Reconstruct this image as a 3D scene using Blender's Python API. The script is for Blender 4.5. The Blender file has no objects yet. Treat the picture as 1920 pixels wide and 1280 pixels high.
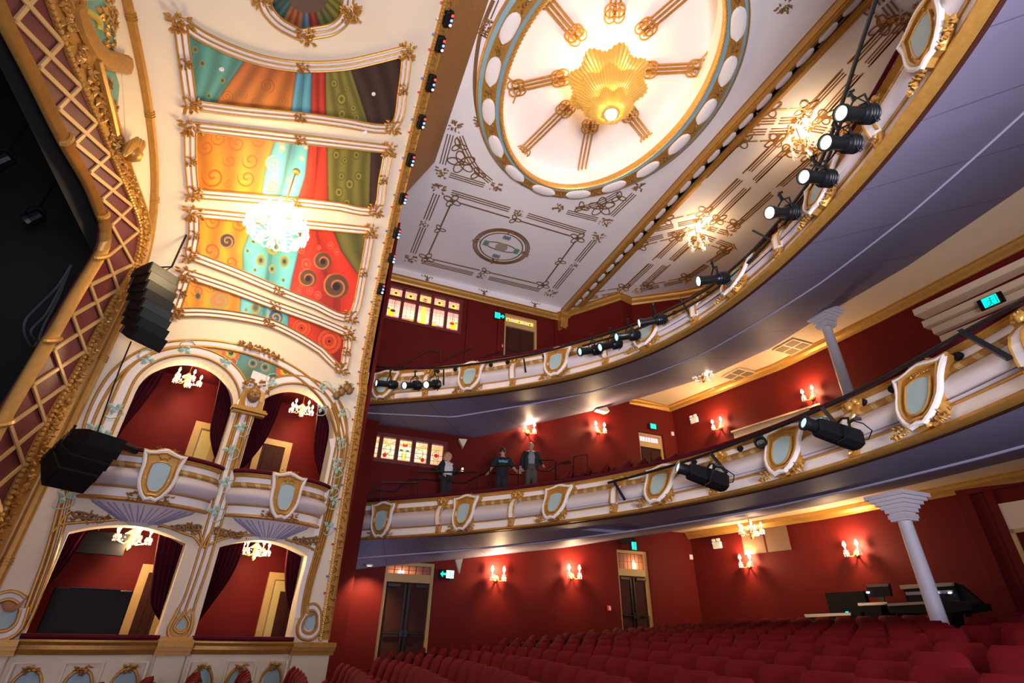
import bpy, math, random
import numpy as np
from mathutils import Vector as V, Matrix
from mathutils.geometry import tessellate_polygon
PI = math.pi
rnd = random.Random(7)
SC = bpy.context.scene
COL = SC.collection
ZC = 1.75                       # eye height above the lowest floor; everything is built relative to the eye, lifted at the end

# ------------------------------------------------------------------ camera
FPX = 954.43
pit, yaw, rol = [math.radians(a) for a in (29.75, 21.11, 1.42)]
fh = np.array([math.sin(yaw), math.cos(yaw), 0]); r0 = np.array([math.cos(yaw), -math.sin(yaw), 0]); zz = np.array([0, 0, 1.])
CF = math.cos(pit)*fh + math.sin(pit)*zz
U0 = -math.sin(pit)*fh + math.cos(pit)*zz
CR = math.cos(rol)*r0 + math.sin(rol)*U0
CU = -math.sin(rol)*r0 + math.cos(rol)*U0
cam_d = bpy.data.cameras.new('camera'); cam = bpy.data.objects.new('camera', cam_d); COL.objects.link(cam)
cam_d.sensor_width = 36; cam_d.lens = FPX*36/1920; cam_d.clip_start = .05; cam_d.clip_end = 200
cam.matrix_world = Matrix(((CR[0], CU[0], -CF[0], 0), (CR[1], CU[1], -CF[1], 0), (CR[2], CU[2], -CF[2], 0), (0, 0, 0, 1)))
SC.camera = cam

def ray(x, y): return (x-960)*CR - (y-640)*CU + FPX*CF
def proj(P):
    P = np.array(P, float); w = P @ CF
    return 960+FPX*(P @ CR)/w, 640-FPX*(P @ CU)/w
def at(x, y, ax, val):          # the point of an axis plane behind a pixel of the photograph
    d = ray(x, y); return V(d*(val/d[ax]))
def cr(pts, n=6, closed=False): # Catmull-Rom through points of any dimension
    P = [np.array(p, float) for p in pts]; m = len(P); out = []
    for i in range(m if closed else m-1):
        if closed: a, b, c, d = P[i-1], P[i], P[(i+1) % m], P[(i+2) % m]
        else: a, b, c, d = P[max(i-1, 0)], P[i], P[i+1], P[min(i+2, m-1)]
        for k in range(n):
            t = k/n
            out.append(.5*((2*b)+(-a+c)*t+(2*a-5*b+4*c-d)*t*t+(-a+3*b-3*c+d)*t**3))
    if not closed: out.append(P[-1])
    return out
def dense(pts, n=4):            # straight subdivision
    out = []
    for a, b in zip(pts[:-1], pts[1:]):
        a = np.array(a, float); b = np.array(b, float)
        out += [a+(b-a)*k/n for k in range(n)]
    return out+[np.array(pts[-1], float)]

class Plane:
    def __init__(s, P0, eu, ev, n):
        s.P0, s.eu, s.ev, s.n = V(P0), V(eu), V(ev), V(n)
        s.nn = np.array(n, float); s.c = float(np.dot(s.nn, np.array(P0, float)))
    def px(s, x, y, off=0.0):
        d = ray(x, y); return V(d*((s.c+off)/(s.nn @ d))), s.n
    def uv(s, u, v, off=0.0): return s.P0+s.eu*u+s.ev*v+s.n*off
    def many(s, A, off):
        D = (A[:, :1]-960)*CR - (A[:, 1:]-640)*CU + FPX*CF
        return D*((s.c+off)/(D @ s.nn))[:, None]
    def to(s, P): q = V(P)-s.P0; return q.dot(s.eu), q.dot(s.ev)

class Vault:                    # the flaring sound board between the proscenium and the outer arch
    def P(s, th, v):
        ci = np.cos(th); si = np.sin(th)
        z0 = 5.8+3.2*np.sign(si)*np.abs(si)**.8; z1 = 6.0+5.4*si
        y0 = 5.8+5.92*np.sign(ci)*np.abs(ci)**.68; y1 = 5.8+7.55*ci
        x1 = 1.03-.0225*(z1+.28)
        return np.stack([-4.5+(x1+4.5)*v, y0+(y1-y0)*v, z0+(z1-z0)*v], -1)
    def nrm(s, th, v):
        e = 1e-3
        a = (s.P(th+e, v)-s.P(th-e, v)); b = (s.P(th, v+e)-s.P(th, v-e))
        n = np.cross(a, b); n /= np.linalg.norm(n, axis=-1, keepdims=True)
        P = s.P(th, v)
        sg = np.sign(np.sum(n*(np.array([-1.5, 5.8, 3.])-P), -1, keepdims=True)); return n*sg
    def solve(s, A):
        th = np.full(len(A), .8); v = np.full(len(A), .5)
        G = np.array([(a, b) for a in np.linspace(-.25, 2., 28) for b in np.linspace(-.1, 1.1, 13)])
        Q = s.P(G[:, 0], G[:, 1]); w = Q @ CF
        gx = 960+FPX*(Q @ CR)/w; gy = 640-FPX*(Q @ CU)/w
        for i in range(0, len(A), 4000):
            c = A[i:i+4000]; k = np.argmin((gx[None]-c[:, :1])**2+(gy[None]-c[:, 1:])**2, 1); th[i:i+4000] = G[k, 0]; v[i:i+4000] = G[k, 1]
        def pr(th, v):
            Q = s.P(th, v); w = Q @ CF
            return np.stack([960+FPX*(Q @ CR)/w, 640-FPX*(Q @ CU)/w], -1)
        for _ in range(12):
            e = 1e-4; f = pr(th, v)-A
            a = (pr(th+e, v)-pr(th-e, v))/(2*e); b = (pr(th, v+e)-pr(th, v-e))/(2*e)
            det = a[:, 0]*b[:, 1]-a[:, 1]*b[:, 0]; det = np.where(abs(det) < 1e-6, 1e-6, det)
            dth = (f[:, 0]*b[:, 1]-f[:, 1]*b[:, 0])/det; dv = (a[:, 0]*f[:, 1]-a[:, 1]*f[:, 0])/det
            th = th-np.clip(dth, -.2, .2); v = v-np.clip(dv, -.2, .2)
        return th, v
    def many(s, A, off):
        th, v = s.solve(A); return s.P(th, v)+off*s.nrm(th, v)
    def px(s, x, y, off=0.0):
        th, v = s.solve(np.array([[x, y]], float)); n = s.nrm(th, v)
        return V((s.P(th, v)+off*n)[0]), V(n[0])
VAULT = Vault()
WD = V((.958, .287, 0)).normalized(); WN = V((WD.y, -WD.x, 0))
WP0 = V((1.066, 13.39, 0))
WALL = Plane(WP0, WD, (0, 0, 1), WN)          # wall of the boxes, u along it, v = height
SIDE = Plane((0, 16, 0), (1, 0, 0), (0, 0, 1), (0, -1, 0))
CEIL = Plane((0, 0, 11.85), (1, 0, 0), (0, 1, 0), (0, 0, -1))
GCEIL = Plane((0, 0, 11.5), (1, 0, 0), (0, 1, 0), (0, 0, -1))

# ------------------------------------------------------------------ mesh builder
class MB:
    def __init__(s): s.v, s.f, s.c, s.uv = [], [], None, None
    def add(s, vs, fs):
        b = len(s.v); s.v += [tuple(p) for p in vs]; s.f += [tuple(i+b for i in f) for f in fs]; return s
    def box(s, lo, hi, M=None):
        a, b = lo, hi
        vs = [V((x, y, z)) for x in (a[0], b[0]) for y in (a[1], b[1]) for z in (a[2], b[2])]
        if M: vs = [M @ p for p in vs]
        return s.add(vs, [(0, 1, 3, 2), (4, 6, 7, 5), (0, 4, 5, 1), (2, 3, 7, 6), (0, 2, 6, 4), (1, 5, 7, 3)])
    def bbox(s, lo, hi, bev=.02, M=None):  # box with chamfered vertical and top edges
        x0, y0, z0 = lo; x1, y1, z1 = hi; b = min(bev, (x1-x0)/3, (y1-y0)/3, (z1-z0)/3)
        rings = []
        for z, i in ((z0, b), (z0+b, 0), (z1-b, 0), (z1, b)):
            rings.append([(x0+b+i, y0+i, z), (x1-b-i, y0+i, z), (x1-i, y0+b+i, z), (x1-i, y1-b-i, z), (x1-b-i, y1-i, z), (x0+b+i, y1-i, z), (x0+i, y1-b-i, z), (x0+i, y0+b+i, z)])
        vs = [V(p) for rr in rings for p in rr]
        if M: vs = [M @ p for p in vs]
        fs = [(k*8+i, k*8+(i+1) % 8, (k+1)*8+(i+1) % 8, (k+1)*8+i) for k in range(3) for i in range(8)]
        return s.add(vs, fs+[tuple(range(7, -1, -1)), tuple(range(24, 32))])
    def rings(s, R, closed=False, cap=True, loop=True):
        n = len(R[0]); m = len(R); fs = []
        for k in range(m if closed else m-1):
            for i in range(n if loop else n-1):
                a = k*n+i; b = k*n+(i+1) % n; c = ((k+1) % m)*n+(i+1) % n; d = ((k+1) % m)*n+i
                fs.append((a, b, c, d))
        if cap and not closed and loop: fs += [tuple(range(n-1, -1, -1)), tuple(range((m-1)*n, m*n))]
        return s.add([p for rr in R for p in rr], fs)
    def sweep(s, pts, nrm, prof, closed=False, cap=True, loop=True):
        # profile (u, h): u across the path within the surface, h along the surface normal
        pts = [V(p) for p in pts]; m = len(pts); R = []
        for i, p in enumerate(pts):
            a = pts[i-1] if (i > 0 or closed) else p; b = pts[(i+1) % m] if (i < m-1 or closed) else p
            t = (b-a); t = t.normalized() if t.length > 1e-9 else V((0, 0, 1))
            n = V(nrm[i]) if isinstance(nrm, list) else V(nrm)
            bi = t.cross(n); bi = bi.normalized() if bi.length > 1e-9 else V((1, 0, 0))
            R.append([p+bi*u+n*h for u, h in prof])
        return s.rings(R, closed, cap, loop)
    def tube(s, pts, r, n=6, closed=False, cap=True):
        pts = [V(p) for p in pts]; m = len(pts)
        t0 = (pts[1]-pts[0]).normalized(); ref = V((0, 0, 1)) if abs(t0.z) < .9 else V((1, 0, 0))
        R = []
        for i, p in enumerate(pts):
            a = pts[i-1] if (i > 0 or closed) else p; b = pts[(i+1) % m] if (i < m-1 or closed) else p
            t = (b-a); t = t.normalized() if t.length > 1e-9 else t0
            u = (ref-t*ref.dot(t)); u = u.normalized() if u.length > 1e-6 else t.orthogonal().normalized()
            w = t.cross(u); ref = u
            rr = r[i] if isinstance(r, (list, tuple)) else r
            R.append([p+u*(rr*math.cos(2*PI*k/n))+w*(rr*math.sin(2*PI*k/n)) for k in range(n)])
        return s.rings(R, closed, cap)
    def lathe(s, prof, M=None, n=16, cap=True):
        M = M or Matrix.Identity(4)
        return s.rings([[M @ V((r*math.cos(2*PI*k/n), r*math.sin(2*PI*k/n), z)) for k in range(n)] for r, z in prof], False, cap)
    def ball(s, c, r, n=8, M=None, sc=(1, 1, 1)):
        m = max(3, n//2+1); c = V(c); R = []
        for j in range(m+1):
            ph = -PI/2+PI*j/m; q = max(math.cos(ph), .02)
            R.append([V((r*sc[0]*q*math.cos(2*PI*k/n), r*sc[1]*q*math.sin(2*PI*k/n), r*sc[2]*math.sin(ph))) for k in range(n)])
        T = (lambda p: M @ p + c) if M else (lambda p: p+c)
        return s.rings([[T(p) for p in rr] for rr in R])
    def prism(s, polys, M, h0, h1):         # polys: outer loop then holes, local xy; extruded h0..h1 along local z
        L = [[V((p[0], p[1], 0)) for p in q] for q in polys]
        tri = tessellate_polygon(L); flat = [p for q in L for p in q]; n = len(flat)
        vs = [M @ V((p.x, p.y, h1)) for p in flat]+[M @ V((p.x, p.y, h0)) for p in flat]
        fs = []
        for t in tri:
            a, b, c = [flat[i] for i in t]
            if (b-a).cross(c-a).z < 0: t = t[::-1]
            fs.append(tuple(t)); fs.append(tuple(i+n for i in reversed(t)))
        o = 0
        for q in L:
            k = len(q)
            for i in range(k):
                j = (i+1) % k; fs.append((o+i, o+i+n, o+j+n, o+j))
            o += k
        return s.add(vs, fs)
    def strip(s, A, B): # ruled surface between two equal polylines
        n = len(A); return s.add(list(A)+list(B), [(i, i+1, n+i+1, n+i) for i in range(n-1)])

def frame(o, X, Y=None, Z=None):
    X = V(X).normalized()
    if Y is not None: Y = V(Y); Y = (Y-X*X.dot(Y)).normalized(); Z = X.cross(Y)
    else: Z = V(Z); Z = (Z-X*X.dot(Z)).normalized(); Y = Z.cross(X)
    o = V(o)
    return Matrix(((X.x, Y.x, Z.x, o.x), (X.y, Y.y, Z.y, o.y), (X.z, Y.z, Z.z, o.z), (0, 0, 0, 1)))
def Tm(x, y=0, z=0): return Matrix.Translation(V((x, y, z)))
def Rm(a, ax='Z'): return Matrix.Rotation(a, 4, ax)

def obj(name, mb, m, parent=None, smooth=False):
    me = bpy.data.meshes.new(name); me.from_pydata([tuple(p) for p in mb.v], [], mb.f); me.validate(); me.update()
    if mb.c is not None:
        at_ = me.color_attributes.new('Col', 'FLOAT_COLOR', 'POINT')
        at_.data.foreach_set('color', np.asarray(mb.c, np.float32).ravel())
    if mb.uv is not None:
        ul = me.uv_layers.new(name='UVMap'); li = np.zeros(len(me.loops), np.int32); me.loops.foreach_get('vertex_index', li)
        ul.data.foreach_set('uv', np.asarray(mb.uv, np.float32)[li].ravel())
    me.materials.append(m)
    if smooth:
        me.polygons.foreach_set('use_smooth', [True]*len(me.polygons)); me.set_sharp_from_angle(angle=math.radians(40))
    o = bpy.data.objects.new(name, me); COL.objects.link(o)
    if parent: o.parent = parent
    return o
def tag(o, label=None, cat=None, group=None, kind=None):
    if label: o['label'] = label
    if cat: o['category'] = cat
    if group: o['group'] = group
    if kind: o['kind'] = kind
    return o
def struct(name, mb, m, parent=None, label=None, smooth=False):
    o = obj(name, mb, m, parent, smooth); o['kind'] = 'structure'
    if label: o['label'] = label
    return o
def thing(name, label, cat, M=None, group=None):
    o = bpy.data.objects.new(name, None); COL.objects.link(o); o.empty_display_size = .1
    if M is not None: o.matrix_world = M if isinstance(M, Matrix) else Matrix.Translation(V(M))
    return tag(o, label, cat, group)
def kids(o): return [c for c in COL.objects if c.parent == o]
def dup(root, M, label, group=None):
    r = root.copy(); COL.objects.link(r); r.matrix_world = M; r['label'] = label
    if group: r['group'] = group
    for ch in KID.setdefault(root.name, kids(root)):
        c = ch.copy(); COL.objects.link(c); c.parent = r
        for g in KID.setdefault(ch.name, kids(ch)):
            d = g.copy(); COL.objects.link(d); d.parent = c
    return r
KID = {}

# ------------------------------------------------------------------ materials
def mat(name, col, rough=.6, metal=0., emit=0., ecol=None, bump=0., bscale=40., vary=0., vscale=3., spec=.5, trans=0., alpha=1., attr=False, sheen=0.):
    m = bpy.data.materials.new(name); m.use_nodes = True; nt = m.node_tree; b = nt.nodes['Principled BSDF']
    b.inputs['Base Color'].default_value = (*col, 1); b.inputs['Roughness'].default_value = rough; b.inputs['Metallic'].default_value = metal
    b.inputs['Specular IOR Level'].default_value = spec
    if sheen: b.inputs['Sheen Weight'].default_value = sheen
    if trans: b.inputs['Transmission Weight'].default_value = trans
    if emit:
        b.inputs['Emission Color'].default_value = (*(ecol or col), 1); b.inputs['Emission Strength'].default_value = emit
    tc = nt.nodes.new('ShaderNodeTexCoord')
    if vary:
        nz = nt.nodes.new('ShaderNodeTexNoise'); nz.inputs['Scale'].default_value = vscale; nz.inputs['Detail'].default_value = 4
        mx = nt.nodes.new('ShaderNodeMix'); mx.data_type = 'RGBA'
        mx.inputs[6].default_value = (*[c*(1-vary) for c in col], 1); mx.inputs[7].default_value = (*[min(1, c*(1+vary)) for c in col], 1)
        nt.links.new(tc.outputs['Object'], nz.inputs['Vector']); nt.links.new(nz.outputs['Fac'], mx.inputs[0]); nt.links.new(mx.outputs[2], b.inputs['Base Color'])
    if bump:
        nb = nt.nodes.new('ShaderNodeTexNoise'); nb.inputs['Scale'].default_value = bscale; nb.inputs['Detail'].default_value = 3
        bp = nt.nodes.new('ShaderNodeBump'); bp.inputs['Strength'].default_value = bump; bp.inputs['Distance'].default_value = .02
        nt.links.new(tc.outputs['Object'], nb.inputs['Vector']); nt.links.new(nb.outputs['Fac'], bp.inputs['Height']); nt.links.new(bp.outputs['Normal'], b.inputs['Normal'])
    if attr:
        a = nt.nodes.new('ShaderNodeAttribute'); a.attribute_name = 'Col'; nt.links.new(a.outputs['Color'], b.inputs['Base Color'])
        if emit: nt.links.new(a.outputs['Color'], b.inputs['Emission Color'])
    return m
def uvmat(name, c1, c2, su, sv, width, rough=.6, metal=0., diag=0.):   # lines of c2 on c1 along UV
    m = mat(name, c1, rough, metal, spec=.15); nt = m.node_tree; b = nt.nodes['Principled BSDF']
    uv = nt.nodes.new('ShaderNodeUVMap'); sp = nt.nodes.new('ShaderNodeSeparateXYZ'); nt.links.new(uv.outputs[0], sp.inputs[0])
    def mth(op, a, bb):
        n = nt.nodes.new('ShaderNodeMath'); n.operation = op
        for i, x in enumerate((a, bb)):
            if x is None: continue
            if isinstance(x, (int, float)): n.inputs[i].default_value = x
            else: nt.links.new(x, n.inputs[i])
        return n.outputs[0]
    out = None
    for k, (sock, sc) in enumerate(((sp.outputs[0], su), (sp.outputs[1], sv))):
        if not sc: continue
        x = mth('MULTIPLY', sock, sc)
        if diag and k == 0: x = mth('ADD', x, mth('MULTIPLY', sp.outputs[1], diag))
        f = mth('LESS_THAN', mth('FRACT', x, None), width*(sc if sc == su else 1))
        out = f if out is None else mth('MAXIMUM', out, f)
    mx = nt.nodes.new('ShaderNodeMix'); mx.data_type = 'RGBA'; mx.inputs[6].default_value = (*c1, 1); mx.inputs[7].default_value = (*c2, 1)
    nt.links.new(out, mx.inputs[0]); nt.links.new(mx.outputs[2], b.inputs['Base Color'])
    return m
GOLD = mat('gilt', (.52, .27, .055), .42, .45, bump=.14, bscale=60, vary=.25, vscale=12)
GOLDB = mat('bright_gilt', (.58, .32, .075), .38, .45, bump=.12, bscale=60, vary=.2, vscale=10)
BRONZE = mat('dark_gilt', (.30, .15, .05), .5, .3, bump=.14, bscale=50, vary=.2, vscale=10)
CREAM = mat('cream_plaster', (.80, .70, .52), .65, bump=.05, bscale=30, vary=.05, vscale=2)
CREAMC = mat('ceiling_paint', (.86, .82, .80), .7, vary=.04, vscale=1.5)
WHITE = mat('white_paint', (.82, .78, .74), .55, vary=.03)
LILAC = mat('lilac_paint', (.30, .27, .42), .6, vary=.05, vscale=2)
SOFFIT = uvmat('lilac_board', (.21, .195, .275), (.12, .11, .16), 1/1.15, 0, .018)
RED = mat('red_wall_paint', (.12, .008, .006), .6, spec=.12, vary=.12, vscale=1.2, bump=.04, bscale=60)
DARKRED = mat('maroon_paint', (.11, .012, .012), .6, spec=.15, vary=.1)
VELVET = mat("maroon_velvet", (.075, .005, .014), .9, spec=.15, vary=.2, vscale=8)
SEATRED = mat('red_seat_cloth', (.135, .006, .009), .85, spec=.1, vary=.2, vscale=14, bump=.1, bscale=120)
BLACK = mat("black_paint", (.006, .006, .007), .6, spec=.2)
BLACKM = mat('black_metal', (.012, .014, .016), .35, .4)
TEAL = mat('teal_paint', (.36, .52, .54), .6, vary=.08, vscale=6)
SKYBL = mat('blue_band_paint', (.25, .42, .46), .6, vary=.05)
BUFF = mat('buff_ceiling', (.74, .56, .34), .7, vary=.06)
WOOD = mat('door_wood', (.055, .018, .012), .6, spec=.1, vary=.25, vscale=5, bump=.1, bscale=20)
BUFFWOOD = mat('buff_door_frame', (.55, .36, .12), .5, vary=.1)
STEEL = mat('steel', (.35, .34, .33), .3, .9)
GLASS = mat('crystal', (.95, .90, .80), .12, 0, spec=.8, emit=.35, ecol=(1, .8, .5))
BULB = mat('lit_bulb', (1, .75, .45), .4, emit=18, ecol=(1, .74, .45))
LEAD = mat('lead', (.02, .015, .015), .6)
PAINTING = mat('mural_paint', (.5, .3, .1), .6, attr=True)
FLOORC = mat('dark_red_carpet', (.07, .008, .01), .95, vary=.2, vscale=20)
# ------------------------------------------------------------------ the room
def suv(x, y): return SIDE.to(SIDE.px(x, y)[0])
MS = frame((0, 16, 0), (1, 0, 0), (0, 0, 1))
rect = lambda a, b, c, d: [(a, c), (b, c), (b, d), (a, d)]
fl = MB(); fl.rings([[V((x, y, z+d)) for x, z in ((-12, -2.65), (7, -.75), (15, -.19))] for y, d in ((-6, 0), (16.4, 0), (16.4, -.1), (-6, -.1))], True, False, False)
struct('floor', fl, FLOORC)
FZ = lambda x: -1.45+.1*x if x < 7 else -.75+.07*(x-7)   # stalls floor height (rakes up to the rear)
# openings of the side wall: stalls doors, circle windows and door, gallery windows and door
D1 = (2.5, 3.93, FZ(3.2), 1.72); D2 = (10.2, 11.46, FZ(10.8), 2.56)
a = suv(1197, 808); b = suv(1243, 815); D3 = (a[0], b[0], a[1]-2.6, a[1])
a = suv(947, 583); b = suv(1008, 596); D4 = (a[0], b[0], 11.1-2.75, 11.1)
W1 = (1.25, 3.98, 4.54, 5.40); W2 = (1.22, 4.10, 9.62, 11.14)
side = MB(); HS = (D1, D2, D3, D4, W1, W2); xs = sorted({1.05, 13.4, *[h[0] for h in HS], *[h[1] for h in HS]})
for xa, xb in zip(xs[:-1], xs[1:]):
    z = -1.6
    for h in sorted([h for h in HS if h[0] < (xa+xb)/2 < h[1]], key=lambda h: h[2])+[(0, 0, 11.9, 0)]: side.box((xa, 16, z), (xb, 16.4, h[2])); z = h[3]
struct('wall_side', side, RED)
bk = MB(); bk.box((.9, 16.4, -2), (14, 16.5, 12)); struct('wall_side_outer', bk, DARKRED)
ret = MB(); ret.box((.97, 13.42, -1.7), (1.07, 16.3, 11.9)); struct('wall_boxes_return', ret, RED)
rear = [(13.35, 16.2), (14.35, 11.3), (14.52, 7.7), (14.5, 4), (14.4, -4)]
rw = MB()
rw.strip([V((x, y, -.6)) for x, y in rear], [V((x, y, 12)) for x, y in rear]); rw.strip([V((x+.2, y, 12)) for x, y in rear], [V((x+.2, y, -.6)) for x, y in rear])
struct('wall_rear', rw, RED)
gw = [(8.2, 16.0), (9.78, 13.7), (10.35, 13.85), (11.8, 12.75), (13.3, 11.3), (14.4, 9.), (14.4, -3)]
g = MB(); g.strip([V((x, y, 8.3)) for x, y in gw], [V((x, y, 11.6)) for x, y in gw]); g.strip([V((x+.1, y+.1, 11.6)) for x, y in gw], [V((x+.1, y+.1, 8.3)) for x, y in gw])
struct('wall_gallery', g, RED)
# main ceiling with the oval of the dome
EC = (4.8, 6.6)
def ell(f, n=72, cy=0.): return [(EC[0]+(3.05+(2.36-3.05)*f)*math.cos(2*PI*k/n), EC[1]-.03*f+(3.70+(3.30-3.70)*f)*math.sin(2*PI*k/n)) for k in range(n)]
MC = Matrix(((1, 0, 0, 0), (0, 1, 0, 0), (0, 0, 1, 0), (0, 0, 0, 1)))
c = MB(); c.prism([[(.75, -6), (8.4, -6), (8.4, 16.05), (.75, 16.05)], ell(1)], Tm(0, 0, 11.85), 0, .12); struct('ceiling', c, CREAMC)
dm = MB(); E1 = [V((x, y, 11.9)) for x, y in ell(1)]; E2 = [V((x, y, 12.55)) for x, y in ell(.97)]
dm.rings([E2, E1], cap=False); struct('trim_1', dm, CREAMC)
dr = MB(); n = 72; R = []
for q, z in ((1, 12.55), (.8, 12.66), (.55, 12.74), (.25, 12.78), (.03, 12.79)): R.append([V((EC[0]+(x-EC[0])*q, 6.57+(y-6.57)*q, z)) for x, y in ell(.97)])
dr.rings(R, cap=True); struct('ceiling_dome', dr, CREAMC, smooth=True)
gc = MB(); gc.prism([[(8.5, -6), (14.6, -6), (14.6, 9), (13.4, 11.4), (11.9, 12.85), (10.4, 13.95), (9.8, 13.8), (8.5, 16.05)]], Tm(0, 0, 11.5), 0, .1); struct('ceiling_gallery', gc, CREAMC)
# flat ceilings under the circles, cream coloured, and their cornices along the rear wall
for nm, z in (('ceiling_circle', 8.3), ('ceiling_stalls', 3.32)):
    q = MB(); q.prism([[(11.2 if z > 5 else 12.0, -4), (14.5, -4), (14.6, 7.7), (14.4, 11.3), (13.4, 16.1), (11.2 if z > 5 else 12.6, 16.1)]], Tm(0, 0, z), 0, .15)
    struct(nm, q, BUFF)
CORN = [(0, 0), (.0, .22), (.05, .22), (.08, .17), (.16, .10), (.19, .03), (.24, .03), (.24, 0)]
def cornice(name, path, z, m, sc=1.0, lab=None):
    mb = MB(); pts = [V((x, y, z)) for x, y in path]; R = []
    for i, p in enumerate(pts):
        t = (pts[min(i+1, len(pts)-1)]-pts[max(i-1, 0)]).normalized(); nn = V((t.y, -t.x, 0))
        if nn.dot(V((5, 6, 0))-V((p.x, p.y, 0))) < 0: nn = -nn
        R.append([p+nn*(u*sc)-V((0, 0, h*sc)) for u, h in CORN])
    mb.rings(R); return struct(name, mb, m, label=lab)
rr = [(x-.02, y) for x, y in rear]
cornice('trim_2', [(11.3, 15.98), (13.3, 15.98)]+rr[1:], 8.3, GOLD); cornice('trim_3', [(13.3, 15.98)]+rr[1:], 3.32, GOLD)
cornice('trim_4', [(1.1, 15.98), (8.2, 15.98)], 11.46, GOLD, 1.0); cornice('trim_5', [(x, y-.02) for x, y in gw], 11.5, GOLD, 1.1)
fr = MB(); fr.box((1.07, 15.9, 11.44), (8.3, 16, 11.86)); struct('trim_6', fr, CREAMC)
# ------------------------------------------------------------------ wall of the boxes with its four openings
def arch(cs, r, zs, zb, n=20):              # semicircular arch outline, counter-clockwise
    return [(cs-r, zb), (cs+r, zb)]+[(cs+r*math.cos(PI*k/n), zs+r*math.sin(PI*k/n)) for k in range(n+1)]
def seg(s0, s1, zb, zs, zc, n=14):          # segmental arch
    return [(s0, zb), (s1, zb)]+[(s1+(s0-s1)*k/n, zs+(zc-zs)*(1-(2*k/n-1)**2)) for k in range(n+1)]
AL = (-4.085, .935, 4.27); AR = (-1.735, .955, 4.27)
LOWL = seg(-5.12, -3.24, -.27, 1.40, 1.62); LOWR = seg(-2.63, -.82, -.27, 1.40, 1.62)
MW = frame(WP0, WD, (0, 0, 1))
bw = MB(); bw.prism([[(-5.9, -1.9), (0, -1.9), (0, -.3), (-.15, 6.2), (-5.9, 6.1)], LOWL, LOWR, arch(*AL, 2.0), arch(*AR, 2.0)], MW, -.38, 0)
struct('wall_boxes', bw, CREAM)
def wbox(s0, s1, o0, o1, z0, z1): q = MB(); q.box((s0, z0, o0), (s1, z1, o1), MW); return q
ib = MB()
ib.box((-6.5, -1.9, -2.12), (1.2, 6, -2.0), MW)
for s in (-5.55, -2.93, -.12): ib.box((s-.05, -1.9, -2.0), (s+.05, 6, -.38), MW)
struct('wall_boxes_rear', ib, RED)
ic = MB(); ic.box((-5.6, 1.86, -2.0), (-.1, 2.0, -.38), MW); ic.box((-5.6, 5.5, -2.0), (-.1, 5.7, -.38), MW); struct('ceiling_boxes', ic, DARKRED)
# ------------------------------------------------------------------ vault and outer arch
th = np.linspace(0, 2.05, 60); vv = np.linspace(0, 1, 16)
T, VV = np.meshgrid(th, vv, indexing='ij'); Pv = VAULT.P(T.ravel(), VV.ravel()).reshape(60, 16, 3)
vm = MB(); vm.rings([[V(p) for p in r] for r in Pv], cap=False, loop=False); struct('ceiling_vault', vm, CREAM, smooth=True)
outer = [WP0+V((-.0225*(z+.28), 0, z)) for z in np.linspace(-.22, 5.6, 14)]+[V(p) for p in Pv[:, -1]]
sp = MB(); far = []
for p in outer: far.append(V((p.x, 16.1 if p.z < 6 else min(16.1, p.y+2.6), max(p.z, 6) if p.z < 6 else 11.9)) if p.z >= 6 else V((p.x, 16.1, p.z)))
sp.strip(outer, far); struct('wall_arch', sp, DARKRED)
# cove between the outer arch and the flat ceiling
cv = MB(); A = [V(p) for p in Pv[:, -1] if p[2] > 10.2]; cv.strip([p+V((.01, 0, 0)) for p in A], [V((1.5, p.y, 11.86)) for p in A]); struct('trim_7', cv, BRONZE, smooth=True)
# ------------------------------------------------------------------ circle fronts: plan curves
def poly(pts, deg=5): q = np.array(pts); return np.polyfit(q[:, 0], q[:, 1], deg)
DB = poly([(16.14, 1.31), (15.32, 2.35), (13.92, 3.4), (12.77, 4.3), (11.69, 5.1), (10.31, 5.75), (9.26, 6.28), (8.13, 6.68), (6.96, 6.98), (5.73, 7.03), (4.58, 6.97), (3.63, 6.88), (2.53, 6.61), (.5, 5.5)])
DT = poly([(16.17, 1.29), (15.44, 2.23), (13.11, 4.36), (11, 6.08), (8.53, 7.13), (6.04, 7.5), (3.54, 7.27), (2.34, 7.0), (.5, 6.0)])
GB = poly([(14.4, .75), (13.89, 1.1), (13.56, 1.77), (12.11, 3.86), (10.29, 5.42), (9.35, 6.08), (8.1, 6.5), (6.99, 6.72), (5.71, 6.76), (3.52, 6.46), (2.68, 6.2), (1.47, 5.65), (.83, 5.25), (-1, 3.8)])
GT = poly([(14.6, .8), (14.16, 1.15), (13.85, 1.69), (12.36, 3.81), (10.58, 5.65), (8.81, 6.76), (7.32, 7.17), (6.28, 7.33), (4.74, 7.25), (3.79, 7.0), (1.91, 6.18), (1.22, 5.7), (-1, 4.2)])
class Front:
    def __init__(s, B, T, z0, z1, y0, y1, n=150):
        s.z0, s.z1, s.B, s.T = z0, z1, B, T; s.mid = 8
        s.ys = np.linspace(y0, y1, n)
        s.pb = [V((np.polyval(B, y), y, z0)) for y in s.ys]; s.pt = [V((np.polyval(T, y), y, z1)) for y in s.ys]
        s.n = [s.nrm(y) for y in s.ys]
    def nrm(s, y):
        e = .02; dx = (np.polyval(s.B, y+e)-np.polyval(s.B, y-e))/(2*e)
        n = V((-1, dx, 0)).normalized(); return n
    def P(s, y, v, off=0.): 
        a = V((np.polyval(s.B, y), y, s.z0)); b = V((np.polyval(s.T, y), y, s.z1)); return a+(b-a)*v+s.nrm(y)*off
    def band(s, prof, i0=0, i1=None):
        R = []
        for i in range(i0, i1 or len(s.pb)):
            a, b, n = s.pb[i], s.pt[i], s.n[i]; R.append([a+(b-a)*v+n*o for v, o in prof])
        return R
    def find(s, x, y, z): # param of the front at a pixel, at height z
        d = ray(x, y); p = V(d*(z/d[2])); return p.y
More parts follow.
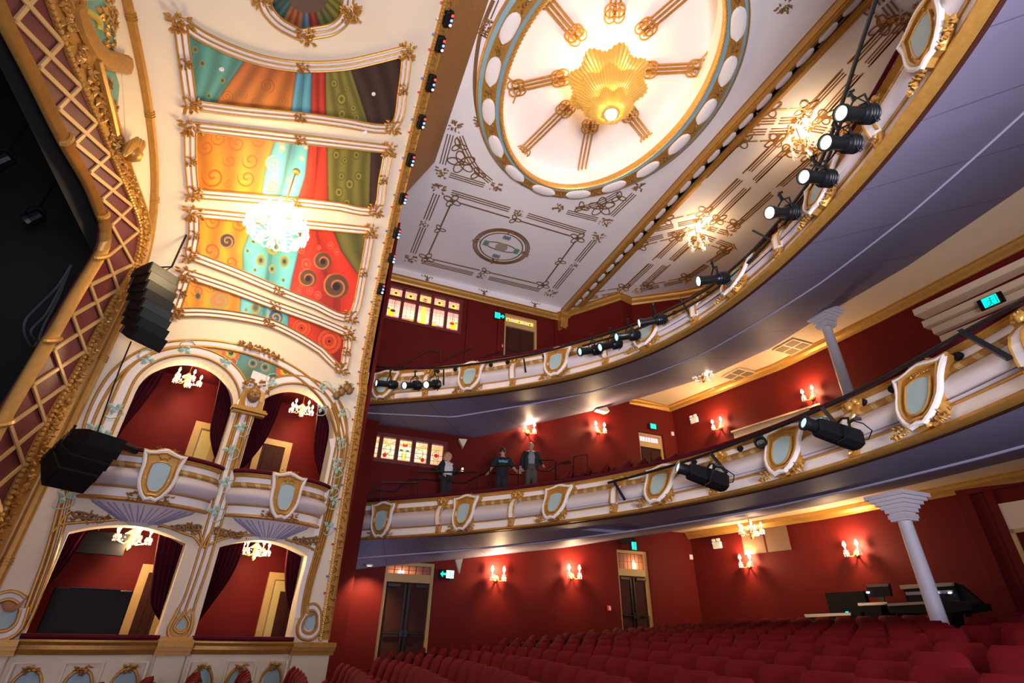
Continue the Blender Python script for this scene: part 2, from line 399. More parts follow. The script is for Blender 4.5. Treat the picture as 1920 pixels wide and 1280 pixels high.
DRESS = Front(DB, DT, 2.2, 3.2, 16.15, .6); GALL = Front(GB, GT, 5.6, 6.6, 14.4, -1.0)
# floors of the circles and the boarded undersides
def lerp_path(pts, n):
    P = np.array(pts, float); L = np.r_[0, np.cumsum(np.linalg.norm(np.diff(P, axis=0), axis=1))]
    t = np.linspace(0, L[-1], n); return [V([np.interp(q, L, P[:, k]) for k in range(3)]) for q in t]
def pz(x, y, z): return tuple(at(x, y, 2, z))
def py(x, y): return tuple(at(x, y, 1, 15.98))
GBK = [(1.1, 15.98, 5.69), py(740, 800), py(891, 821), py(1000, 795), py(1140, 763), py(1192, 749)]+[pz(x, y, 8.28) for x, y in ((1330, 705), (1450, 650), (1545, 590), (1700, 500), (1920, 350))]+[(11.8, .3, 8.28), (10.6, -1.2, 8.28)]
DBK = [(1.1, 15.98, 1.34), py(720, 1061), py(867, 1047), py(1060, 1026), (12.4, 15.98, 3.28), (13.2, 13, 3.3), (13.5, 10.5, 3.3), (13.5, 8, 3.3), (13.3, 5, 3.3), (13, 3, 3.3), (12.5, .6, 3.3)]
def soffit(name, F, back, m, lift=None, drop=0.):
    n = len(F.ys); B = lerp_path(back, n)
    # match the back edge to the front by angle about the stage, so that seams run radially
    A = [F.pb[i]+F.n[i]*-.02 for i in range(n)]
    key = lambda p: math.atan2(p.y-5.8, p.x+2.5)
    kb = np.array([key(p) for p in B]); o = np.argsort(kb)
    Bm = [V([np.interp(key(p), kb[o], np.array([B[j][k] for j in o])) for k in range(3)]) for p in A]
    QS = (0, .31, .62, .81, 1)
    def sag(p, q): w = min(1, max(0, (p.x-5)/4))*drop*(q/.62 if q < .62 else (1-q)/.38); return p*(1-w)
    mb = MB(); R = [[sag(A[i].lerp(Bm[i], q), q) for i in range(n)] for q in QS]
    if lift: R = [[p+V((0, 0, lift)) for p in r] for r in R]
    mb.rings(R, cap=False, loop=False)
    L = [0]
    for i in range(1, n): L.append(L[-1]+(A[i]-A[i-1]).length)
    mb.uv = [(L[i], q) for q in QS for i in range(n)]
    struct(name, mb, m, smooth=True)
    return A, Bm
GA, GBm = soffit('ceiling_under_gallery', GALL, GBK, SOFFIT)
DA, DBm = soffit('ceiling_under_circle', DRESS, DBK, SOFFIT, None, .165)
for nm, A, Bm, q in (('trim_8', GA, GBm, .42), ('trim_9', DA, DBm, .62)):   # bead along the boards
    t = MB(); t.tube([(a.lerp(b, q)*(1-(.165*min(1, max(0, (a.lerp(b, q).x-5)/4)) if nm == 'trim_9' else 0)))-V((0, 0, .01)) for a, b in zip(A, Bm)], .022, 6); struct(nm, t, mat('bead_paint', (.42, .38, .50), .5))
for nm, A, Bm, z0, dz in (('floor_gallery', GA, GBm, 5.95, .6), ('floor_circle', DA, DBm, 2.5, 1.0)):
    t = MB(); n = len(A)
    lo = [V((a.x, a.y, z0)) for a in A]; hi = [V((b.x, b.y, max(b.z+dz, z0+.3))) for b in Bm]
    t.rings([lo, hi], cap=False, loop=False); struct(nm, t, FLOORC)
# ------------------------------------------------------------------ balcony fronts
ORD = ['first', 'second', 'third', 'fourth', 'fifth', 'sixth', 'seventh', 'eighth', 'ninth', 'tenth', 'eleventh', 'twelfth', 'thirteenth', 'fourteenth', 'fifteenth', 'sixteenth', 'seventeenth', 'eighteenth', 'nineteenth', 'twentieth', 'twenty-first', 'twenty-second', 'twenty-third', 'twenty-fourth', 'twenty-fifth']
def leaves(mb, M, w, h, n, seed=1, d=.05, sz=.5):
    # a carved cluster: pointed leaves and buds fanned over a w x h patch in the local xy plane
    r = random.Random(seed)
    for i in range(n):
        x = (r.random()-.5)*w*.8; y = (r.random()-.5)*h*.8; a = math.atan2(y, x)+r.uniform(-.7, .7)
        L = sz*min(w, h)*r.uniform(.5, .9); W = L*.42; q = M @ Tm(x, y, d*.3*r.random()) @ Rm(a)
        mb.add([q @ V(p) for p in ((-L*.5, 0, 0), (-L*.15, -W*.5, 0), (L*.45, 0, d*.2), (-L*.15, W*.5, 0), (-L*.1, 0, d*.9), (L*.25, -W*.35, d*.4), (L*.25, W*.35, d*.4))],
               [(0, 1, 4), (0, 4, 3), (1, 5, 4), (4, 6, 3), (4, 5, 2), (4, 2, 6), (1, 0, 3), (1, 3, 6, 2), (1, 2, 5)])
        if i % 3 == 0: mb.ball(M @ V((x, y, d*.6)), L*.22, 6)
    return mb
def leaf_obj(name, M, w, h, n, seed, parent, m=None, d=.05, sz=.5): return obj(name, leaves(MB(), M, w, h, n, seed, d, sz), m or GOLD, parent, smooth=False)
def mirror(h): return h+[(-x, y) for x, y in reversed(h) if x > 1e-6]
SH_OUT = mirror([(0, 1.0), (.10, .985), (.2, .945), (.30, .92), (.42, .93), (.385, .86), (.355, .76), (.335, .64), (.335, .5), (.325, .38), (.28, .25), (.20, .12), (.10, .03), (0, .06)][::1])
SH_MID = mirror([(0, .93), (.16, .88), (.29, .855), (.275, .7), (.275, .5), (.255, .35), (.19, .2), (.10, .11), (0, .12)])
SH_IN = mirror([(0, .745), (.08, .735), (.165, .685), (.17, .55), (.165, .42), (.135, .28), (.07, .19), (0, .18)])
def loop3(sh, z, sx=1, sy=1): return [V((x*sx, y*sy, z)) for x, y in sh]
RND = lambda w, h: [(-w/2, 0), (-w*.38, h*.75), (0, h), (w*.38, h*.75), (w/2, 0)]
def cartouche(par, sx=1., sy=1., seed=1):
    S = lambda sh: [(x*sx, y*sy) for x, y in sh]
    c = obj('cartouche', MB().prism([S(SH_OUT)], Tm(0, 0, 0), -.02, .17), GOLD, par)
    w = MB(); w.sweep([p for p in loop3(SH_OUT, .165, sx*.93, sy*.965)], (0, 0, 1), RND(.075, .055), True); obj('scroll_border', w, WHITE, c, True)
    g = MB(); g.sweep(loop3(SH_OUT, .165, sx*.985, sy), (0, 0, 1), RND(.03, .045), True); g.sweep(loop3(SH_MID, .165, sx, sy), (0, 0, 1), RND(.05, .05), True)
    g.sweep(loop3(SH_IN, .18, sx*1.08, sy), (0, 0, 1), RND(.03, .03), True); obj('gilt_rim', g, GOLDB, c, True)
    obj('shield_field', MB().prism([S(SH_IN)], Tm(0, 0, 0), .1, .195), TEAL, c)
    leaf_obj('leaf_base', Tm(-.27*sx, .06, .12), .38*sx, .22*sy, 30, seed, c, GOLD, .07, .45); leaf_obj('leaf_base', Tm(.27*sx, .06, .12), .38*sx, .22*sy, 30, seed+1, c, GOLD, .07, .45)
    l = leaves(MB(), Tm(0, .99*sy, .12), .5*sx, .1*sy, 16, seed+2, .07, .9); obj('crest', l, GOLD, c); leaf_obj('inner_crest', Tm(0, .81*sy, .17), .36*sx, .12*sy, 16, seed+3, c, GOLD, .03, .5)
    return c
def console(par, sc=1., seed=1):
    c = obj('console_bracket', MB().bbox((-.075, .02, 0), (.075, .24, .09), .02), GOLD, par)
    leaf_obj('leaf_panel', Tm(0, .13, .09), .15, .2, 9, seed, c, GOLDB, .03, .6)
    pr = [(.24, .10), (.34, .15), (.46, .19), (.58, .19), (.68, .15), (.74, .12)]
    b = MB(); b.sweep([V((0, y, z)) for y, z in pr], [V((0, -.3, 1)).normalized()]*len(pr), [(-.06, -.06), (-.06, .02), (.06, .02), (.06, -.06)]); obj('strap', b, WHITE, c)
    g = MB()
    for s in (-1, 1): g.tube([V((s*.075, y, z+.015)) for y, z in pr], .02, 6)
    g.prism([[(-.1, .7), (.1, .7), (.12, .8), (.17, .93), (-.17, .93), (-.12, .8)]], Tm(0, 0, 0), 0, .13); obj('gilt_edge', g, GOLD, c)
    f = MB(); f.ball((0, .85, .16), .075, 10, sc=(.8, 1.15, .7)); f.ball((0, .845, .215), .018, 6, sc=(.7, 1.5, 1)); 
    for s in (-1, 1): f.ball((s*.026, .868, .205), .012, 6); f.ball((s*.085, .90, .14), .05, 8); f.ball((s*.12, .86, .12), .04, 8)
    f.ball((0, .81, .2), .022, 6, sc=(1.2, .5, .7)); f.ball((0, .935, .13), .06, 8, sc=(1.5, .6, .8)); obj('face', f, GOLDB, c, True)
    return c
GARL = uvmat('garland_gilt', (.46, .24, .06), (.62, .44, .2), 1/.26, 0, .09, .42, .4, diag=1.5)  # paler diagonal stripes put the twisted rope's highlights into the colour
BULGE = mat('pearl_plaster', (.62, .56, .56), .5, vary=.03)
def front(name, F, label, shields, consoles, zmid, seed, cat='balcony', sc=1.):
    root = thing(name, label, cat, F.P(F.mid, 0))
    root.rotation_euler = (0, 0, 0); inv = root.matrix_world.inverted() if False else Matrix.Translation(-V(F.P(F.mid, 0)))
    def part(nm, prof, m, uvs=None, smooth=True):
        R = F.band(prof); mb = MB(); mb.rings([[inv @ p for p in r] for r in R])
        if uvs:
            L = [0]
            for i in range(1, len(F.pb)): L.append(L[-1]+(F.pb[i]-F.pb[i-1]).length)
            mb.uv = [(L[i], v) for i in range(len(F.pb)) for v, o in prof]
        return obj(nm, mb, m, root, smooth)
    part('lower_band', [(.04, -.15), (.04, .02), (.24, .02), (.26, -.15)], WHITE)
    part('bottom_bead', [(0, -.16), (-.02, .03), (.0, .07), (.035, .07), (.06, .03), (.06, -.16)], GOLD)
    part('gilt_line', [(.235, -.1), (.235, .045), (.255, .055), (.275, .045), (.285, -.1)], GOLD)
    part('bulged_band', [(.27, -.1)]+[(.275+.40*k/9, .02+.16*math.sin(PI*(k+.2)/9.6)) for k in range(10)]+[(.69, -.1)], BULGE)
    part('garland', [(.66, -.1), (.665, .06), (.70, .105), (.75, .105), (.79, .06), (.80, -.1)], GARL, True)
    part('upper_band', [(.79, -.1), (.79, .03), (.93, .03), (.94, -.1)], WHITE)
    part('cornice', [(.92, -.1), (.92, .05), (.945, .09), (.965, .09), (.98, .12), (1.0, .12), (1.005, -.1)], GOLD)
    part('velvet_rail', [(1.0, -.32), (1.0, .13), (1.03, .17), (1.08, .16), (1.11, .10), (1.11, -.28), (1.09, -.32)], VELVET)
    part('rear_lining', [(-.02, -.2), (-.02, -.14), (1.0, -.14), (1.0, -.2)], WOOD)
    def local(y):
        a = F.P(y, 0); up = (F.P(y, 1)-a).normalized(); n = F.nrm(y); x = V((0, 0, 1)).cross(n)
        return inv @ frame(a, x, up)
    def place(src, lst):
        for k, (px, pyy) in enumerate(lst):
            M = local(F.find(px, pyy, zmid) if px else F.mid)
            if k == 0: src.matrix_local = M; continue
            c = src.copy(); COL.objects.link(c); c.parent = root; c.matrix_local = M
            for ch in KID.setdefault(src.name, kids(src)):
                d = ch.copy(); COL.objects.link(d); d.parent = c
    place(cartouche(root, sc, .98*(sc+.1 if sc < 1 else 1), seed), shields)
    if consoles: place(console(root, 1., seed+50), consoles)
    return root
front('balcony_front', DRESS, 'curved lower balcony front with teal shields below the three standing people', [(728, 975), (907, 965), (1083, 945), (1270, 910), (1478, 845), (1735, 745)],
      [(816, 965), (996, 955), (1177, 925), (1378, 888), (1592, 800), (1893, 640)], 2.7, 11)
front('balcony_front', GALL, 'curved upper balcony front with teal shields, hung with a row of spotlights', [(752, 728), (910, 712), (1064, 683), (1218, 625), (1382, 522), (1551, 365), (1740, 65)],
      [(835, 722), (988, 700), (1143, 655), (1302, 575), (1468, 450), (1655, 240)], 6.1, 31)
# small black round fittings on the white bands
def fittings(F, z, lst, where, src=[None]):
    for k, (x, y) in enumerate(lst):
        d = ray(x, y); yy = F.find(x, y, z); p = F.P(yy, .86, .03); n = F.nrm(yy)
        M = frame(p, V((0, 0, 1)).cross(n), (0, 0, 1))
        lab = 'small black round fitting on the %s balcony front, %s from the stage end' % (where, ORD[k])
        if src[0] is None:
            o = obj('round_fitting', MB().lathe([(.055, 0), (.06, .03), (.05, .06), (.02, .062)], None, 12), BLACK); tag(o, lab, 'fitting', 'black round fittings on the balcony fronts'); src[0] = o
        else: o = src[0].copy(); COL.objects.link(o); o['label'] = lab
        o.matrix_world = M
fittings(GALL, 6.46, [(850, 703), (880, 699), (943, 690), (972, 685), (1032, 671), (1247, 583), (1313, 548)], 'upper')
fittings(DRESS, 3.06, [(1226, 888), (1303, 867), (1385, 841), (1610, 752), (1664, 726), (1783, 662)], 'lower')
# ------------------------------------------------------------------ proscenium frame
XF = -4.5
PF = Plane((XF, 0, 0), (0, -1, 0), (0, 0, 1), (1, 0, 0))
def curve_px(pts, n=90, zb=-1.9):
    P = [np.array(PF.px(x, y)[0]) for x, y in pts]
    P = [np.array((XF, P[0][1], zb))]+cr(P, 4)
    P.append(P[-1]+np.array((0, -4, 0.)))
    return lerp_path(P, n)
c0 = curve_px([(-25, 817), (0, 772), (70, 650), (92, 620), (125, 560), (150, 520), (175, 480), (186, 460), (188, 425), (180, 405), (160, 355), (127, 300), (100, 252), (45, 142), (0, 57)])
c1 = curve_px([(-20, 860), (0, 817), (25, 772), (95, 655), (125, 600), (172, 520), (192, 487), (204, 460), (205, 425), (197, 400), (175, 347), (152, 300), (120, 240), (75, 140), (32, 60), (5, 0)])
c2 = curve_px([(-30, 1010), (15, 917), (75, 797), (140, 685), (185, 600), (212, 550), (240, 507), (252, 475), (256, 440), (252, 410), (230, 355), (205, 300), (180, 240), (140, 150), (107, 72), (80, 0)])
c3 = curve_px([(-10, 1040), (57, 902), (120, 780), (162, 692), (207, 600), (232, 550), (257, 512), (272, 475), (277, 430), (270, 392), (237, 300), (200, 175), (160, 82), (125, 0)])
def between(A, B, prof): # closed section between two boundary curves: (fraction across, height)
    return MB().rings([[a.lerp(b, f)+V((h, 0, 0)) for f, h in prof] for a, b in zip(A, B)])
pf = thing('proscenium_frame', 'gilded proscenium frame with red lattice band around the dark stage opening', 'frame', (XF, 10, 3))
inv = Matrix.Translation((-XF, -10, -3))
def pobj(nm, mb, m, par, smooth=False):
    mb.v = [tuple(inv @ V(p)) for p in mb.v]; return obj(nm, mb, m, par, smooth)
roll = pobj('gilt_roll', between(c0, c1, [(.1, -.03), (.05, .0)]+[(.5-.45*math.cos(PI*k/28), .07*math.sin(PI*k/28)+(.012 if k % 2 else -.008)) for k in range(1, 28)]+[(1, 0), (1, -.03)]), GOLDB, pf, False)
for x, y in ((183, 405), (183, 485), (115, 255), (92, 640), (15, 790)):
    p = PF.px(x, y)[0]; k = min(range(90), key=lambda i: (c0[i].lerp(c1[i], .5)-p).length)
    a, b = c0[k], c1[k]; t = (c0[min(k+1, 89)]-c0[k-1]).normalized()
    rb = MB()
    for dd in (0,): rb.tube([a.lerp(b, f)+V((h+.02, 0, 0))+t*dd for f, h in [(.5-.5*math.cos(PI*q/8), .08*math.sin(PI*q/8)) for q in range(9)]], .04, 6)
    pobj('ribbon_tie', rb, GOLDB, roll)
pobj('lattice_ground', between(c1, c2, [(0, -.2), (0, .02), (1, .02), (1, -.2)]), mat('plum_paint', (.12, .012, .024), .5), pf)
lt = MB(); N = 90; st = 3.6; k = 2.
def on(C, t): i = max(0, min(int(t), N-2)); return C[i].lerp(C[i+1], t-i)
while k+st < N-1:
    for A, B in ((c1, c2), (c2, c1)):
        zo = .025 if A is c1 else .034; lt.sweep([on(A, k)+V((zo, 0, 0)), on(B, k+st)+V((zo, 0, 0))], (1, 0, 0), [(-.032, 0), (-.032, .03), (.032, .03), (.032, 0)])
    k += st
pobj('lattice_bar', tag(obj('tmp', MB().box((0, 0, 0), (1, 1, 1)), GOLD), 'x') and lt, mat('pale_gilt', (.62, .42, .18), .5, .25), pf)
bpy.data.objects.remove(bpy.data.objects['tmp'])
eb = between(c2, c3, [(0, -.2), (0, .03), (.12, .05), (.2, .03), (.85, .03), (.92, .08), (1, .08), (1, -.2)])
egg = pobj('carved_band', eb, GOLD, pf)
be = MB(); L = lerp_path([a.lerp(b, .06) for a, b in zip(c2, c3)], 210)
for p in L: be.ball(p+V((.06, 0, 0)), .042, 6)
tag(pobj('bead_row', be, GOLDB, egg, True), kind='stuff')
lv = MB(); La, Lb = lerp_path(c2, 75), lerp_path(c3, 75)
for i in range(1, 74):
    a, b = La[i], Lb[i]; t = (La[i+1]-La[i-1]).normalized(); X = (b-a); w = X.length
    leaves(lv, frame(a.lerp(b, .55)+V((.03, 0, 0)), t+X.normalized()*(.8 if i % 2 else -.8), None, (1, 0, 0)), w*.7, w*.55, 9, i, .07, .5)
pobj('carved_leaf', lv, GOLD, egg)
# wall between the frame head and the vault, with its gilded crest
th0 = [V(p) for p in VAULT.P(np.linspace(0, 2.05, 70), np.zeros(70))]
inner = lerp_path([np.array((XF, 11.72, -1.9))]+[np.array(p) for p in th0], 90)
wp = MB(); wp.strip([p+V((-.02, 0, 0)) for p in c3], inner); struct('wall_proscenium', wp, CREAM)
rl = MB(); rl.tube([p+V((.05, -.02, 0)) for p in inner], .085, 8)
for i in range(4, 90, 9):
    t = (inner[i+1]-inner[i-1]).normalized() if i < 89 else V((0, -1, 0))
    for dd in (-.05, 0, .05): rl.tube([inner[i]+V((.05, -.02, 0))+t*(dd-.01), inner[i]+V((.05, -.02, 0))+t*(dd+.01)], .105, 8)
struct('trim_10', rl, GOLD, smooth=True)
cr_ = thing('crest', 'gilded crest of scrolls with green panels over the proscenium head', 'ornament', (XF, 8, 8)); inv = Matrix.Translation((-XF, -8, -8))
def px2(p, off): return [PF.px(x, y, off)[0] for x, y in p]
def flat(p, o0, o1): return MB().prism([[PF.to(PF.px(x, y)[0]) for x, y in p]], frame(PF.P0, PF.eu, PF.ev), o0, o1)
PGREEN = mat('green_panel_paint', (.16, .36, .27), .6, vary=.3, vscale=4)
pobj('green_panel', flat([(150, 2), (205, 0), (212, 60), (216, 97), (196, 98), (172, 62)][::-1], 0, .05), PGREEN, cr_)
pobj('green_panel', flat([(186, 118), (214, 126), (224, 160), (221, 200), (207, 205), (196, 165)][::-1], 0, .05), PGREEN, cr_)
q = MB()
for pts, w in (([(146, 10), (155, 45), (172, 80), (195, 108), (222, 117), (240, 122)], .16), ([(180, 112), (187, 140), (196, 175), (205, 210), (214, 250)], .07)):
    q.sweep([PF.px(x, y, .05)[0] for x, y in cr(pts, 5)], (1, 0, 0), RND(w*2, .09))
pobj('scroll', q, GOLD, cr_, True)
for j, (x, y, w) in enumerate(((148, 12, .8), (210, 20, .7), (214, 50, .6), (212, 82, .6), (218, 212, .5), (210, 165, .35))):
    pobj('acanthus_leaf', leaves(MB(), frame(PF.px(x, y, .06)[0], PF.eu, PF.ev), w*.6, w, 20, j, .12, .6), GOLDB, cr_)
yb = MB(); yb.tube(px2(cr([(160, 20), (178, 30), (186, 42), (186, 55)], 4), .1), .05, 6); pobj('yellow_crescent', yb, mat('yellow_paint', (.6, .45, .05), .5), cr_, True)
py_ = flat([(228, 126), (247, 130), (262, 200), (266, 300), (246, 300), (236, 255), (233, 200)][::-1], 0, .16)
pobj('console_block', py_, CREAM, cr_)
sh = MB()
for k in range(5):
    q_, _ = PF.px(240+5.5*k, 272+3*abs(k-2), .2); sh.ball(q_, .1, 8, sc=(.7, .75, 2.3))
sh.ball(PF.px(250, 288, .2)[0], .16, 8)
pobj('shell', sh, GOLD, cr_, True)
# stage beyond the frame
st_ = MB(); st_.box((-13, -8, -2.5), (-12.8, 13.5, 12)); st_.box((-13, 12.8, -2.5), (-4.7, 13, 12)); st_.box((-13, -8, 11.9), (-4.7, 13, 12)); st_.box((-13, -8, -2.6), (-4.7, 13, -2.4))
struct('wall_stage', st_, mat('stage_black', (.012, .014, .013), .9))
so = MB(); so.add([(XF-.22, y, z) for y, z in ((10.0, -2.5), (12.9, -2.5), (12.9, 12), (10.0, 12), (-8, 12), (-8, 6.1), (10., 6.1))], [(0, 1, 2, 3), (3, 4, 5, 6)])
struct('wall_stage_mask', so, bpy.data.materials['stage_black'])
for nm, (x, y), lab in (('stage_lamp', (60, 410), 'bright white stage lamp hanging in the dark beyond the proscenium opening'), ('stage_lamp', (-1, 304), 'white stage lamp at the left edge, above the brighter one in the dark stage')):
    p = at(x, y, 0, -6.5); t = thing(nm, lab, 'lamp', p)
    obj('housing', MB().lathe([(.08, .22), (.13, .2), (.14, -.02), (.16, -.1), (.13, -.11), (.12, 0)], Rm(.8, 'Y') @ Rm(.3, 'X'), 12), BLACKM, t)
    obj('lens', MB().lathe([(.02, -.06), (.12, -.055), (.12, -.04), (.02, -.04)], Rm(.8, 'Y') @ Rm(.3, 'X'), 12), mat('white_lens', (1, 1, 1), .3, emit=18, ecol=(.9, .95, 1)), t)
    obj('yoke', MB().tube([(-.15, 0, 0), (-.16, 0, .25), (0, 0, .36), (.16, 0, .25), (.15, 0, 0)], .018, 5), BLACKM, t)
    obj('clamp', MB().tube([(0, 0, .34), (0, 0, 1.9)], .02, 5), BLACKM, t)
cb = MB()
GREYC = mat('grey_cable_cover', (.10, .10, .10), .7)
for pts in ([(133, 497), (105, 540), (70, 575), (48, 600), (46, 625), (60, 650), (70, 640)], [(133, 497), (110, 545), (85, 590), (58, 620), (70, 640)], [(133, 497), (108, 560), (82, 610), (72, 640)]):
    tag(obj('hanging_cable', MB().tube([at(x, y, 0, -5.6) for x, y in cr(pts, 6)], .022, 6), GREYC, None, True), 'pale looped cable hanging in the dark stage opening, %s' % ('with the widest loop' if pts[2] == (70, 575) else 'with the middle loop' if pts[1] == (110, 545) else 'the straightest of the three'), 'cable', 'cables in the stage opening')
# ------------------------------------------------------------------ gilt outer arch band, lamp boxes and coloured bulbs
band_in = [WP0+V((-.0225*(z+.28), 0, z))-WD*.23 for z in np.linspace(-.22, 5.6, 14)]+[V(p) for p in VAULT.P(th, np.full(60, .957))]
bn = [WN]*14+[V(p) for p in VAULT.nrm(th, np.full(60, .97))]
ab = thing('arch_moulding', 'gilded carved moulding edging the painted vault from floor to ceiling', 'moulding', (1, 13, 2)); inv = Matrix.Translation((-1, -13, -2))
mb = MB(); mb.rings([[a.lerp(b, f)+n*h for f, h in ((0, -.05), (0, .05), (.25, .07), (.35, .04), (.85, .04), (.95, .08), (1, .06), (1, -.05))] for a, b, n in zip(band_in, outer, bn)])
carv = pobj('carved_band', mb, GOLD, ab)
i3 = lerp_path([a.lerp(b, .12)+n*.07 for a, b, n in zip(band_in, outer, bn)], 260); be = MB()
for p in i3: be.ball(p, .032, 6)
tag(pobj('bead_row', be, GOLDB, carv, True), kind='stuff')
lv = MB(); La, Lb = lerp_path(band_in, 130), lerp_path(outer, 130); Ln = lerp_path([n for n in bn], 130)
for i in range(1, 129):
    a, b = La[i], Lb[i]; t = (La[i+1]-La[i-1]).normalized(); X = (b-a).normalized()
    n_ = t.cross(X); n_ = n_ if n_.dot(V((-.5, 6, 3))-a) > 0 else -n_
    leaves(lv, frame(a.lerp(b, .6)+n_*.04, t+X*(.9 if i % 2 else -.9), None, n_), .17, .12, 4, i, .05, .9)
pobj('carved_leaf', lv, BRONZE, carv)
tag(ab, kind=None)
for k, (x, y, l) in enumerate(((838, 30, .34), (823, 78, .34), (806, 152, .40), (788, 225, .34), (768, 297, .34), (754, 370, .3), (742, 436, .3), (733, 483, .28), (712, 541, .32))):
    p, n = VAULT.px(x, y, .06); q2, _ = VAULT.px(x-6, y+24, .06); T_ = (q2-p).normalized()
    t = thing('lamp_box', 'small black lamp box on the gilt vault edge, %s from the top' % ORD[k], 'lamp box', frame(p, T_, None, n), 'black lamp boxes along the vault edge')
    obj('housing', MB().bbox((-l/2, -.09, -.05), (l/2, .09, .09), .02), BLACK, t)
    for j, cc in ((-1, (.9, .05, .04)), (0, (.2, .35, 1)), (1, (.9, .9, .8))):
        obj('coloured_lens', MB().ball((j*l*.3, .05, .085), .035, 8), mat('lens_%d' % j, cc, .3, emit=1.2, ecol=cc) if 'lens_%d' % j not in bpy.data.materials else bpy.data.materials['lens_%d' % j], t, True)
bl = None; BC = [mat('bulb_red', (.8, .04, .05), .25), mat('bulb_blue', (.1, .2, .8), .25), mat('bulb_white', (.85, .8, .6), .25)]
names = ('red', 'blue', 'white')
bp_ = lerp_path([a-(b-a).normalized()*.04+n*.05 for a, b, n in zip(band_in, outer, bn)][2:60], 46); src = {}
for i, p in enumerate(bp_):
    c = i % 3
    if c not in src: o = obj('bulb', MB().ball((0, 0, 0), .028, 8), BC[c], None, True); src[c] = o
    else: o = src[c].copy(); COL.objects.link(o)
    o.location = p; tag(o, 'small unlit %s bulb in the row along the gilt vault edge' % names[c], 'bulb', 'unlit %s bulbs along the vault edge' % names[c])
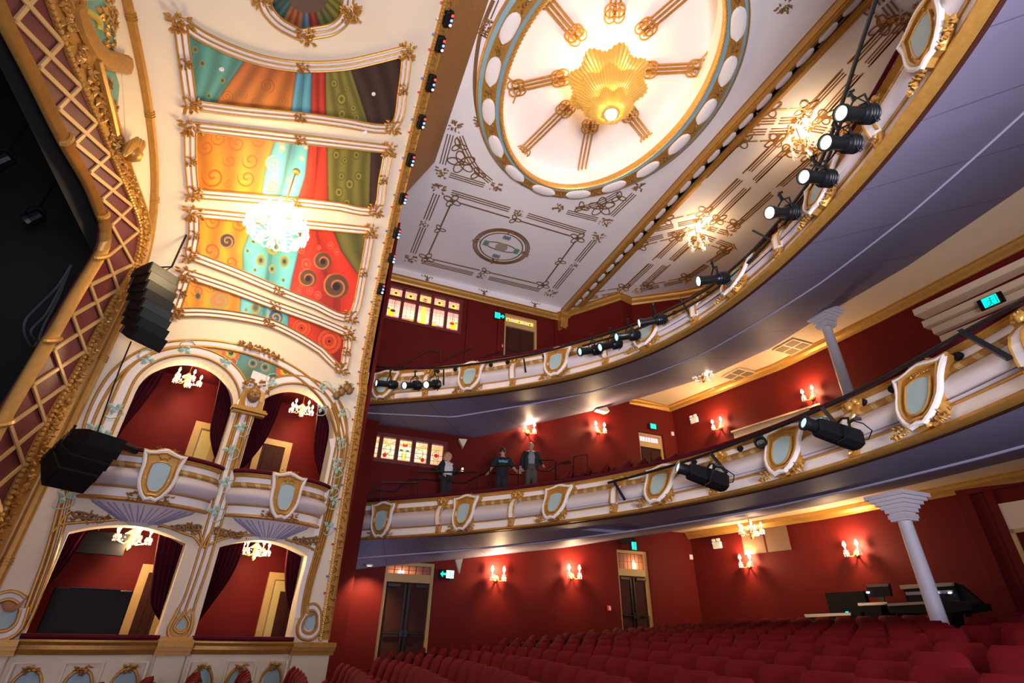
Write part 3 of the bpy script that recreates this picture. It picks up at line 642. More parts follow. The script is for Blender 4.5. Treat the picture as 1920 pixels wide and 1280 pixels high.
# ------------------------------------------------------------------ painted ceiling panels of the vault
def lin(r, g, b): return np.array([((c/255)/12.92 if c/255 <= .04045 else ((c/255+.055)/1.055)**2.4) for c in (r, g, b)])
def I(y, pts): q = np.array(pts, float); return np.interp(y, q[:, 0], q[:, 1])
SPI = [(650, 0, 1, 1)]
def mural(x, y):
    C = np.zeros((len(x), 3))
    b1 = I(y, [(0, 520), (95, 470), (195, 402), (225, 380), (230, -999)]); b2 = I(y, [(0, 590), (122, 557), (212, 545), (258, 516), (320, 497), (370, 490), (430, 470), (470, 455), (510, 455), (550, 452), (600, 448)])
    b3 = I(y, [(0, 590), (122, 585), (218, 583), (262, 580), (330, 572), (380, 556), (420, 562), (470, 560), (520, 548), (550, 543), (600, 541)]); b4 = I(y, [(0, 605), (122, 610), (220, 610), (265, 612), (385, 615), (425, 622), (470, 640), (510, 668), (550, 720)])
    b5 = I(y, [(0, 640), (122, 655), (230, 690), (270, 696), (390, 692), (420, 760)])
    up = np.clip((y-120)/280, 0, 1)[:, None]
    pal = [lin(62, 140, 135)*np.ones((len(x), 1)), lin(165, 85, 35)*(1-up)+lin(232, 150, 28)*up, lin(70, 135, 165)*(1-up)+lin(100, 190, 195)*up, lin(165, 45, 35)*(1-up)+lin(205, 50, 28)*up, lin(120, 115, 50)*(1-.2*up), lin(62, 42, 36)*np.ones((len(x), 1))]
    E = [-1e4+0*x, b1, b2, b3, b4, b5, 1e4+0*x]
    for k in range(6):
        m = (x >= E[k]) & (x < E[k+1])
        lo = np.maximum(E[k], x*0+340); hi = np.minimum(E[k+1], 770)
        f = (x-lo)/np.maximum(hi-lo, 1)
        w = np.sin(f*2*PI*(3.2 if k in (0, 1, 4, 5) else 1.6)+np.sin(y*.03+k)*.9)*.5+.5
        s = .62+.55*w
        cc = pal[k]*s[:, None]
        if k == 0: cc = cc+(np.sin(x*.045+y*.02) > .35)[:, None]*lin(50, 70, 0)*.35
        if k in (2, 3): cc = cc*(1-.35*(np.abs(f-.5) < .04))[:, None]
        C[m] = cc[m]
        e = np.minimum(x-E[k], E[k+1]-x)
        C[m & (e < 2)] *= .55
    def ringdot(cx, cy, r, a, b, c2):
        d = np.hypot((x-cx)/.8, y-cy)
        for q, col in ((1, a), (.7, b), (.38, c2)): C[d < r*q] = lin(*col)
    def spiral(cx, cy, r, col, w=.16, turns=1.6, fill=None, flip=1):
        d = np.hypot(x-cx, y-cy); ph = (np.arctan2(y-cy, (x-cx)*flip)/(2*PI)) % 1
        if fill is not None: C[d < r*.92] = lin(*fill)
        f = (d/r)*turns-ph; g = np.abs(f-np.round(f)); C[(g < w) & (d < r)] = lin(*col)
    for cx, cy, r in ((425, 180, 12), (455, 178, 9), (500, 160, 15), (520, 130, 9), (480, 192, 11), (530, 190, 11), (465, 145, 8)): spiral(cx, cy, r, (128, 58, 20), .1, 2.2)
    for cx, cy, r in ((360, 58, 5), (400, 75, 5), (427, 94, 5), (366, 92, 6), (379, 118, 6), (417, 150, 6), (391, 179, 5)): ringdot(cx, cy, r, (150, 130, 50), (90, 90, 60), (50, 50, 50))
    for cx, cy, r in ((626, 156, 8), (640, 185, 12), (641, 213, 10), (662, 202, 7), (668, 220, 8), (650, 165, 6)): ringdot(cx, cy, r, (95, 95, 40), (150, 140, 60), (90, 85, 40))
    for cx, cy, r in ((386, 275, 16), (410, 258, 15), (445, 268, 15), (486, 262, 14), (430, 300, 13), (470, 300, 17), (400, 330, 22), (463, 333, 18), (428, 342, 9)): spiral(cx, cy, r, (178, 82, 18), .12, 1.5)
    for cx, cy, r, c2 in ((529, 276, 8, (240, 235, 220)), (573, 276, 5, (235, 235, 225)), (566, 296, 5, (235, 235, 225)), (511, 350, 11, (225, 190, 130)), (542, 336, 5, (220, 215, 150))): ringdot(cx, cy, r, (205, 160, 60), (120, 180, 180), c2)
    spiral(512, 306, 15, (205, 180, 110), .13, 1.7, (95, 165, 190))
    for cx, cy, r in ((630, 290, 9), (646, 300, 7), (655, 345, 11), (635, 360, 10), (672, 330, 9), (640, 330, 8), (668, 290, 9), (650, 380, 9)): ringdot(cx, cy, r, (88, 86, 36), (140, 130, 55), (80, 76, 34))
    for cx, cy, r in ((400, 415, 15), (450, 420, 14), (395, 470, 22), (432, 492, 16)): spiral(cx, cy, r, (175, 80, 22), .12, 1.5)
    spiral(426, 452, 15, (215, 130, 60), .12, 1.6, (60, 56, 56))
    for cx, cy, r in ((489, 488, 11), (533, 490, 11), (510, 504, 8), (475, 452, 5), (464, 470, 4), (478, 506, 4), (531, 525, 4), (512, 462, 15)): ringdot(cx, cy, r, (160, 150, 40), (90, 140, 110), (80, 40, 30))
    for cx, cy, r in ((574, 495, 11), (565, 468, 8), (598, 464, 5), (631, 472, 7), (566, 532, 6), (580, 545, 8), (560, 545, 7), (617, 520, 6), (596, 553, 8), (620, 460, 7)): ringdot(cx, cy, r, (215, 90, 60), (190, 45, 30), (215, 100, 70))
    for cx, cy, r in ((605, 490, 18), (577, 522, 18), (630, 537, 25)): spiral(cx, cy, r, (205, 120, 60), .11, 1.7, (95, 66, 44)); C[np.hypot(x-cx, y-cy) < r*.3] = lin(32, 26, 34)
    for cx, cy, r in ((370, 545, 13), (395, 541, 9), (366, 530, 9), (345, 570, 9)): spiral(cx, cy, r, (170, 95, 30), .12, 1.5)
    spiral(412, 563, 19, (140, 150, 90), .16, 1.6, (205, 120, 60)); ringdot(371, 555, 6, (90, 85, 60), (60, 70, 70), (50, 60, 60))
    ringdot(479, 577, 11, (180, 150, 60), (90, 120, 110), (90, 80, 70)); ringdot(461, 581, 4, (200, 160, 80), (90, 140, 130), (90, 140, 130)); spiral(516, 595, 15, (200, 160, 80), .13, 1.7, (50, 95, 125))
    for cx, cy, r in ((565, 615, 20), (617, 640, 25)):
        d = np.hypot((x-cx)*1.05, y-cy)
        for q, col in ((1, (150, 40, 20)), (.93, (215, 75, 30)), (.66, (140, 38, 20)), (.6, (222, 85, 35)), (.34, (140, 38, 20)), (.28, (205, 60, 25)), (.12, (60, 20, 20))): C[d < r*q] = lin(*col)
    return C
def canvas(name, poly, fn, surf, step, off, par, m=PAINTING):
    q = np.array(poly, float); x0, y0 = q.min(0); x1, y1 = q.max(0)
    nx = int((x1-x0)/step)+2; ny = int((y1-y0)/step)+2
    X, Y = np.meshgrid(x0+np.arange(nx)*step, y0+np.arange(ny)*step, indexing='ij'); A = np.stack([X.ravel(), Y.ravel()], -1)
    cx, cy = X[:-1, :-1]+step/2, Y[:-1, :-1]+step/2; ins = np.zeros(cx.shape, bool)
    for i in range(len(q)):
        (ax, ay), (bx, by) = q[i], q[i-1]
        if ay == by: continue
        ins ^= ((ay > cy) != (by > cy)) & (cx < (bx-ax)*(cy-ay)/(by-ay)+ax)
    ii, jj = np.nonzero(ins); a = ii*ny+jj; F4 = np.stack([a, a+1, a+ny+1, a+ny], -1)
    used = np.unique(F4); rm = np.full(len(A), -1); rm[used] = np.arange(len(used)); A = A[used]
    mb = MB(); mb.v = [tuple(p) for p in surf.many(A, off)]; mb.f = [tuple(int(v) for v in f) for f in rm[F4]]
    mb.v = [tuple(inv @ V(p)) for p in mb.v]
    mb.c = np.c_[sum(fn(A[:, 0]+dx*step*.27, A[:, 1]+dy*step*.27) for dx in (-1, 1) for dy in (-1, 1))/4, np.ones(len(A))]
    return obj(name, mb, m, par)
def surf_path(surf, pts, off=0.): r = [surf.px(x, y, off) for x, y in pts]; return [p for p, n in r], [n for p, n in r]
def gframe(par, P, N, w=.2, closed=True, white=WHITE, gold=GOLD):
    o = obj('moulded_frame', MBT(MB().sweep(P, N, [(-w/2, 0), (-w/2, .03), (w/2, .03), (w/2, 0)], closed)), white, par)
    g = MB()
    for u, ww in ((-w/2, .035), (0, .03), (w/2, .035)): g.sweep(P, N, [(u-ww/2, .01), (u-ww/2, .05), (u, .065), (u+ww/2, .05), (u+ww/2, .01)], closed)
    obj('gilt_lines', MBT(g), gold, o); return o
def MBT(mb): mb.v = [tuple(inv @ V(p)) for p in mb.v]; return mb
PANELS = {
 'A': ('fan of teal, rust, blue and dark brown painted drapery, topmost panel of the vault', [[(337, 36), (380, 66), (440, 94), (500, 113), (565, 122), (640, 120), (700, 108), (762, 92)], [(754, 165), (735, 236)], [(650, 229), (562, 217), (450, 206), (358, 193)], [(347, 115)]]),
 'B': ('orange, aqua, red and olive painted drapery panel behind the chandelier rod', [[(357, 235), (450, 246), (562, 259), (728, 278)], [(717, 335), (703, 393)], [(635, 386), (555, 377), (450, 368), (363, 361)], [(358, 300)]]),
 'C': ('painted panel with blue peacock eyes and red spirals below the big chandelier', [[(364, 398), (450, 406), (555, 418), (694, 432)], [(680, 510), (656, 594)], [(590, 572), (522, 545), (440, 510), (357, 478)], [(364, 440)]]),
 'D': ('lowest curved painted panel with orange scrolls and two red ringed discs', [[(349, 514), (430, 541), (515, 573), (590, 600), (652, 626)], [(648, 660), (638, 692)], [(600, 658), (555, 630), (503, 606), (440, 593), (380, 587), (326, 588)], [(338, 552)]]),
}
for key, (lab, sides) in PANELS.items():
    loop = [p for s in sides for p in s]; P0, N0 = surf_path(VAULT, [(sum(p[0] for p in loop)/len(loop), sum(p[1] for p in loop)/len(loop))])
    t = thing('painted_panel', lab, 'mural', P0[0]); inv = Matrix.Translation(-P0[0])
    L = []
    for i, s in enumerate(sides):
        nxt = sides[(i+1) % 4][0]; prv = sides[i-1][-1]
        q = ([prv] if i in (1, 3) else [])+s+([nxt] if i in (1, 3) else [])
        c = cr(q, 5) if len(q) > 2 else dense(q, 6)
        L += [tuple(p) for p in (c[1:-1] if i in (1, 3) else c)]
    canvas('painting', L, mural, VAULT, 1.25, .015, t)
    P, N = surf_path(VAULT, L, .02); gframe(t, P, N)
    cor = [sides[0][0], sides[0][-1], sides[2][0], sides[2][-1]]
    cor = [sides[0][0], sides[0][-1], sides[1][-1], sides[2][-1]]
    mids = [sides[0][len(sides[0])//2] if key != 'A' else (567, 122), sides[1][0], sides[2][{'A': 1, 'B': 1, 'C': 1, 'D': 2}[key]], sides[3][0]]
    for nm, lst, sz in (('corner_ornament', cor, .48), ('side_ornament', mids, .3)):
        for j, (x, y) in enumerate(lst):
            p, n = VAULT.px(x, y, .05); q2, _ = VAULT.px(x+5, y, .05)
            obj(nm, MBT(leaves(MB(), frame(p, q2-p, None, n), sz*.95, sz*.95, 30, j+7, .08, .36)), GOLD, t)
t = thing('painted_panel', 'lobed painted medallion at the top of the vault, cut by the frame edge', 'mural', VAULT.px(575, 0)[0]); inv = Matrix.Translation(-VAULT.px(575, 0)[0])
ov = cr([(495, -10), (500, 14), (520, 38), (548, 55), (567, 62), (590, 58), (620, 52), (640, 38), (648, 24), (650, 5), (648, -25), (600, -55), (540, -50), (505, -30)], 5, True)
def mural2(x, y):
    C = np.zeros((len(x), 3)); a = np.arctan2(x-572, y+40)
    for lo, col in ((-9, (46, 78, 70)), (-.75, (58, 98, 88)), (-.48, (150, 84, 38)), (-.08, (70, 110, 130)), (.08, (140, 48, 40)), (.3, (92, 96, 50)), (.62, (120, 116, 44))): C[a > lo] = lin(*col)
    C *= (.75+.35*np.sin(a*38))[:, None]; C[(np.hypot(x-578, (y+4)*1.3) < 36)] = lin(96, 74, 62); return C
canvas('painting', [tuple(p) for p in ov], mural2, VAULT, 2, .015, t)
P, N = surf_path(VAULT, [tuple(p) for p in ov], .02); gframe(t, P, N)
for j, (x, y) in enumerate(((490, -2), (572, 64), (660, 22), (653, 20))):
    p, n = VAULT.px(x, y, .05); q2, _ = VAULT.px(x+5, y, .05); obj('side_ornament', MBT(leaves(MB(), frame(p, q2-p, None, n), .4, .4, 26, j, .08, .38)), GOLD, t)
# ------------------------------------------------------------------ the boxes
inv = Matrix.Identity(4)
def wpath(pts, off=.0, n=0): # smooth path on the wall of the boxes through photo pixels
    return [WALL.px(x, y, off)[0] for x, y in (cr(pts, n) if n else pts)]
def suvz(sz, off=0.): return [WALL.uv(s, z, off) for s, z in sz]
LINE = lambda w, h: [(-w/2, 0), (-w/2, h*.6), (-w*.2, h), (w*.2, h), (w/2, h*.6), (w/2, 0)]
def goldline(mb, pts, w=.055, h=.05): return mb.sweep(pts, WN, LINE(w, h))
def sprig(par, p, a, sc=1.):
    M = frame(p, WD, (0, 0, 1)) @ Rm(a); s = sc*.2; mb = MB()
    for d in (0, 2.2, -2.2):
        q = M @ Rm(d); mb.add([q @ V(v) for v in ((0, 0, .01), (s*.35, -s*.28, .02), (s*.8, 0, .015), (s*.35, s*.28, .02), (s*.35, 0, .055))], [(0, 1, 4), (1, 2, 4), (2, 3, 4), (3, 0, 4), (0, 3, 2, 1)])
    mb.tube([M @ V((s*(-.2+.75*math.cos(t)), s*(-.6+.5*math.sin(t)), .03)) for t in (1.2, .3, -.6, -1.5, -2.4, -3.2)], .012, 5)
    return obj('leaf_sprig', mb, MINT, par)
MINT = mat('mint_leaf_paint', (.38, .58, .50), .6)
def archivolt(lab, A, zb, leg_l, leg_r, sprigs):
    cs, r, zs = A
    def pth(rr): return [WALL.uv(cs-rr, z) for z in np.linspace(zb, zs, 6)[:-1]]+[WALL.uv(cs-rr*math.cos(PI*k/30), zs+rr*math.sin(PI*k/30)) for k in range(31)]+[WALL.uv(cs+rr, z) for z in np.linspace(zs, zb, 6)[1:]]
    t = thing('arch_surround', lab, 'moulding')
    obj('white_band', MB().sweep(pth(r+.21), WN, LINE(.16, .03)), WHITE, t, True)
    g = MB(); goldline(g, pth(r+.10)); goldline(g, pth(r+.31)); obj('gilt_line', g, GOLD, t, True)
    for a in sprigs: sprig(t, WALL.uv(cs+(r+.21)*math.cos(a), zs+(r+.21)*math.sin(a), .03), a+PI/2)
    for s, zz_ in leg_l: sprig(t, WALL.uv(s, zz_, .03), .6)
    return t
archivolt('white and gilt surround with mint leaf sprigs around the upper box arch nearest the stage', AL, 2.95, [(-5.24, 3.2), (-5.24, 3.75)], [], (2.55, 1.9, 1.15, .45))
archivolt('white and gilt surround with mint leaf sprigs around the arch beside the red wall', AR, 2.95, [(-.58, 3.6), (-.57, 2.95)], [], (2.3, 1.2, .5))
# wide arch over both boxes with its tympanum painting
t = thing('arch_surround', 'wide white and gilt arch spanning both upper boxes with a carved rose spray on top', 'moulding')
top = [(150, 838), (160, 790), (182, 738), (212, 695), (255, 662), (310, 643), (370, 638), (425, 643), (480, 656), (530, 677), (575, 705), (607, 735), (628, 765)]
inn = [(163, 838), (173, 795), (195, 746), (224, 705), (263, 674), (315, 655), (370, 650), (422, 655), (472, 667), (520, 686), (563, 712), (594, 740), (612, 765)]
obj('white_band', MB().sweep(wpath([((a+c)/2, (b+d)/2) for (a, b), (c, d) in zip(top, inn)], .0, 4), WN, LINE(.15, .04)), WHITE, t, True)
g = MB(); goldline(g, wpath(top, 0, 4), .06, .06); goldline(g, wpath(inn, 0, 4), .06, .06); obj('gilt_line', g, GOLD, t, True)
rs = MB()
for j, (x, y) in enumerate(((455, 648), (472, 651), (488, 657), (505, 664), (521, 673))): p, n = WALL.px(x, y, .05); leaves(rs, frame(p, WD, (0, 0, 1)) @ Rm(-.35), .26, .22, 14, j, .1, .6)
obj('rose_spray', rs, GOLDB, t)
t = thing('painted_panel', 'small painted tympanum with blue scroll eyes between the two upper box arches', 'mural')
def mural3(x, y):
    C = np.zeros((len(x), 3)); f = np.clip((y-650)/80, 0, 1)[:, None]
    C[:] = lin(62, 140, 165)*(1-f)+lin(110, 130, 45)*f
    C[x < 440+(y-650)*.0] = lin(215, 150, 45); C[x > 530] = lin(190, 60, 30)
    C *= (.85+.2*np.sin(x*.12+y*.07))[:, None]
    for cx, cy, r in ((433, 661, 17), (536, 694, 18)):
        d = np.hypot(x-cx, (y-cy)*.85)
        for q, col in ((1, (215, 95, 35)), (.6, (225, 170, 40)), (.42, (215, 200, 60)), (.3, (60, 75, 50))): C[d < r*q] = lin(*col)
    for cx, cy, r in ((474, 681, 8), (497, 688, 8), (487, 675, 4)):
        d = np.hypot(x-cx, y-cy)
        for q, col in ((1, (200, 150, 70)), (.75, (60, 120, 130)), (.4, (35, 50, 55))): C[d < r*q] = lin(*col)
    return C
canvas('painting', [(378, 655), (425, 658), (470, 668), (518, 687), (560, 712), (572, 722), (545, 712), (520, 716), (500, 728), (484, 745), (470, 752), (455, 740), (446, 715), (436, 690), (418, 670), (400, 660)], mural3, WALL, 1.6, .012, t)
# centre pilaster: mask capital, three gilt stems and the lyre-shaped foot
t = thing('pilaster_ornament', 'gilt stems with a woman mask capital and lyre foot on the pier between the boxes', 'ornament')
LP = [[(452, 775), (440, 805), (428, 845), (415, 890), (402, 935), (390, 975), (377, 1020), (362, 1070), (346, 1118), (333, 1143)],
      [(463, 778), (452, 810), (440, 850), (428, 892), (415, 937), (401, 980), (388, 1022), (372, 1072), (356, 1118), (346, 1146)],
      [(475, 782), (464, 815), (452, 852), (441, 895), (427, 938), (413, 985), (400, 1026), (385, 1075), (369, 1120), (361, 1148)]]
obj('white_ground', MB().sweep(wpath(LP[1], .0, 4), WN, LINE(.3, .025)), WHITE, t, True)
for l in LP: obj('gilt_stem', goldline(MB(), wpath(l, .02, 4), .045, .05), GOLD, t, True)
for x, y in ((452, 800), (431, 843), (421, 903), (402, 957)): sprig(t, WALL.px(x, y, .05)[0], 1.1)
p0 = WALL.px(474, 742, 0)[0]; F0 = frame(p0, WD, (0, 0, 1))
m = obj('mask', MB().prism([[(-.2, -.35), (.2, -.35), (.24, .55), (-.16, .6)]], F0, 0, .06), WHITE, t)
f = MB(); f.ball(F0 @ V((0, -.02, .12)), .17, 12, F0.to_3x3().to_4x4(), (.85, 1.15, .7)); f.ball(F0 @ V((0, -.03, .26)), .035, 8, F0.to_3x3().to_4x4(), (.6, 1.5, 1))
for s in (-1, 1): f.ball(F0 @ V((s*.06, .03, .23)), .024, 6); f.ball(F0 @ V((s*.07, -.06, .2)), .04, 6)
f.ball(F0 @ V((0, -.11, .22)), .045, 8, F0.to_3x3().to_4x4(), (1.2, .45, .6)); obj('face', f, BRONZE, m, True)
h = MB()
for s in (-1, 1):
    for j in range(5): h.tube([F0 @ V((s*(.02+.03*j), .17-.02*j, .12)), F0 @ V((s*(.15+.015*j), .08, .12)), F0 @ V((s*(.17+.02*j), -.12, .08)), F0 @ V((s*(.13+.03*j), -.34, .06))], .026, 5)
leaves(h, F0 @ Tm(0, .28, .08), .42, .22, 18, 3, .09, .7); leaves(h, F0 @ Tm(-.24, .2, .05), .16, .24, 9, 4, .06, .7); leaves(h, F0 @ Tm(.26, .22, .05), .16, .3, 9, 5, .06, .7); obj('hair_and_roses', h, GOLD, m)
s_ = MB()
for z, w, d in ((-.5, .34, .16), (-.44, .38, .2), (-.39, .35, .17)): s_.box((-w, z, 0), (w, z+.045, d), F0)
for j in range(7): s_.box((-.17+.05*j, -.38, .03), (-.145+.05*j, -.28, .08), F0)
obj('gilt_shelf', s_, GOLD, m)
ly = thing('lyre_ornament', 'gilt lyre-shaped foot with pale green openings at the base of the pier between boxes', 'ornament')
LO = [(330, 1148), (322, 1160), (314, 1175), (311, 1188), (318, 1196), (332, 1199), (348, 1196), (358, 1185), (362, 1168), (361, 1150), (356, 1140), (349, 1150), (345, 1142), (339, 1150)]
def wprism(px, o0, o1): q = [WALL.to(WALL.px(x, y)[0]) for x, y in px]; A_ = sum(q[i-1][0]*q[i][1]-q[i][0]*q[i-1][1] for i in range(len(q))); return MB().prism([q if A_ > 0 else q[::-1]], MW, o0, o1)
obj('body', wprism([tuple(p) for p in cr(LO, 4, True)], 0, .07), GOLD, ly)
r_ = MB(); goldline(r_, wpath([(335, 1140), (326, 1158), (316, 1178), (318, 1192), (333, 1196), (350, 1191), (359, 1172), (361, 1150)], .06, 4), .06, .05); goldline(r_, wpath([(345, 1150), (332, 1165), (326, 1178), (337, 1186), (350, 1180), (354, 1166), (345, 1150)], .06, 4), .045, .05); obj('rim', r_, GOLDB, ly, True)
for pts in ([(343, 1160), (332, 1168), (328, 1176), (338, 1180), (346, 1177), (349, 1168)], [(333, 1147), (327, 1156), (332, 1157), (337, 1153)], [(355, 1147), (350, 1153), (354, 1157), (358, 1154)]): obj('green_inset', wprism(pts, .05, .075), TEAL, ly)
bs = MB()
p1 = WALL.px(335, 1197)[0]; F1 = frame(p1, WD, (0, 0, 1)); bs.box((-.34, -.1, 0), (.26, .03, .12), F1); obj('foot', bs, GOLD, ly)
# right and left outer stems with volutes
t = thing('pilaster_ornament', 'gilt bud cluster with long stems curling into a volute beside the red wall', 'ornament')
base = [(634, 752), (644, 783), (650, 814), (651, 840), (643, 882), (634, 920), (624, 957), (612, 1002), (598, 1050), (586, 1090), (578, 1125), (574, 1150)]
for k in range(4): obj('gilt_stem', goldline(MB(), wpath([(x-k*(7-.35*i), y+k*(3 if i < 3 else 1)) for i, (x, y) in enumerate(base)], 0, 4), .05, .06), GOLD, t, True)
obj('white_ground', MB().sweep(wpath([(x-27+1.5*i, y+8) for i, (x, y) in enumerate(base[2:])], 0, 4), WN, LINE(.16, .02)), WHITE, t, True)
bud = MB()
for k, (x, y) in enumerate(((650, 727), (640, 735), (631, 741), (655, 732))):
    p = WALL.px(x, y, .1)[0]; bud.ball(p, .1, 8, sc=(1, 1, 1.2)); leaves(bud, frame(p+V((0, 0, .08)), WD, (0, 0, 1)), .2, .2, 6, k, .08, .8)
obj('bud_cluster', bud, BRONZE, t, True)
for x, y in ((630, 733), (642, 726), (655, 722), (602, 765), (638, 826), (632, 880), (626, 938), (616, 985)): sprig(t, WALL.px(x, y, .07)[0], .5, .9)
def volute(t, pts, inset, disc):
    obj('white_curl', MB().sweep(wpath(pts, .02, 5), WN, LINE(.13, .06)), WHITE, t, True)
    c = np.array(pts); cc = c.mean(0); g = MB()
    for f in (.78, 1.2): goldline(g, wpath([tuple(cc+(p-cc)*f) for p in c], .02, 5), .06, .08)
    obj('gilt_curl', g, GOLD, t, True); obj('green_inset', wprism(inset, 0, .03), TEAL, t); p = WALL.px(*disc)[0]; obj('disc', MB().lathe([(.13, 0), (.13, .05), (.1, .07), (.01, .07)], frame(p, WD, (0, 0, 1)), 16), mat('copper_paint', (.45, .22, .08), .5) if 'copper_paint' not in bpy.data.materials else bpy.data.materials['copper_paint'], t, True)
volute(t, [(573, 1150), (562, 1170), (562, 1186), (572, 1193), (584, 1192), (594, 1182), (597, 1165), (596, 1148), (588, 1138), (578, 1139)], [(571, 1150), (571, 1172), (577, 1180), (586, 1178), (592, 1165), (590, 1150)], (582, 1143))
t = thing('pilaster_ornament', 'gilt stems curling into a green-centred volute beside the proscenium frame', 'ornament')
bl_ = [(150, 838), (125, 900), (110, 950), (97, 1000), (82, 1050), (62, 1105), (47, 1145)]
for k in range(2): obj('gilt_stem', goldline(MB(), wpath([(x+k*8, y+k*3) for x, y in bl_], 0, 4), .06, .06), GOLD, t, True)
obj('gilt_stem', goldline(MB(), wpath([(168, 842), (140, 905), (127, 955), (114, 1005), (98, 1055), (80, 1105), (62, 1150), (48, 1178)], 0, 4), .05, .06), GOLD, t, True)
obj('white_ground', MB().sweep(wpath([(162, 842), (134, 905), (121, 955), (108, 1003), (91, 1053), (72, 1105), (55, 1150)], 0, 4), WN, LINE(.13, .03)), WHITE, t, True)
for x, y in ((176, 803), (122, 930)): sprig(t, WALL.px(x, y, .05)[0], .5)
volute(t, [(47, 1140), (36, 1172), (18, 1188), (-6, 1192), (-30, 1180), (-30, 1150), (-8, 1125), (14, 1116), (30, 1118), (42, 1126)], [(-10, 1170), (0, 1150), (14, 1140), (34, 1142), (28, 1165), (12, 1178), (-6, 1180)], (24, 1131))
# carved sprays over the lower openings
def spray(lab, tri, stem, seed):
    t = thing('carved_spray', lab, 'ornament'); mb = MB(); (ax, ay), (bx, by), (cx, cy) = tri; r = random.Random(seed)
    for k in range(26):
        u, v = r.random(), r.random()
        if u+v > 1: u, v = 1-u, 1-v
        p = WALL.px(ax+(bx-ax)*u+(cx-ax)*v, ay+(by-ay)*u+(cy-ay)*v, .02)[0]; leaves(mb, frame(p, WD, (0, 0, 1)) @ Rm(r.uniform(-1, 1)), .14, .1, 3, seed+k, .06, .9)
    obj('rose_leaves', mb, GOLD, t)
    st = MB()
    for s in stem: goldline(st, wpath(s, 0, 5), .05, .06)
    obj('stem', st, GOLD, t, True)
    c = MB()
    for k in range(4):
        f = .2+.2*k; x = ax+(cx-ax)*.3+(bx-ax)*f*.8; y = ay+(cy-ay)*.3+(by-ay)*f*.8
        c.sweep(wpath([(x+9*math.cos(a), y+5*math.sin(a)) for a in np.linspace(0, 2*PI, 13)[:-1]], .02), WN, LINE(.035, .05), True)
    obj('loop', c, BRONZE, t, True)
spray('carved gilt rose spray over the lower opening nearest the stage, left side', ((132, 953), (220, 973), (130, 980)), [[(95, 1003), (112, 985), (140, 980), (170, 978), (220, 974)], [(112, 985), (120, 970), (134, 958)]], 1)
spray('carved gilt rose spray left of the central pier, over the lower openings', ((300, 983), (372, 982), (375, 1005)), [[(378, 1027), (365, 1008), (345, 1000), (320, 990), (298, 984)], [(378, 1027), (376, 1005), (370, 985)]], 2)
spray('carved gilt rose spray right of the central pier, over the lower openings', ((400, 988), (470, 1003), (400, 1010)), [[(380, 1027), (398, 1018), (425, 1008), (450, 1004), (474, 1003)], [(380, 1027), (390, 1005), (402, 990)]], 3)
spray('carved gilt rose spray over the lower opening beside the red circle wall', ((536, 1010), (594, 1004), (592, 1030)), [[(598, 1045), (590, 1032), (570, 1022), (545, 1014), (534, 1011)], [(598, 1045), (596, 1020), (592, 1005)]], 4)
# bow-fronted parapets
class Bow:
    def __init__(s, s0, s1, b):
        s.s0, s.s1, s.b = s0, s1, b; s.mid = (s0+s1)/2; q = np.linspace(s0, s1, 40)
        s.pb = [s.P(x, 0) for x in q]; s.pt = [s.P(x, 1) for x in q]; s.n = [s.nrm(x) for x in q]
    def off(s, x): u = (x-s.mid)/(s.s1-s.s0)*2; return s.b*math.sqrt(max(0, 1-min(1, u*u)*.93))-s.b*.26
    def nrm(s, x): e = .03; a = WALL.uv(x-e, 0, s.off(x-e)); b = WALL.uv(x+e, 0, s.off(x+e)); t = (b-a).normalized(); return V((t.y, -t.x, 0))
    def P(s, x, v, off=0.): return WALL.uv(x, 2.0+.88*v, s.off(x))+s.nrm(x)*off
    band = Front.band
for lab, s0, s1 in (('bow-fronted parapet with a teal shield on the upper box nearest the stage', -5.2, -3.08), ('bow-fronted parapet with a teal shield on the upper box beside the red wall', -2.72, -.74)):
    F = Bow(s0, s1, .5); root = front('box_parapet', F, lab, [(None, 0)], [], 0, int(s0*-10), 'parapet', .92)
    iv = Matrix.Translation(-F.P(F.mid, 0))
    mb = MB(); sm = F.mid; apex = WALL.uv(sm, 1.62, .02)
    mb.strip([iv @ (p-F.n[i]*.1+V((0, 0, .02))) for i, p in enumerate(F.pb)], [iv @ (apex+WD*(.25*(i/39-.5))) for i in range(40)]); bs = obj('underside', mb, BULGE, root, True)
    rb = MB()
    for k in range(15):
        i = 2+int(k*35/14); a = F.pb[i]-F.n[i]*.14; b = apex+WD*(.3*(k/14-.5)); d = b-a
        rb.tube([iv @ (a+d*.03-V((0, 0, .02))), iv @ (a+d*.8-V((0, 0, .02)))], [.018, .012], 4)
    obj('fan_slot', rb, LILAC, bs)
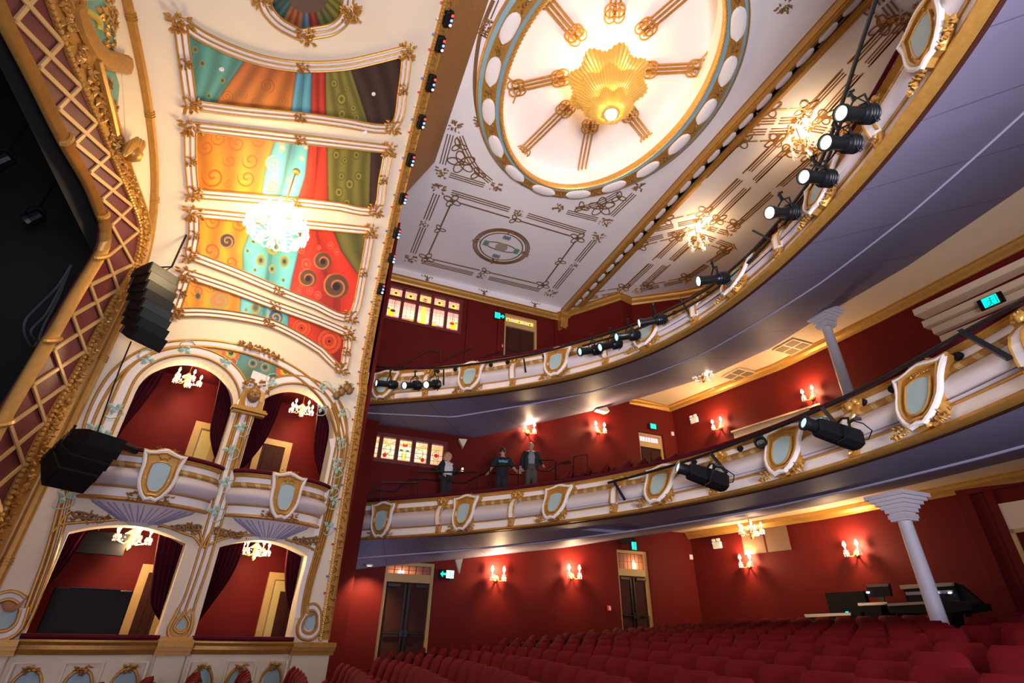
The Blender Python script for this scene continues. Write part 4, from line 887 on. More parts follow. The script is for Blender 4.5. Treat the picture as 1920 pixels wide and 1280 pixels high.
# dado below the lower openings
t = thing('box_dado', 'cream dado with gilt ledge and oval green panels below the lower boxes', 'dado')
for s0, s1 in ((-6.2, -5.17), (-3.2, -2.66), (-.78, .08)):
    obj('pier', MB().box((s0+.04, -1.9, -.0), (s1-.04, -.5, .1), MW), CREAM, t)
    mb = MB()
    for z0, z1, d in ((-.36, -.27, .24), (-.42, -.36, .2), (-.5, -.42, .14)): mb.box((s0-.02, z0, -.02), (s1+.02, z1, d), MW)
    obj('pier_cap', mb, GOLD, t)
def bowz(s, s0, s1, b): u = (s-(s0+s1)/2)/(s1-s0)*2; return b*(1-u*u)
for s0, s1, n, cen in ((-5.17, -3.2, 3, ((50, 1253), (155, 1250), (245, 1245))), (-2.66, -.78, 3, ((378, 1246), (457, 1243), (518, 1238)))):
    q = np.linspace(s0, s1, 24); R = [[WALL.uv(s, z, bowz(s, s0, s1, .2)+o) for z, o in ((-1.9, -.1), (-1.9, .02), (-.45, .02), (-.45, -.1))] for s in q]
    fasc = obj('dado_panel', MB().rings(R), CREAM, t, True)
    R = [[WALL.uv(s, z, bowz(s, s0, s1, .2)+o) for z, o in ((-.48, -.1), (-.48, .05), (-.43, .08), (-.40, .12), (-.34, .12), (-.29, .17), (-.26, .17), (-.26, -.1))] for s in q]
    obj('gilt_ledge', MB().rings(R), GOLD, t, True)
    R = [[WALL.uv(s, z, bowz(s, s0, s1, .2)+o) for z, o in ((-.26, -.2), (-.26, .1), (-.22, .13), (-.18, .1), (-.18, -.2))] for s in q]
    obj('velvet_rail', MB().rings(R), VELVET, t, True)
    for j in range(3):
        s = s0+(s1-s0)*(j+.5)/3; M = frame(WALL.uv(s, -.85, bowz(s, s0, s1, .2)+.03), WD, (0, 0, 1))
        fr_ = MB(); fr_.sweep([M @ V(p) for p in ((-.26, -.6, 0), (.26, -.6, 0), (.26, .26, 0), (-.26, .26, 0))], WN, [(-.02, 0), (-.02, .02), (.02, .02), (.02, 0)], True); obj('panel_edge', fr_, CREAM, fasc)
        o = obj('green_oval', MB().prism([[(.19*math.cos(a), -.15+.3*math.sin(a)) for a in np.linspace(0, 2*PI, 28)[:-1]]], M, 0, .025), TEAL, fasc)
        rm = MB(); rm.sweep([M @ V((.205*math.cos(a), -.15+.32*math.sin(a), 0)) for a in np.linspace(0, 2*PI, 28)[:-1]], WN, LINE(.05, .06), True); leaves(rm, M @ Tm(0, .16, .03), .26, .14, 16, j, .08, .8); obj('gilt_rim', rm, GOLD, fasc)
# curtains of the boxes
def curtain(lab, A, B, off=-.5, folds=7, m=VELVET):
    n = 26; A = lerp_path([np.r_[p, 0] for p in cr(A, 4)], n); B = lerp_path([np.r_[p, 0] for p in cr(B, 4)], n); k = folds*6; R = []
    for j in range(n):
        row = []
        for i in range(k+1):
            f = i/k; x = A[j].x+(B[j].x-A[j].x)*f; y = A[j].y+(B[j].y-A[j].y)*f
            row.append(WALL.px(x, y, off+.05*math.sin(f*folds*2*PI+j*.05))[0])
        R.append(row)
    mb = MB(); mb.rings(R, cap=False, loop=False)
    back = [[p-WN*.03 for p in r] for r in R]; mb.rings(back[::-1], cap=False, loop=False)
    return tag(obj('curtain', mb, m, None, True), lab, 'curtain', 'velvet curtains in the boxes')
curtain('maroon curtain swept to the stage side in the upper box nearest the stage', [(262, 675), (232, 712), (205, 765), (197, 805), (193, 838)], [(323, 672), (297, 718), (267, 760), (237, 796), (214, 830)])
curtain('maroon curtain on the right in the upper box nearest the stage', [(417, 690), (405, 747), (397, 785), (394, 818), (401, 853)], [(450, 700), (446, 760), (436, 800), (424, 838), (410, 866)])
curtain('maroon curtain swept left in the upper box beside the red wall', [(495, 730), (478, 775), (464, 815), (452, 850), (446, 880)], [(534, 728), (525, 762), (512, 797), (494, 832), (460, 874)])
curtain('maroon curtain on the right in the upper box beside the red wall', [(598, 745), (594, 782), (590, 820), (590, 858), (602, 896)], [(640, 765), (638, 812), (630, 850), (620, 885), (610, 905)])
curtain('nearly black curtain on the left in the lower box nearest the stage', [(128, 985), (105, 1035), (88, 1075), (70, 1115)], [(170, 990), (143, 1032), (118, 1066), (88, 1100)], -.5, 4)
curtain('dark curtain on the right in the lower box nearest the stage', [(298, 1000), (290, 1046), (284, 1100), (283, 1134), (299, 1163)], [(372, 1015), (362, 1060), (345, 1110), (330, 1150), (306, 1188)], -.5)
curtain('dark curtain swept left in the lower box beside the red wall', [(398, 1020), (386, 1065), (376, 1105), (366, 1140), (360, 1168)], [(460, 1015), (446, 1055), (432, 1083), (408, 1118), (374, 1163)], -.5)
curtain('dark curtain on the right in the lower box beside the red wall', [(540, 1022), (535, 1060), (535, 1100), (539, 1128), (551, 1162)], [(598, 1038), (590, 1080), (580, 1120), (570, 1150), (556, 1175)], -.5)
# doors at the back of the boxes
BACK = Plane(WP0-WN*1.99, WD, (0, 0, 1), WN); MBK = frame(WP0-WN*1.99, WD, (0, 0, 1))
YELLOW = mat('yellow_corridor_paint', (.62, .50, .16), .7)
def boxdoor(lab, s0, s1, z0, z1, opened):
    t = thing('box_door', lab, 'door'); fw = .16
    fr_ = MB(); fr_.box((s0, z0, 0), (s0+fw, z1, .06), MBK); fr_.box((s1-fw, z0, 0), (s1, z1, .06), MBK); fr_.box((s0+fw, z1-fw, 0), (s1-fw, z1, .06), MBK); obj('frame', fr_, BUFFWOOD, t)
    a, b, c = s0+fw, s1-fw, z1-fw
    if opened:
        obj('passage', MB().box((a, z0, .0), (b, c, .012), MBK), YELLOW, t)
        Md = MBK @ Tm(b-.02, 0, .03) @ Rm(1.2, 'Y') if opened == 1 else MBK @ Tm(b, 0, .03)
        if opened == 2:
            d = obj('leaf', MB().box((-(b-a)*.62, z0, 0), (0, c-.25, .05), Md), WOOD, t); pn = MB()
            for v0, v1 in ((z0+.1, z0+.75), (z0+.85, c-.4)): pn.box((-(b-a)*.52, v0, .05), (-.1, v1, .065), Md)
            obj('panel', pn, WOOD, d)
            obj('handle', MB().tube([Md @ V((-(b-a)*.56, z0+.95, .06)), Md @ V((-(b-a)*.45, z0+.95, .1))], .02, 6), BLACKM, d)
    else:
        d = obj('leaf', MB().box((a, z0, .0), (b, c, .04), MBK), WOOD, t); pn = MB()
        for u0, u1 in ((a+.08, (a+b)/2-.04), ((a+b)/2+.04, b-.08)):
            for v0, v1 in ((z0+.1, z0+.85), (z0+.98, c-.1)): pn.box((u0, v0, .04), (u1, v1, .055), MBK)
        obj('panel', pn, WOOD, d); obj('handle', MB().ball(MBK @ V((b-.07, z0+.95, .08)), .04, 8), BLACKM, d, True)
boxdoor('open door with yellow passage beyond in the upper box nearest the stage', -3.62, -2.99, 2.05, 4.45, 1)
boxdoor('closed maroon door with buff frame in the upper box beside the red wall', -2.12, -1.22, 2.05, 4.40, 0)
boxdoor('dark door in a buff frame in the lower box nearest the stage', -3.68, -2.99, -1.5, 1.13, 0)
boxdoor('half open door with yellow passage beyond in the lower box beside the red wall', -1.02, -.18, -1.5, 1.17, 2)
# black equipment in the lower box nearest the stage
q = [WALL.px(x, y, -.75)[0] for x, y in ((62, 1215), (190, 1215), (197, 1100), (92, 1096))]
t = thing('speaker_cabinet', 'large black cabinet standing in the lower box nearest the stage', 'cabinet')
M = frame(WALL.px(55, 1215, -1.2)[0], WD, (0, 0, 1)); w = 1.12
obj('body', MB().bbox((0, -1.3, 0), (w+.1, .98, .5), .02, M), BLACK, t); obj('top_edge', MB().box((.25, .975, .2), (w*.9, .99, .5), M), BLACKM, t)
t = thing('black_flag', 'black rectangular panel hung at the top of the lower box nearest the stage', 'panel')
M = frame(WALL.px(118, 1034, -1.0)[0], WD, (0, 0, 1)); obj('sheet', MB().bbox((-.1, 0, 0), (.95, .42, .04), .01, M), BLACK, t)
obj('hanging_strap', MB().tube([M @ V((.4, .42, .02)), M @ V((.4, .8, .02))], .015, 5), BLACKM, t)
# ------------------------------------------------------------------ ceiling of the hall
inv = Matrix.Identity(4)
BROWN = mat('brown_stencil_paint', (.20, .10, .035), .55, vary=.15)
DN = (0, 0, -1)
class ZPlane(Plane):
    def __init__(s, z): Plane.__init__(s, (0, 0, z), (1, 0, 0), (0, -1, 0), (0, 0, -1))
def lines(mb, surf, pts, w=.04, h=.012, n=0, offs=(0,), closed=False):
    P = [surf.px(x, y, 0)[0] for x, y in (cr(pts, n, closed) if n else pts)]
    for o in offs: mb.sweep(P, surf.n, [(o-w/2, .0), (o-w/2, h), (o+w/2, h), (o+w/2, 0)], closed)
    return mb
def loops(mb, surf, x, y, r, k, seed=0):  # knot of interlaced loops
    p = surf.px(x, y)[0]
    for j in range(k):
        a = 2*PI*j/k+seed; c = p+V((math.cos(a), math.sin(a), 0))*r*.45
        mb.sweep([c+V((math.cos(t)*r*.55*math.cos(a)-math.sin(t)*r*.3*math.sin(a), math.cos(t)*r*.55*math.sin(a)+math.sin(t)*r*.3*math.cos(a), 0)) for t in np.linspace(0, 2*PI, 15)[:-1]], surf.n, [(-.015, .0), (-.015, .014+.004*j), (.015, .014+.004*j), (.015, 0)], True)
    return mb
CZ = ZPlane(11.85)
def corner_leaves(par, surf, x, y, s, seed, m=BRONZE, name='corner_spray', rot=0.):
    p = surf.px(x, y)[0]; return obj(name, leaves(MB(), frame(p, V((math.cos(rot), math.sin(rot), 0)), None, surf.n), s, s, 22, seed, .04, .36), m, par)
def border(par, surf, C, off, w=.035, offs=(-.09, 0, .09), name='line_border', m=BROWN):
    mb = MB(); k = len(C)
    for i in range(k):
        a = np.array(C[i], float); b = np.array(C[(i+1) % k], float); d = (b-a)
        for f0, f1 in ((off, .5-off*.7), (.5+off*.7, 1-off)): lines(mb, surf, [tuple(a+d*f0), tuple(a+d*f1)], w, .012, 0, offs)
    return obj(name, mb, m, par)
t = thing('ceiling_panel', 'stencilled rectangular ceiling panel with brown line border and oval rosette', 'stencil', (5, 13.6, 11.85))
t.matrix_world = Matrix.Identity(4)
Q = [(823, 353), (1121, 443), (1033, 549), (770, 485)]; Q2 = [(848, 376), (1083, 446), (1018, 534), (800, 483)]
border(t, CZ, Q, .08); border(t, CZ, Q2, .06, .05, (0,), 'inner_border')
k_ = MB()
for (x, y) in Q2: loops(k_, CZ, x, y, .3, 4, .3)
for i in range(4): a, b = Q2[i], Q2[(i+1) % 4]; loops(k_, CZ, (a[0]+b[0])/2, (a[1]+b[1])/2, .22, 3)
obj('knot', k_, BROWN, t)
for j, (x, y) in enumerate(Q): corner_leaves(t, CZ, x, y, .5, j)
for j in range(4): a, b = Q[j], Q[(j+1) % 4]; corner_leaves(t, CZ, (a[0]+b[0])/2, (a[1]+b[1])/2, .34, j+9, name='side_spray')
c0_ = np.array(CZ.px(940, 463)[0]); ax, ay = .98, .92
def oval(f, n=40): return [V((c0_[0]+ax*f*math.cos(a), c0_[1]+ay*f*math.sin(a), 11.85)) for a in np.linspace(0, 2*PI, n+1)[:-1]]
ro = obj('oval_rosette', MB().sweep(oval(.78), DN, [(-.02, 0), (-.02, .01), (.02, .01), (.02, 0)], True), BROWN, t)
mb = MB()
for f in (.90, .96, 1.02): mb.sweep(oval(f), DN, [(-.02, 0), (-.02, .012), (.02, .012), (.02, 0)], True)
obj('ring_line', mb, BROWN, ro)
for a in (0, PI/2, PI, 3*PI/2):
    p = V((c0_[0]+ax*.93*math.cos(a), c0_[1]+ay*.93*math.sin(a), 11.84)); obj('spray', leaves(MB(), frame(p, (1, 0, 0), None, DN), .34, .3, 12, int(a*3), .03, .55), BRONZE, ro)
    p = V((c0_[0]+ax*.58*math.cos(a), c0_[1]+ay*.58*math.sin(a), 11.85)); mb = MB()
    for d in (-.09, 0, .09): q = p+V((-math.sin(a)*d, math.cos(a)*d, 0)); mb.prism([[(.055*math.cos(s)+0, .11*math.sin(s)) for s in np.linspace(0, 2*PI, 13)[:-1]]], frame(q, (-math.sin(a), math.cos(a), 0), None, DN), 0, .014)
    obj('teal_bud', mb, mat('grey_teal_paint', (.22, .32, .30), .6) if 'grey_teal_paint' not in bpy.data.materials else bpy.data.materials['grey_teal_paint'], ro)
obj('centre_disc', MB().prism([[(.22*math.cos(s), .22*math.sin(s)) for s in np.linspace(0, 2*PI, 25)[:-1]]], frame(V(c0_), (1, 0, 0), None, DN), 0, .015), mat('taupe_paint', (.42, .35, .27), .6), ro)
mb = MB(); mb.sweep([V((c0_[0]+.58*ax*math.cos(a), c0_[1]+.2*math.sin(a), 11.85)) for a in np.linspace(0, 2*PI, 30)[:-1]], DN, [(-.018, 0), (-.018, .012), (.018, .012), (.018, 0)], True); obj('eye_line', mb, BROWN, ro)
# spandrel stencils between the dome and the panels
def spandrel(lab, tri, cv, seed):
    t = thing('ceiling_spandrel', lab, 'stencil'); mb = MB(); A_, B_, C_ = tri
    for a, b in ((A_, B_), (A_, C_)): lines(mb, CZ, [tuple(np.array(a)+(np.array(b)-np.array(a))*f) for f in (.15, .72)], .03, .012, 0, (-.08, 0, .08))
    lines(mb, CZ, cv, .03, .012, 5, (-.08, 0, .08)); obj('line_border', mb, BROWN, t)
    k2 = MB(); g_ = (np.array(A_)*1.3+np.array(B_)*.85+np.array(C_)*.85)/3
    loops(k2, CZ, g_[0], g_[1], .42, 5, .5); loops(k2, CZ, *(g_*.6+np.array(B_)*.4), .25, 3); loops(k2, CZ, *(g_*.6+np.array(C_)*.4), .25, 3); obj('knot', k2, BROWN, t)
    for j, (p, s) in enumerate(((A_, .45), (B_, .4), (C_, .4))):
        f = np.array(p)*(.86 if j else .97)+g_*(.14 if j else .03); corner_leaves(t, CZ, f[0], f[1], s, seed+j)
    for q_ in (B_, C_): mb2 = MB(); f = np.array(q_)*.88+g_*.12; lines(mb2, CZ, [tuple(f), q_], .05, .02); obj('tip', mb2, BRONZE, t)
spandrel('triangular knotwork stencil on the ceiling left of the dome, in the brown shade', ((826, 322), (852, 225), (940, 357)), [(862, 255), (876, 288), (895, 318), (920, 340)], 1)
spandrel('triangular knotwork stencil on the ceiling below the dome, beside the beam', ((1135, 415), (1035, 390), (1210, 343)), [(1080, 392), (1120, 382), (1160, 362)], 5)
spandrel('triangular knotwork stencil at the top edge of the photo, right of the dome', ((1560, -120), (1465, 25), (1490, -90)), [(1480, 0), (1490, -40)], 9)
# dome ring
t = thing('dome_ring', 'oval dome moulding with blue bands, gilt rope and white lozenges around the pendant light', 'moulding', (EC[0], EC[1], 11.8)); iv = Matrix.Translation((-EC[0], -EC[1], -11.8))
def E_(f, z): return [iv @ V((x, y, z)) for x, y in ell(f, 96)]
def ringband(nm, prof, m, smooth=True): mb = MB(); R = [E_(f, z) for f, z in prof]; mb.rings(R+[R[0]], cap=False); return obj(nm, mb, m, t, smooth)
ringband('outer_bead', [(-.06, 11.85), (-.06, 11.78), (.0, 11.76), (.03, 11.78), (.03, 11.85)], GOLD)
ringband('blue_band', [(.02, 11.85), (.02, 11.77), (.17, 11.72), (.17, 11.85)], SKYBL)
ringband('gilt_bed', [(.17, 11.85), (.17, 11.70), (.22, 11.69), (.3, 11.71), (.58, 11.71), (.66, 11.69), (.71, 11.70), (.71, 11.85)], GOLD)
ringband('blue_band', [(.71, 11.85), (.71, 11.72), (.86, 11.76), (.86, 11.85)], SKYBL)
rope = ringband('gilt_rope', [(.86, 11.86), (.86, 11.74), (.9, 11.71), (.97, 11.71), (1.02, 11.76), (1.02, 11.86)], GOLDB)
mb = MB(); e1 = E_(.89, 11.70); e2 = E_(1.0, 11.70); n9 = len(e1)
for i in range(n9):
    for h in (0, .5):
        a = e1[i].lerp(e1[(i+1) % n9], h); b = e2[(i+1) % n9].lerp(e2[(i+2) % n9], h); mb.tube([a, a.lerp(b, .5)-V((0, 0, .02)), b], .022, 4)
tag(obj('rope_twist', mb, GOLDB, rope), kind='stuff')
m1 = E_(.44, 11.69); L = np.array([0]+[(m1[i+1]-m1[i]).length for i in range(95)]+[(m1[0]-m1[95]).length]).cumsum(); NL = 18
def onring(s): s %= L[-1]; i = int(np.searchsorted(L, s, 'right'))-1; i = min(i, 95); return m1[i].lerp(m1[(i+1) % 96], (s-L[i])/(L[i+1]-L[i]))
for k in range(NL):
    s0 = L[-1]*k/NL; ps = [onring(s0+L[-1]/NL*f) for f in np.linspace(.16, .84, 12)]
    mb = MB(); rings_ = []
    for i, p in enumerate(ps):
        tt = (ps[min(i+1, 11)]-ps[max(i-1, 0)]).normalized(); q = V((tt.y, -tt.x, 0)); w = .165*math.sqrt(max(.03, 1-abs(i-5.5)**3/5.6**3))
        rings_.append([p+q*(w*math.cos(a))+V((0, 0, -.05*math.sin(a)-.005)) for a in np.linspace(0, PI, 7)])
    mb.rings(rings_); o = obj('white_lozenge', mb, WHITE, t, True)
    p = onring(s0); tt = (onring(s0+.1)-p); obj('leaf_boss', leaves(MB(), frame(p-V((0, 0, .01)), tt, None, DN), .3, .2, 12, k, .06, .6), BRONZE, t)
# arcs of stencil just outside the ring
t2 = thing('ceiling_stencil', 'thin brown stencilled arc with knots on the ceiling just left of the dome ring', 'stencil')
mb = MB(); lines(mb, CZ, [(925, 0), (903, 55), (893, 110), (890, 165), (896, 215), (908, 255), (925, 290), (945, 318)], .09, .012, 5); obj('arc', mb, BROWN, t2)
for j, (x, y) in enumerate(((918, 48), (897, 228), (910, 55))): corner_leaves(t2, CZ, x, y, .35, j, name='knot')
mb = MB(); lines(mb, CZ, [(935, 0), (920, 35)], .03); lines(mb, CZ, [(903, 60), (922, 70)], .03, .012, 0, (-.06, 0, .06)); lines(mb, CZ, [(893, 228), (908, 238)], .03, .012, 0, (-.06, 0, .06)); obj('tie', mb, BROWN, t2)
# ribs of the dome
DZ = ZPlane(12.5)
def rib(lab, a, b):
    t = thing('dome_rib', lab, 'moulding', None, 'triple gilt ribs of the dome'); A_ = np.array(a, float); B_ = np.array(b, float)
    m2 = MB(); lines(m2, DZ, [tuple(A_+(B_-A_)*f) for f in (.08, .86)], .04, .05, 0, (-.11, 0, .11)); obj('rods', m2, GOLD, t)
    for nm, f in (('inner_knot', .12), ('outer_knot', .84)):
        p = A_+(B_-A_)*f; q = DZ.px(*p)[0]; d = (DZ.px(*B_)[0]-DZ.px(*A_)[0]).normalized(); w = V((-d.y, d.x, 0)); mb = MB()
        for s in (-1, 1):
            for e in (.0, .13): mb.tube([q+d*(.16*math.cos(u)+e)+w*(s*.1+.13*math.sin(u))+V((0, 0, -.05)) for u in np.linspace(0, 2*PI, 15)[:-1]], .02, 5, True)
        obj(nm, mb, GOLD, t, True)
    q = DZ.px(*(A_+(B_-A_)*.88))[0]; e_ = DZ.px(*B_)[0]; d = (e_-q); w = V((-d.y, d.x, 0)).normalized(); mb = MB()
    for s in (-1, 0, 1): mb.tube([q+w*(s*.1)+V((0, 0, -.03)), e_+w*(s*.42)+V((0, 0, -.03))], .02, 5)
    obj('spread', mb, GOLD, t)
for i, (a, b) in enumerate((((1070, 140), (955, 166)), ((1078, 185), (962, 300)), ((1110, 215), (1085, 348)), ((1170, 200), (1225, 270)), ((1195, 130), (1320, 125)), ((1190, 70), (1330, -50)), ((1150, 45), (1165, -90)), ((1093, 80), (1010, -20)))):
    rib('triple gilt dome rib running %s from the pendant light' % ('left', 'down and left', 'straight down', 'down and right', 'right', 'up and right', 'straight up', 'up and left')[i], a, b)
# pendant light
PX, PY = 4.8, 6.37
t = thing('pendant_light', 'gold pleated three-tier flower pendant light glowing in the middle of the dome', 'light', (PX, PY, 12.7))
GL = mat('gold_glass', (.72, .42, .08), .4, .3, emit=.16, ecol=(1, .6, .12))
def petal(r0_, z0, r1, z1, lobes, ph, n=112):
    R = []
    for q in np.linspace(0, 1, 7):
        row = []
        for k in range(n):
            a = 2*PI*k/n; pl_ = .026*(1 if k % 2 else -1)*q; lb = (1+.085*math.cos(lobes*(a+ph))*q**1.5)
            r = (r0_+(r1-r0_)*q**.85)*lb+pl_; z = z0+(z1-z0)*q**1.7+.03*math.cos(lobes*(a+ph))*q**2
            row.append(V((r*math.cos(a), r*math.sin(a), z)))
        R.append(row)
    mb = MB(); mb.rings(R, cap=False); mb.rings([[p*1-V((0, 0, .02)) for p in r] for r in R][::-1], cap=False); return mb
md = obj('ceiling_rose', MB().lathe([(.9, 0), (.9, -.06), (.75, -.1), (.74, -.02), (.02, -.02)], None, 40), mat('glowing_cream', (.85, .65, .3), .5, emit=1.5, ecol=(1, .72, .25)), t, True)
wr = MB()
for k in range(26): a = 2*PI*k/26; leaves(wr, frame((.83*math.cos(a), .83*math.sin(a), -.07), (math.cos(a), math.sin(a), 0), None, DN), .2, .22, 4, k, .06, .8)
obj('leaf_wreath', wr, GOLDB, md)
for j, (a_, b_, c_, d_) in enumerate(((.34, -1.28, .94, -1.0), (.27, -1.70, .72, -1.40), (.10, -2.1, .48, -1.86))):
    obj('glass_tier', petal(a_, a_ and b_, c_, d_, 8, .2+.3*j), GL, t)
obj('stem', MB().lathe([(.05, 0), (.05, -2.0), (.02, -2.05)], None, 10), GOLDB, t, True)
obj('core', MB().lathe([(.3, -1.0), (.06, -1.3), (.05, -1.62), (.05, -1.8), (.1, -2.05)], None, 20), GL, t, True)
cp = obj('bulb_cup', MB().lathe([(.1, -2.02), (.15, -2.08), (.17, -2.16), (.13, -2.16)], None, 20), STEEL, t, True)
obj('globe_bulb', MB().ball((0, 0, -2.15), .13, 16), BULB, t, True)
# beam between the ceilings with its bracket
t = thing('ceiling_beam', 'long gilt ceiling beam inlaid with white lozenges between dome ceiling and gallery ceiling', 'beam', (8.3, 6, 11.6)); iv = Matrix.Translation((-8.3, -6, -11.6))
BX0, BX1 = 8.28, 8.72
obj('soffit', MB().box((BX0+.06, -6, 11.5), (BX1-.06, 16, 11.95), iv), BRONZE, t)
g = MB()
for x0, x1 in ((BX0-.06, BX0+.1), (BX1-.1, BX1+.06)):
    g.box((x0, -6, 11.42), (x1, 16, 11.62), iv); g.box((x0+.04, -6, 11.38), (x1-.04, 16, 11.42), iv)
obj('gilt_edge', g, GOLD, t)
for k in range(36):
    y0 = 15.6-.6*k; R = []
    for i in range(9):
        w = .1*math.sqrt(max(.04, 1-abs(i-4)**3/64.5)); R.append([V((8.5+w*math.cos(a), y0-.46*i/8, 11.5-.05*math.sin(a))) for a in np.linspace(0, PI, 6)])
    mb = MB(); mb.rings([[iv @ p for p in r] for r in R]); obj('white_lozenge', mb, WHITE, t, True)
t = thing('beam_bracket', 'scrolled gilt bracket under the wall end of the long ceiling beam', 'bracket'); p = SIDE.px(1053, 600)[0]
x0 = p.x-.22; b = MB(); prof = [(0, 11.5), (-.55, 11.5), (-.58, 11.38), (-.5, 11.28), (-.38, 11.2), (-.34, 11.05), (-.36, 10.9), (-.28, 10.8), (-.14, 10.82), (0, 10.75)]
b.rings([[V((x, 15.99+a, z)) for a, z in prof] for x in (x0, x0+.42)]); obj('body', b, GOLD, t, False)
f = MB()
for k in range(5): f.tube([V((x0+.05+.08*k, 15.99+a-.01, z)) for a, z in prof[3:8]], .022, 5)
obj('fluting', f, GOLDB, t, True); obj('leaf', leaves(MB(), frame((x0+.21, 15.7, 10.82), (1, 0, 0), None, (0, -1, -.3)), .4, .2, 10, 3, .06, .7), GOLD, t)
# frieze knots along the side wall
for k, x in enumerate((2.6, 4.9, 7.1)):
    t = thing('frieze_ornament', 'brown stencilled knot on the pale frieze above the top windows, %s from the vault' % ORD[k], 'stencil'); mb = MB()
    for s in (-1, 0, 1): mb.tube([V((x+s*.12, 15.9, 11.8)), V((x-s*.06, 15.89, 11.62)), V((x+s*.14, 15.9, 11.47))], .022, 4)
    obj('ribbon', mb, BROWN, t); obj('spray', leaves(MB(), frame((x, 15.89, 11.76), (1, 0, 0), None, (0, -1, 0)), .6, .1, 10, k, .03, .9), BRONZE, t)
# stencilled panels of the gallery ceiling
GZ = ZPlane(11.5)
PN = [('stencilled gallery ceiling panel next to the beam, nearest the side wall', [(1085, 562), (1205, 452), (1290, 430), (1165, 548)]),
      ('stencilled gallery ceiling panel next to the beam, above the two small chandeliers', [(1222, 432), (1400, 248), (1480, 245), (1312, 412)]),
      ('stencilled gallery ceiling panel next to the beam, at the top edge of the photo', [(1415, 228), (1640, -20), (1680, 30), (1500, 225)]),
      ('triangular stencilled gallery ceiling panel behind the nearer rail, under a small chandelier', [(1195, 545), (1310, 440), (1375, 462), (1285, 525)]),
      ('stencilled gallery ceiling panel beyond the two small chandeliers', [(1325, 427), (1490, 265), (1545, 275), (1365, 437)]),
      ('stencilled gallery ceiling panel at upper right, behind the spotlights', [(1520, 240), (1715, 20), (1760, 40), (1580, 250)])]
for j, (lab, q) in enumerate(PN):
    t = thing('ceiling_panel', lab, 'stencil'); border(t, GZ, q, .07, .035, (-.08, 0, .08), 'line_border', BRONZE)
    c = np.array(q, float).mean(0); q2 = [tuple(c+(np.array(p)-c)*.8) for p in q]; border(t, GZ, q2, .05, .045, (0,), 'inner_border', GOLD)
    kk = MB()
    for p in q2: loops(kk, GZ, p[0], p[1], .28, 4, .4)
    obj('knot', kk, BRONZE, t)
    for i, p in enumerate(q): f = np.array(p)*.97+c*.03; corner_leaves(t, GZ, f[0], f[1], .42, i+j*4, GOLD)
# ------------------------------------------------------------------ lit glass
WGLOW = mat('lit_stained_glass', (1, .7, .5), .4, emit=.95, attr=True)
inv = Matrix.Identity(4)
def glass(name, x0, x1, z0, z1, fn, par, y=16.12, n=46, z_n=None):
    nx = n; nz = z_n or max(6, int(n*(z1-z0)/(x1-x0))); U, W_ = np.meshgrid(np.linspace(0, 1, nx), np.linspace(0, 1, nz), indexing='ij')
    mb = MB(); mb.v = [(x0+(x1-x0)*u, y, z0+(z1-z0)*w) for u, w in zip(U.ravel(), W_.ravel())]
    a = (np.arange(nx-1)[:, None]*nz+np.arange(nz-1)[None]).ravel(); mb.f = [(int(i), int(i+nz), int(i+nz+1), int(i+1)) for i in a]
    mb.c = np.c_[fn(U.ravel(), W_.ravel()), np.ones(nx*nz)]; return obj(name, mb, WGLOW, par)
def grid(C, u, w, nu, nw, wd, col=(30, 12, 10)):
    fu = np.abs(u*nu-np.round(u*nu))/nu; fw = np.abs(w*nw-np.round(w*nw))/nw
    C[(fu < wd) & (u > .03) & (u < .97)] = lin(*col); C[(fw < wd*.8) & (w > .03) & (w < .97)] = lin(*col); return C
def blob(C, u, w, cu, cw, ru, rw, col): C[((u-cu)/ru)**2+((w-cw)/rw)**2 < 1] = lin(*col)
def tall(k):
    def fn(u, w):
        g = np.exp(-((w-.35)**2)*5)[:, None]; C = lin(235, 140, 125)*(1-g)+lin(255, 215, 180)*g*1.15+0*u[:, None]
        C[w < .16] = lin(215, 100, 95); grid(C, u, w, 3, 6, .014, (120, 50, 40))
        if k == 2:
            m = np.abs(u-.5) < (.14+.12*np.sin(w*PI)); C[m & (np.abs(u-.5)*14 % 1 < .75)] = lin(250, 205, 70); blob(C, u, w, .5, .14, .34, .1, (250, 215, 60))
        if k in (0, 4):
            s = 1 if k == 0 else -1; blob(C, u, w, .5-s*.1, .34, .33, .2, (250, 200, 40)); blob(C, u, w, .5+s*.18, .46, .26, .13, (250, 190, 150)); blob(C, u, w, .5-.02*s, .44, .2, .07, (60, 30, 20) if k == 0 else (190, 30, 20)); C[(np.abs(u-.55) < .02) & (w > .5)] = lin(60, 30, 20); blob(C, u, w, .12 if k == 0 else .88, .52, .09, .05, (70, 150, 60))
        if k in (1, 3): blob(C, u, w, .8 if k == 1 else .2, .17, .2, .06, (240, 190, 60)); C[(np.abs(w-.22-.08*np.sin(u*6)) < .012)] = lin(70, 30, 25)
        return C
    return fn
def small(k):
    def fn(u, w):
        C = lin(240, 165, 140)*np.ones((len(u), 1)); grid(C, u, w, 3, 3, .016, (120, 50, 40))
        if k == 2: blob(C, u, w, .5, .5, .45, .42, (250, 205, 60)); blob(C, u, w, .5, .5, .26, .27, (235, 150, 130)); blob(C, u, w, .5, .6, .14, .08, (50, 90, 40)); blob(C, u, w, .5, .38, .14, .06, (170, 40, 30))
        else: blob(C, u, w, .5, .48, .3, .32, (245, 205, 60)); blob(C, u, w, .58 if k < 2 else .42, .55, .16, .14, (240, 175, 150)); blob(C, u, w, .5, .55, .12, .12, (45, 30, 20))
        return C
    return fn
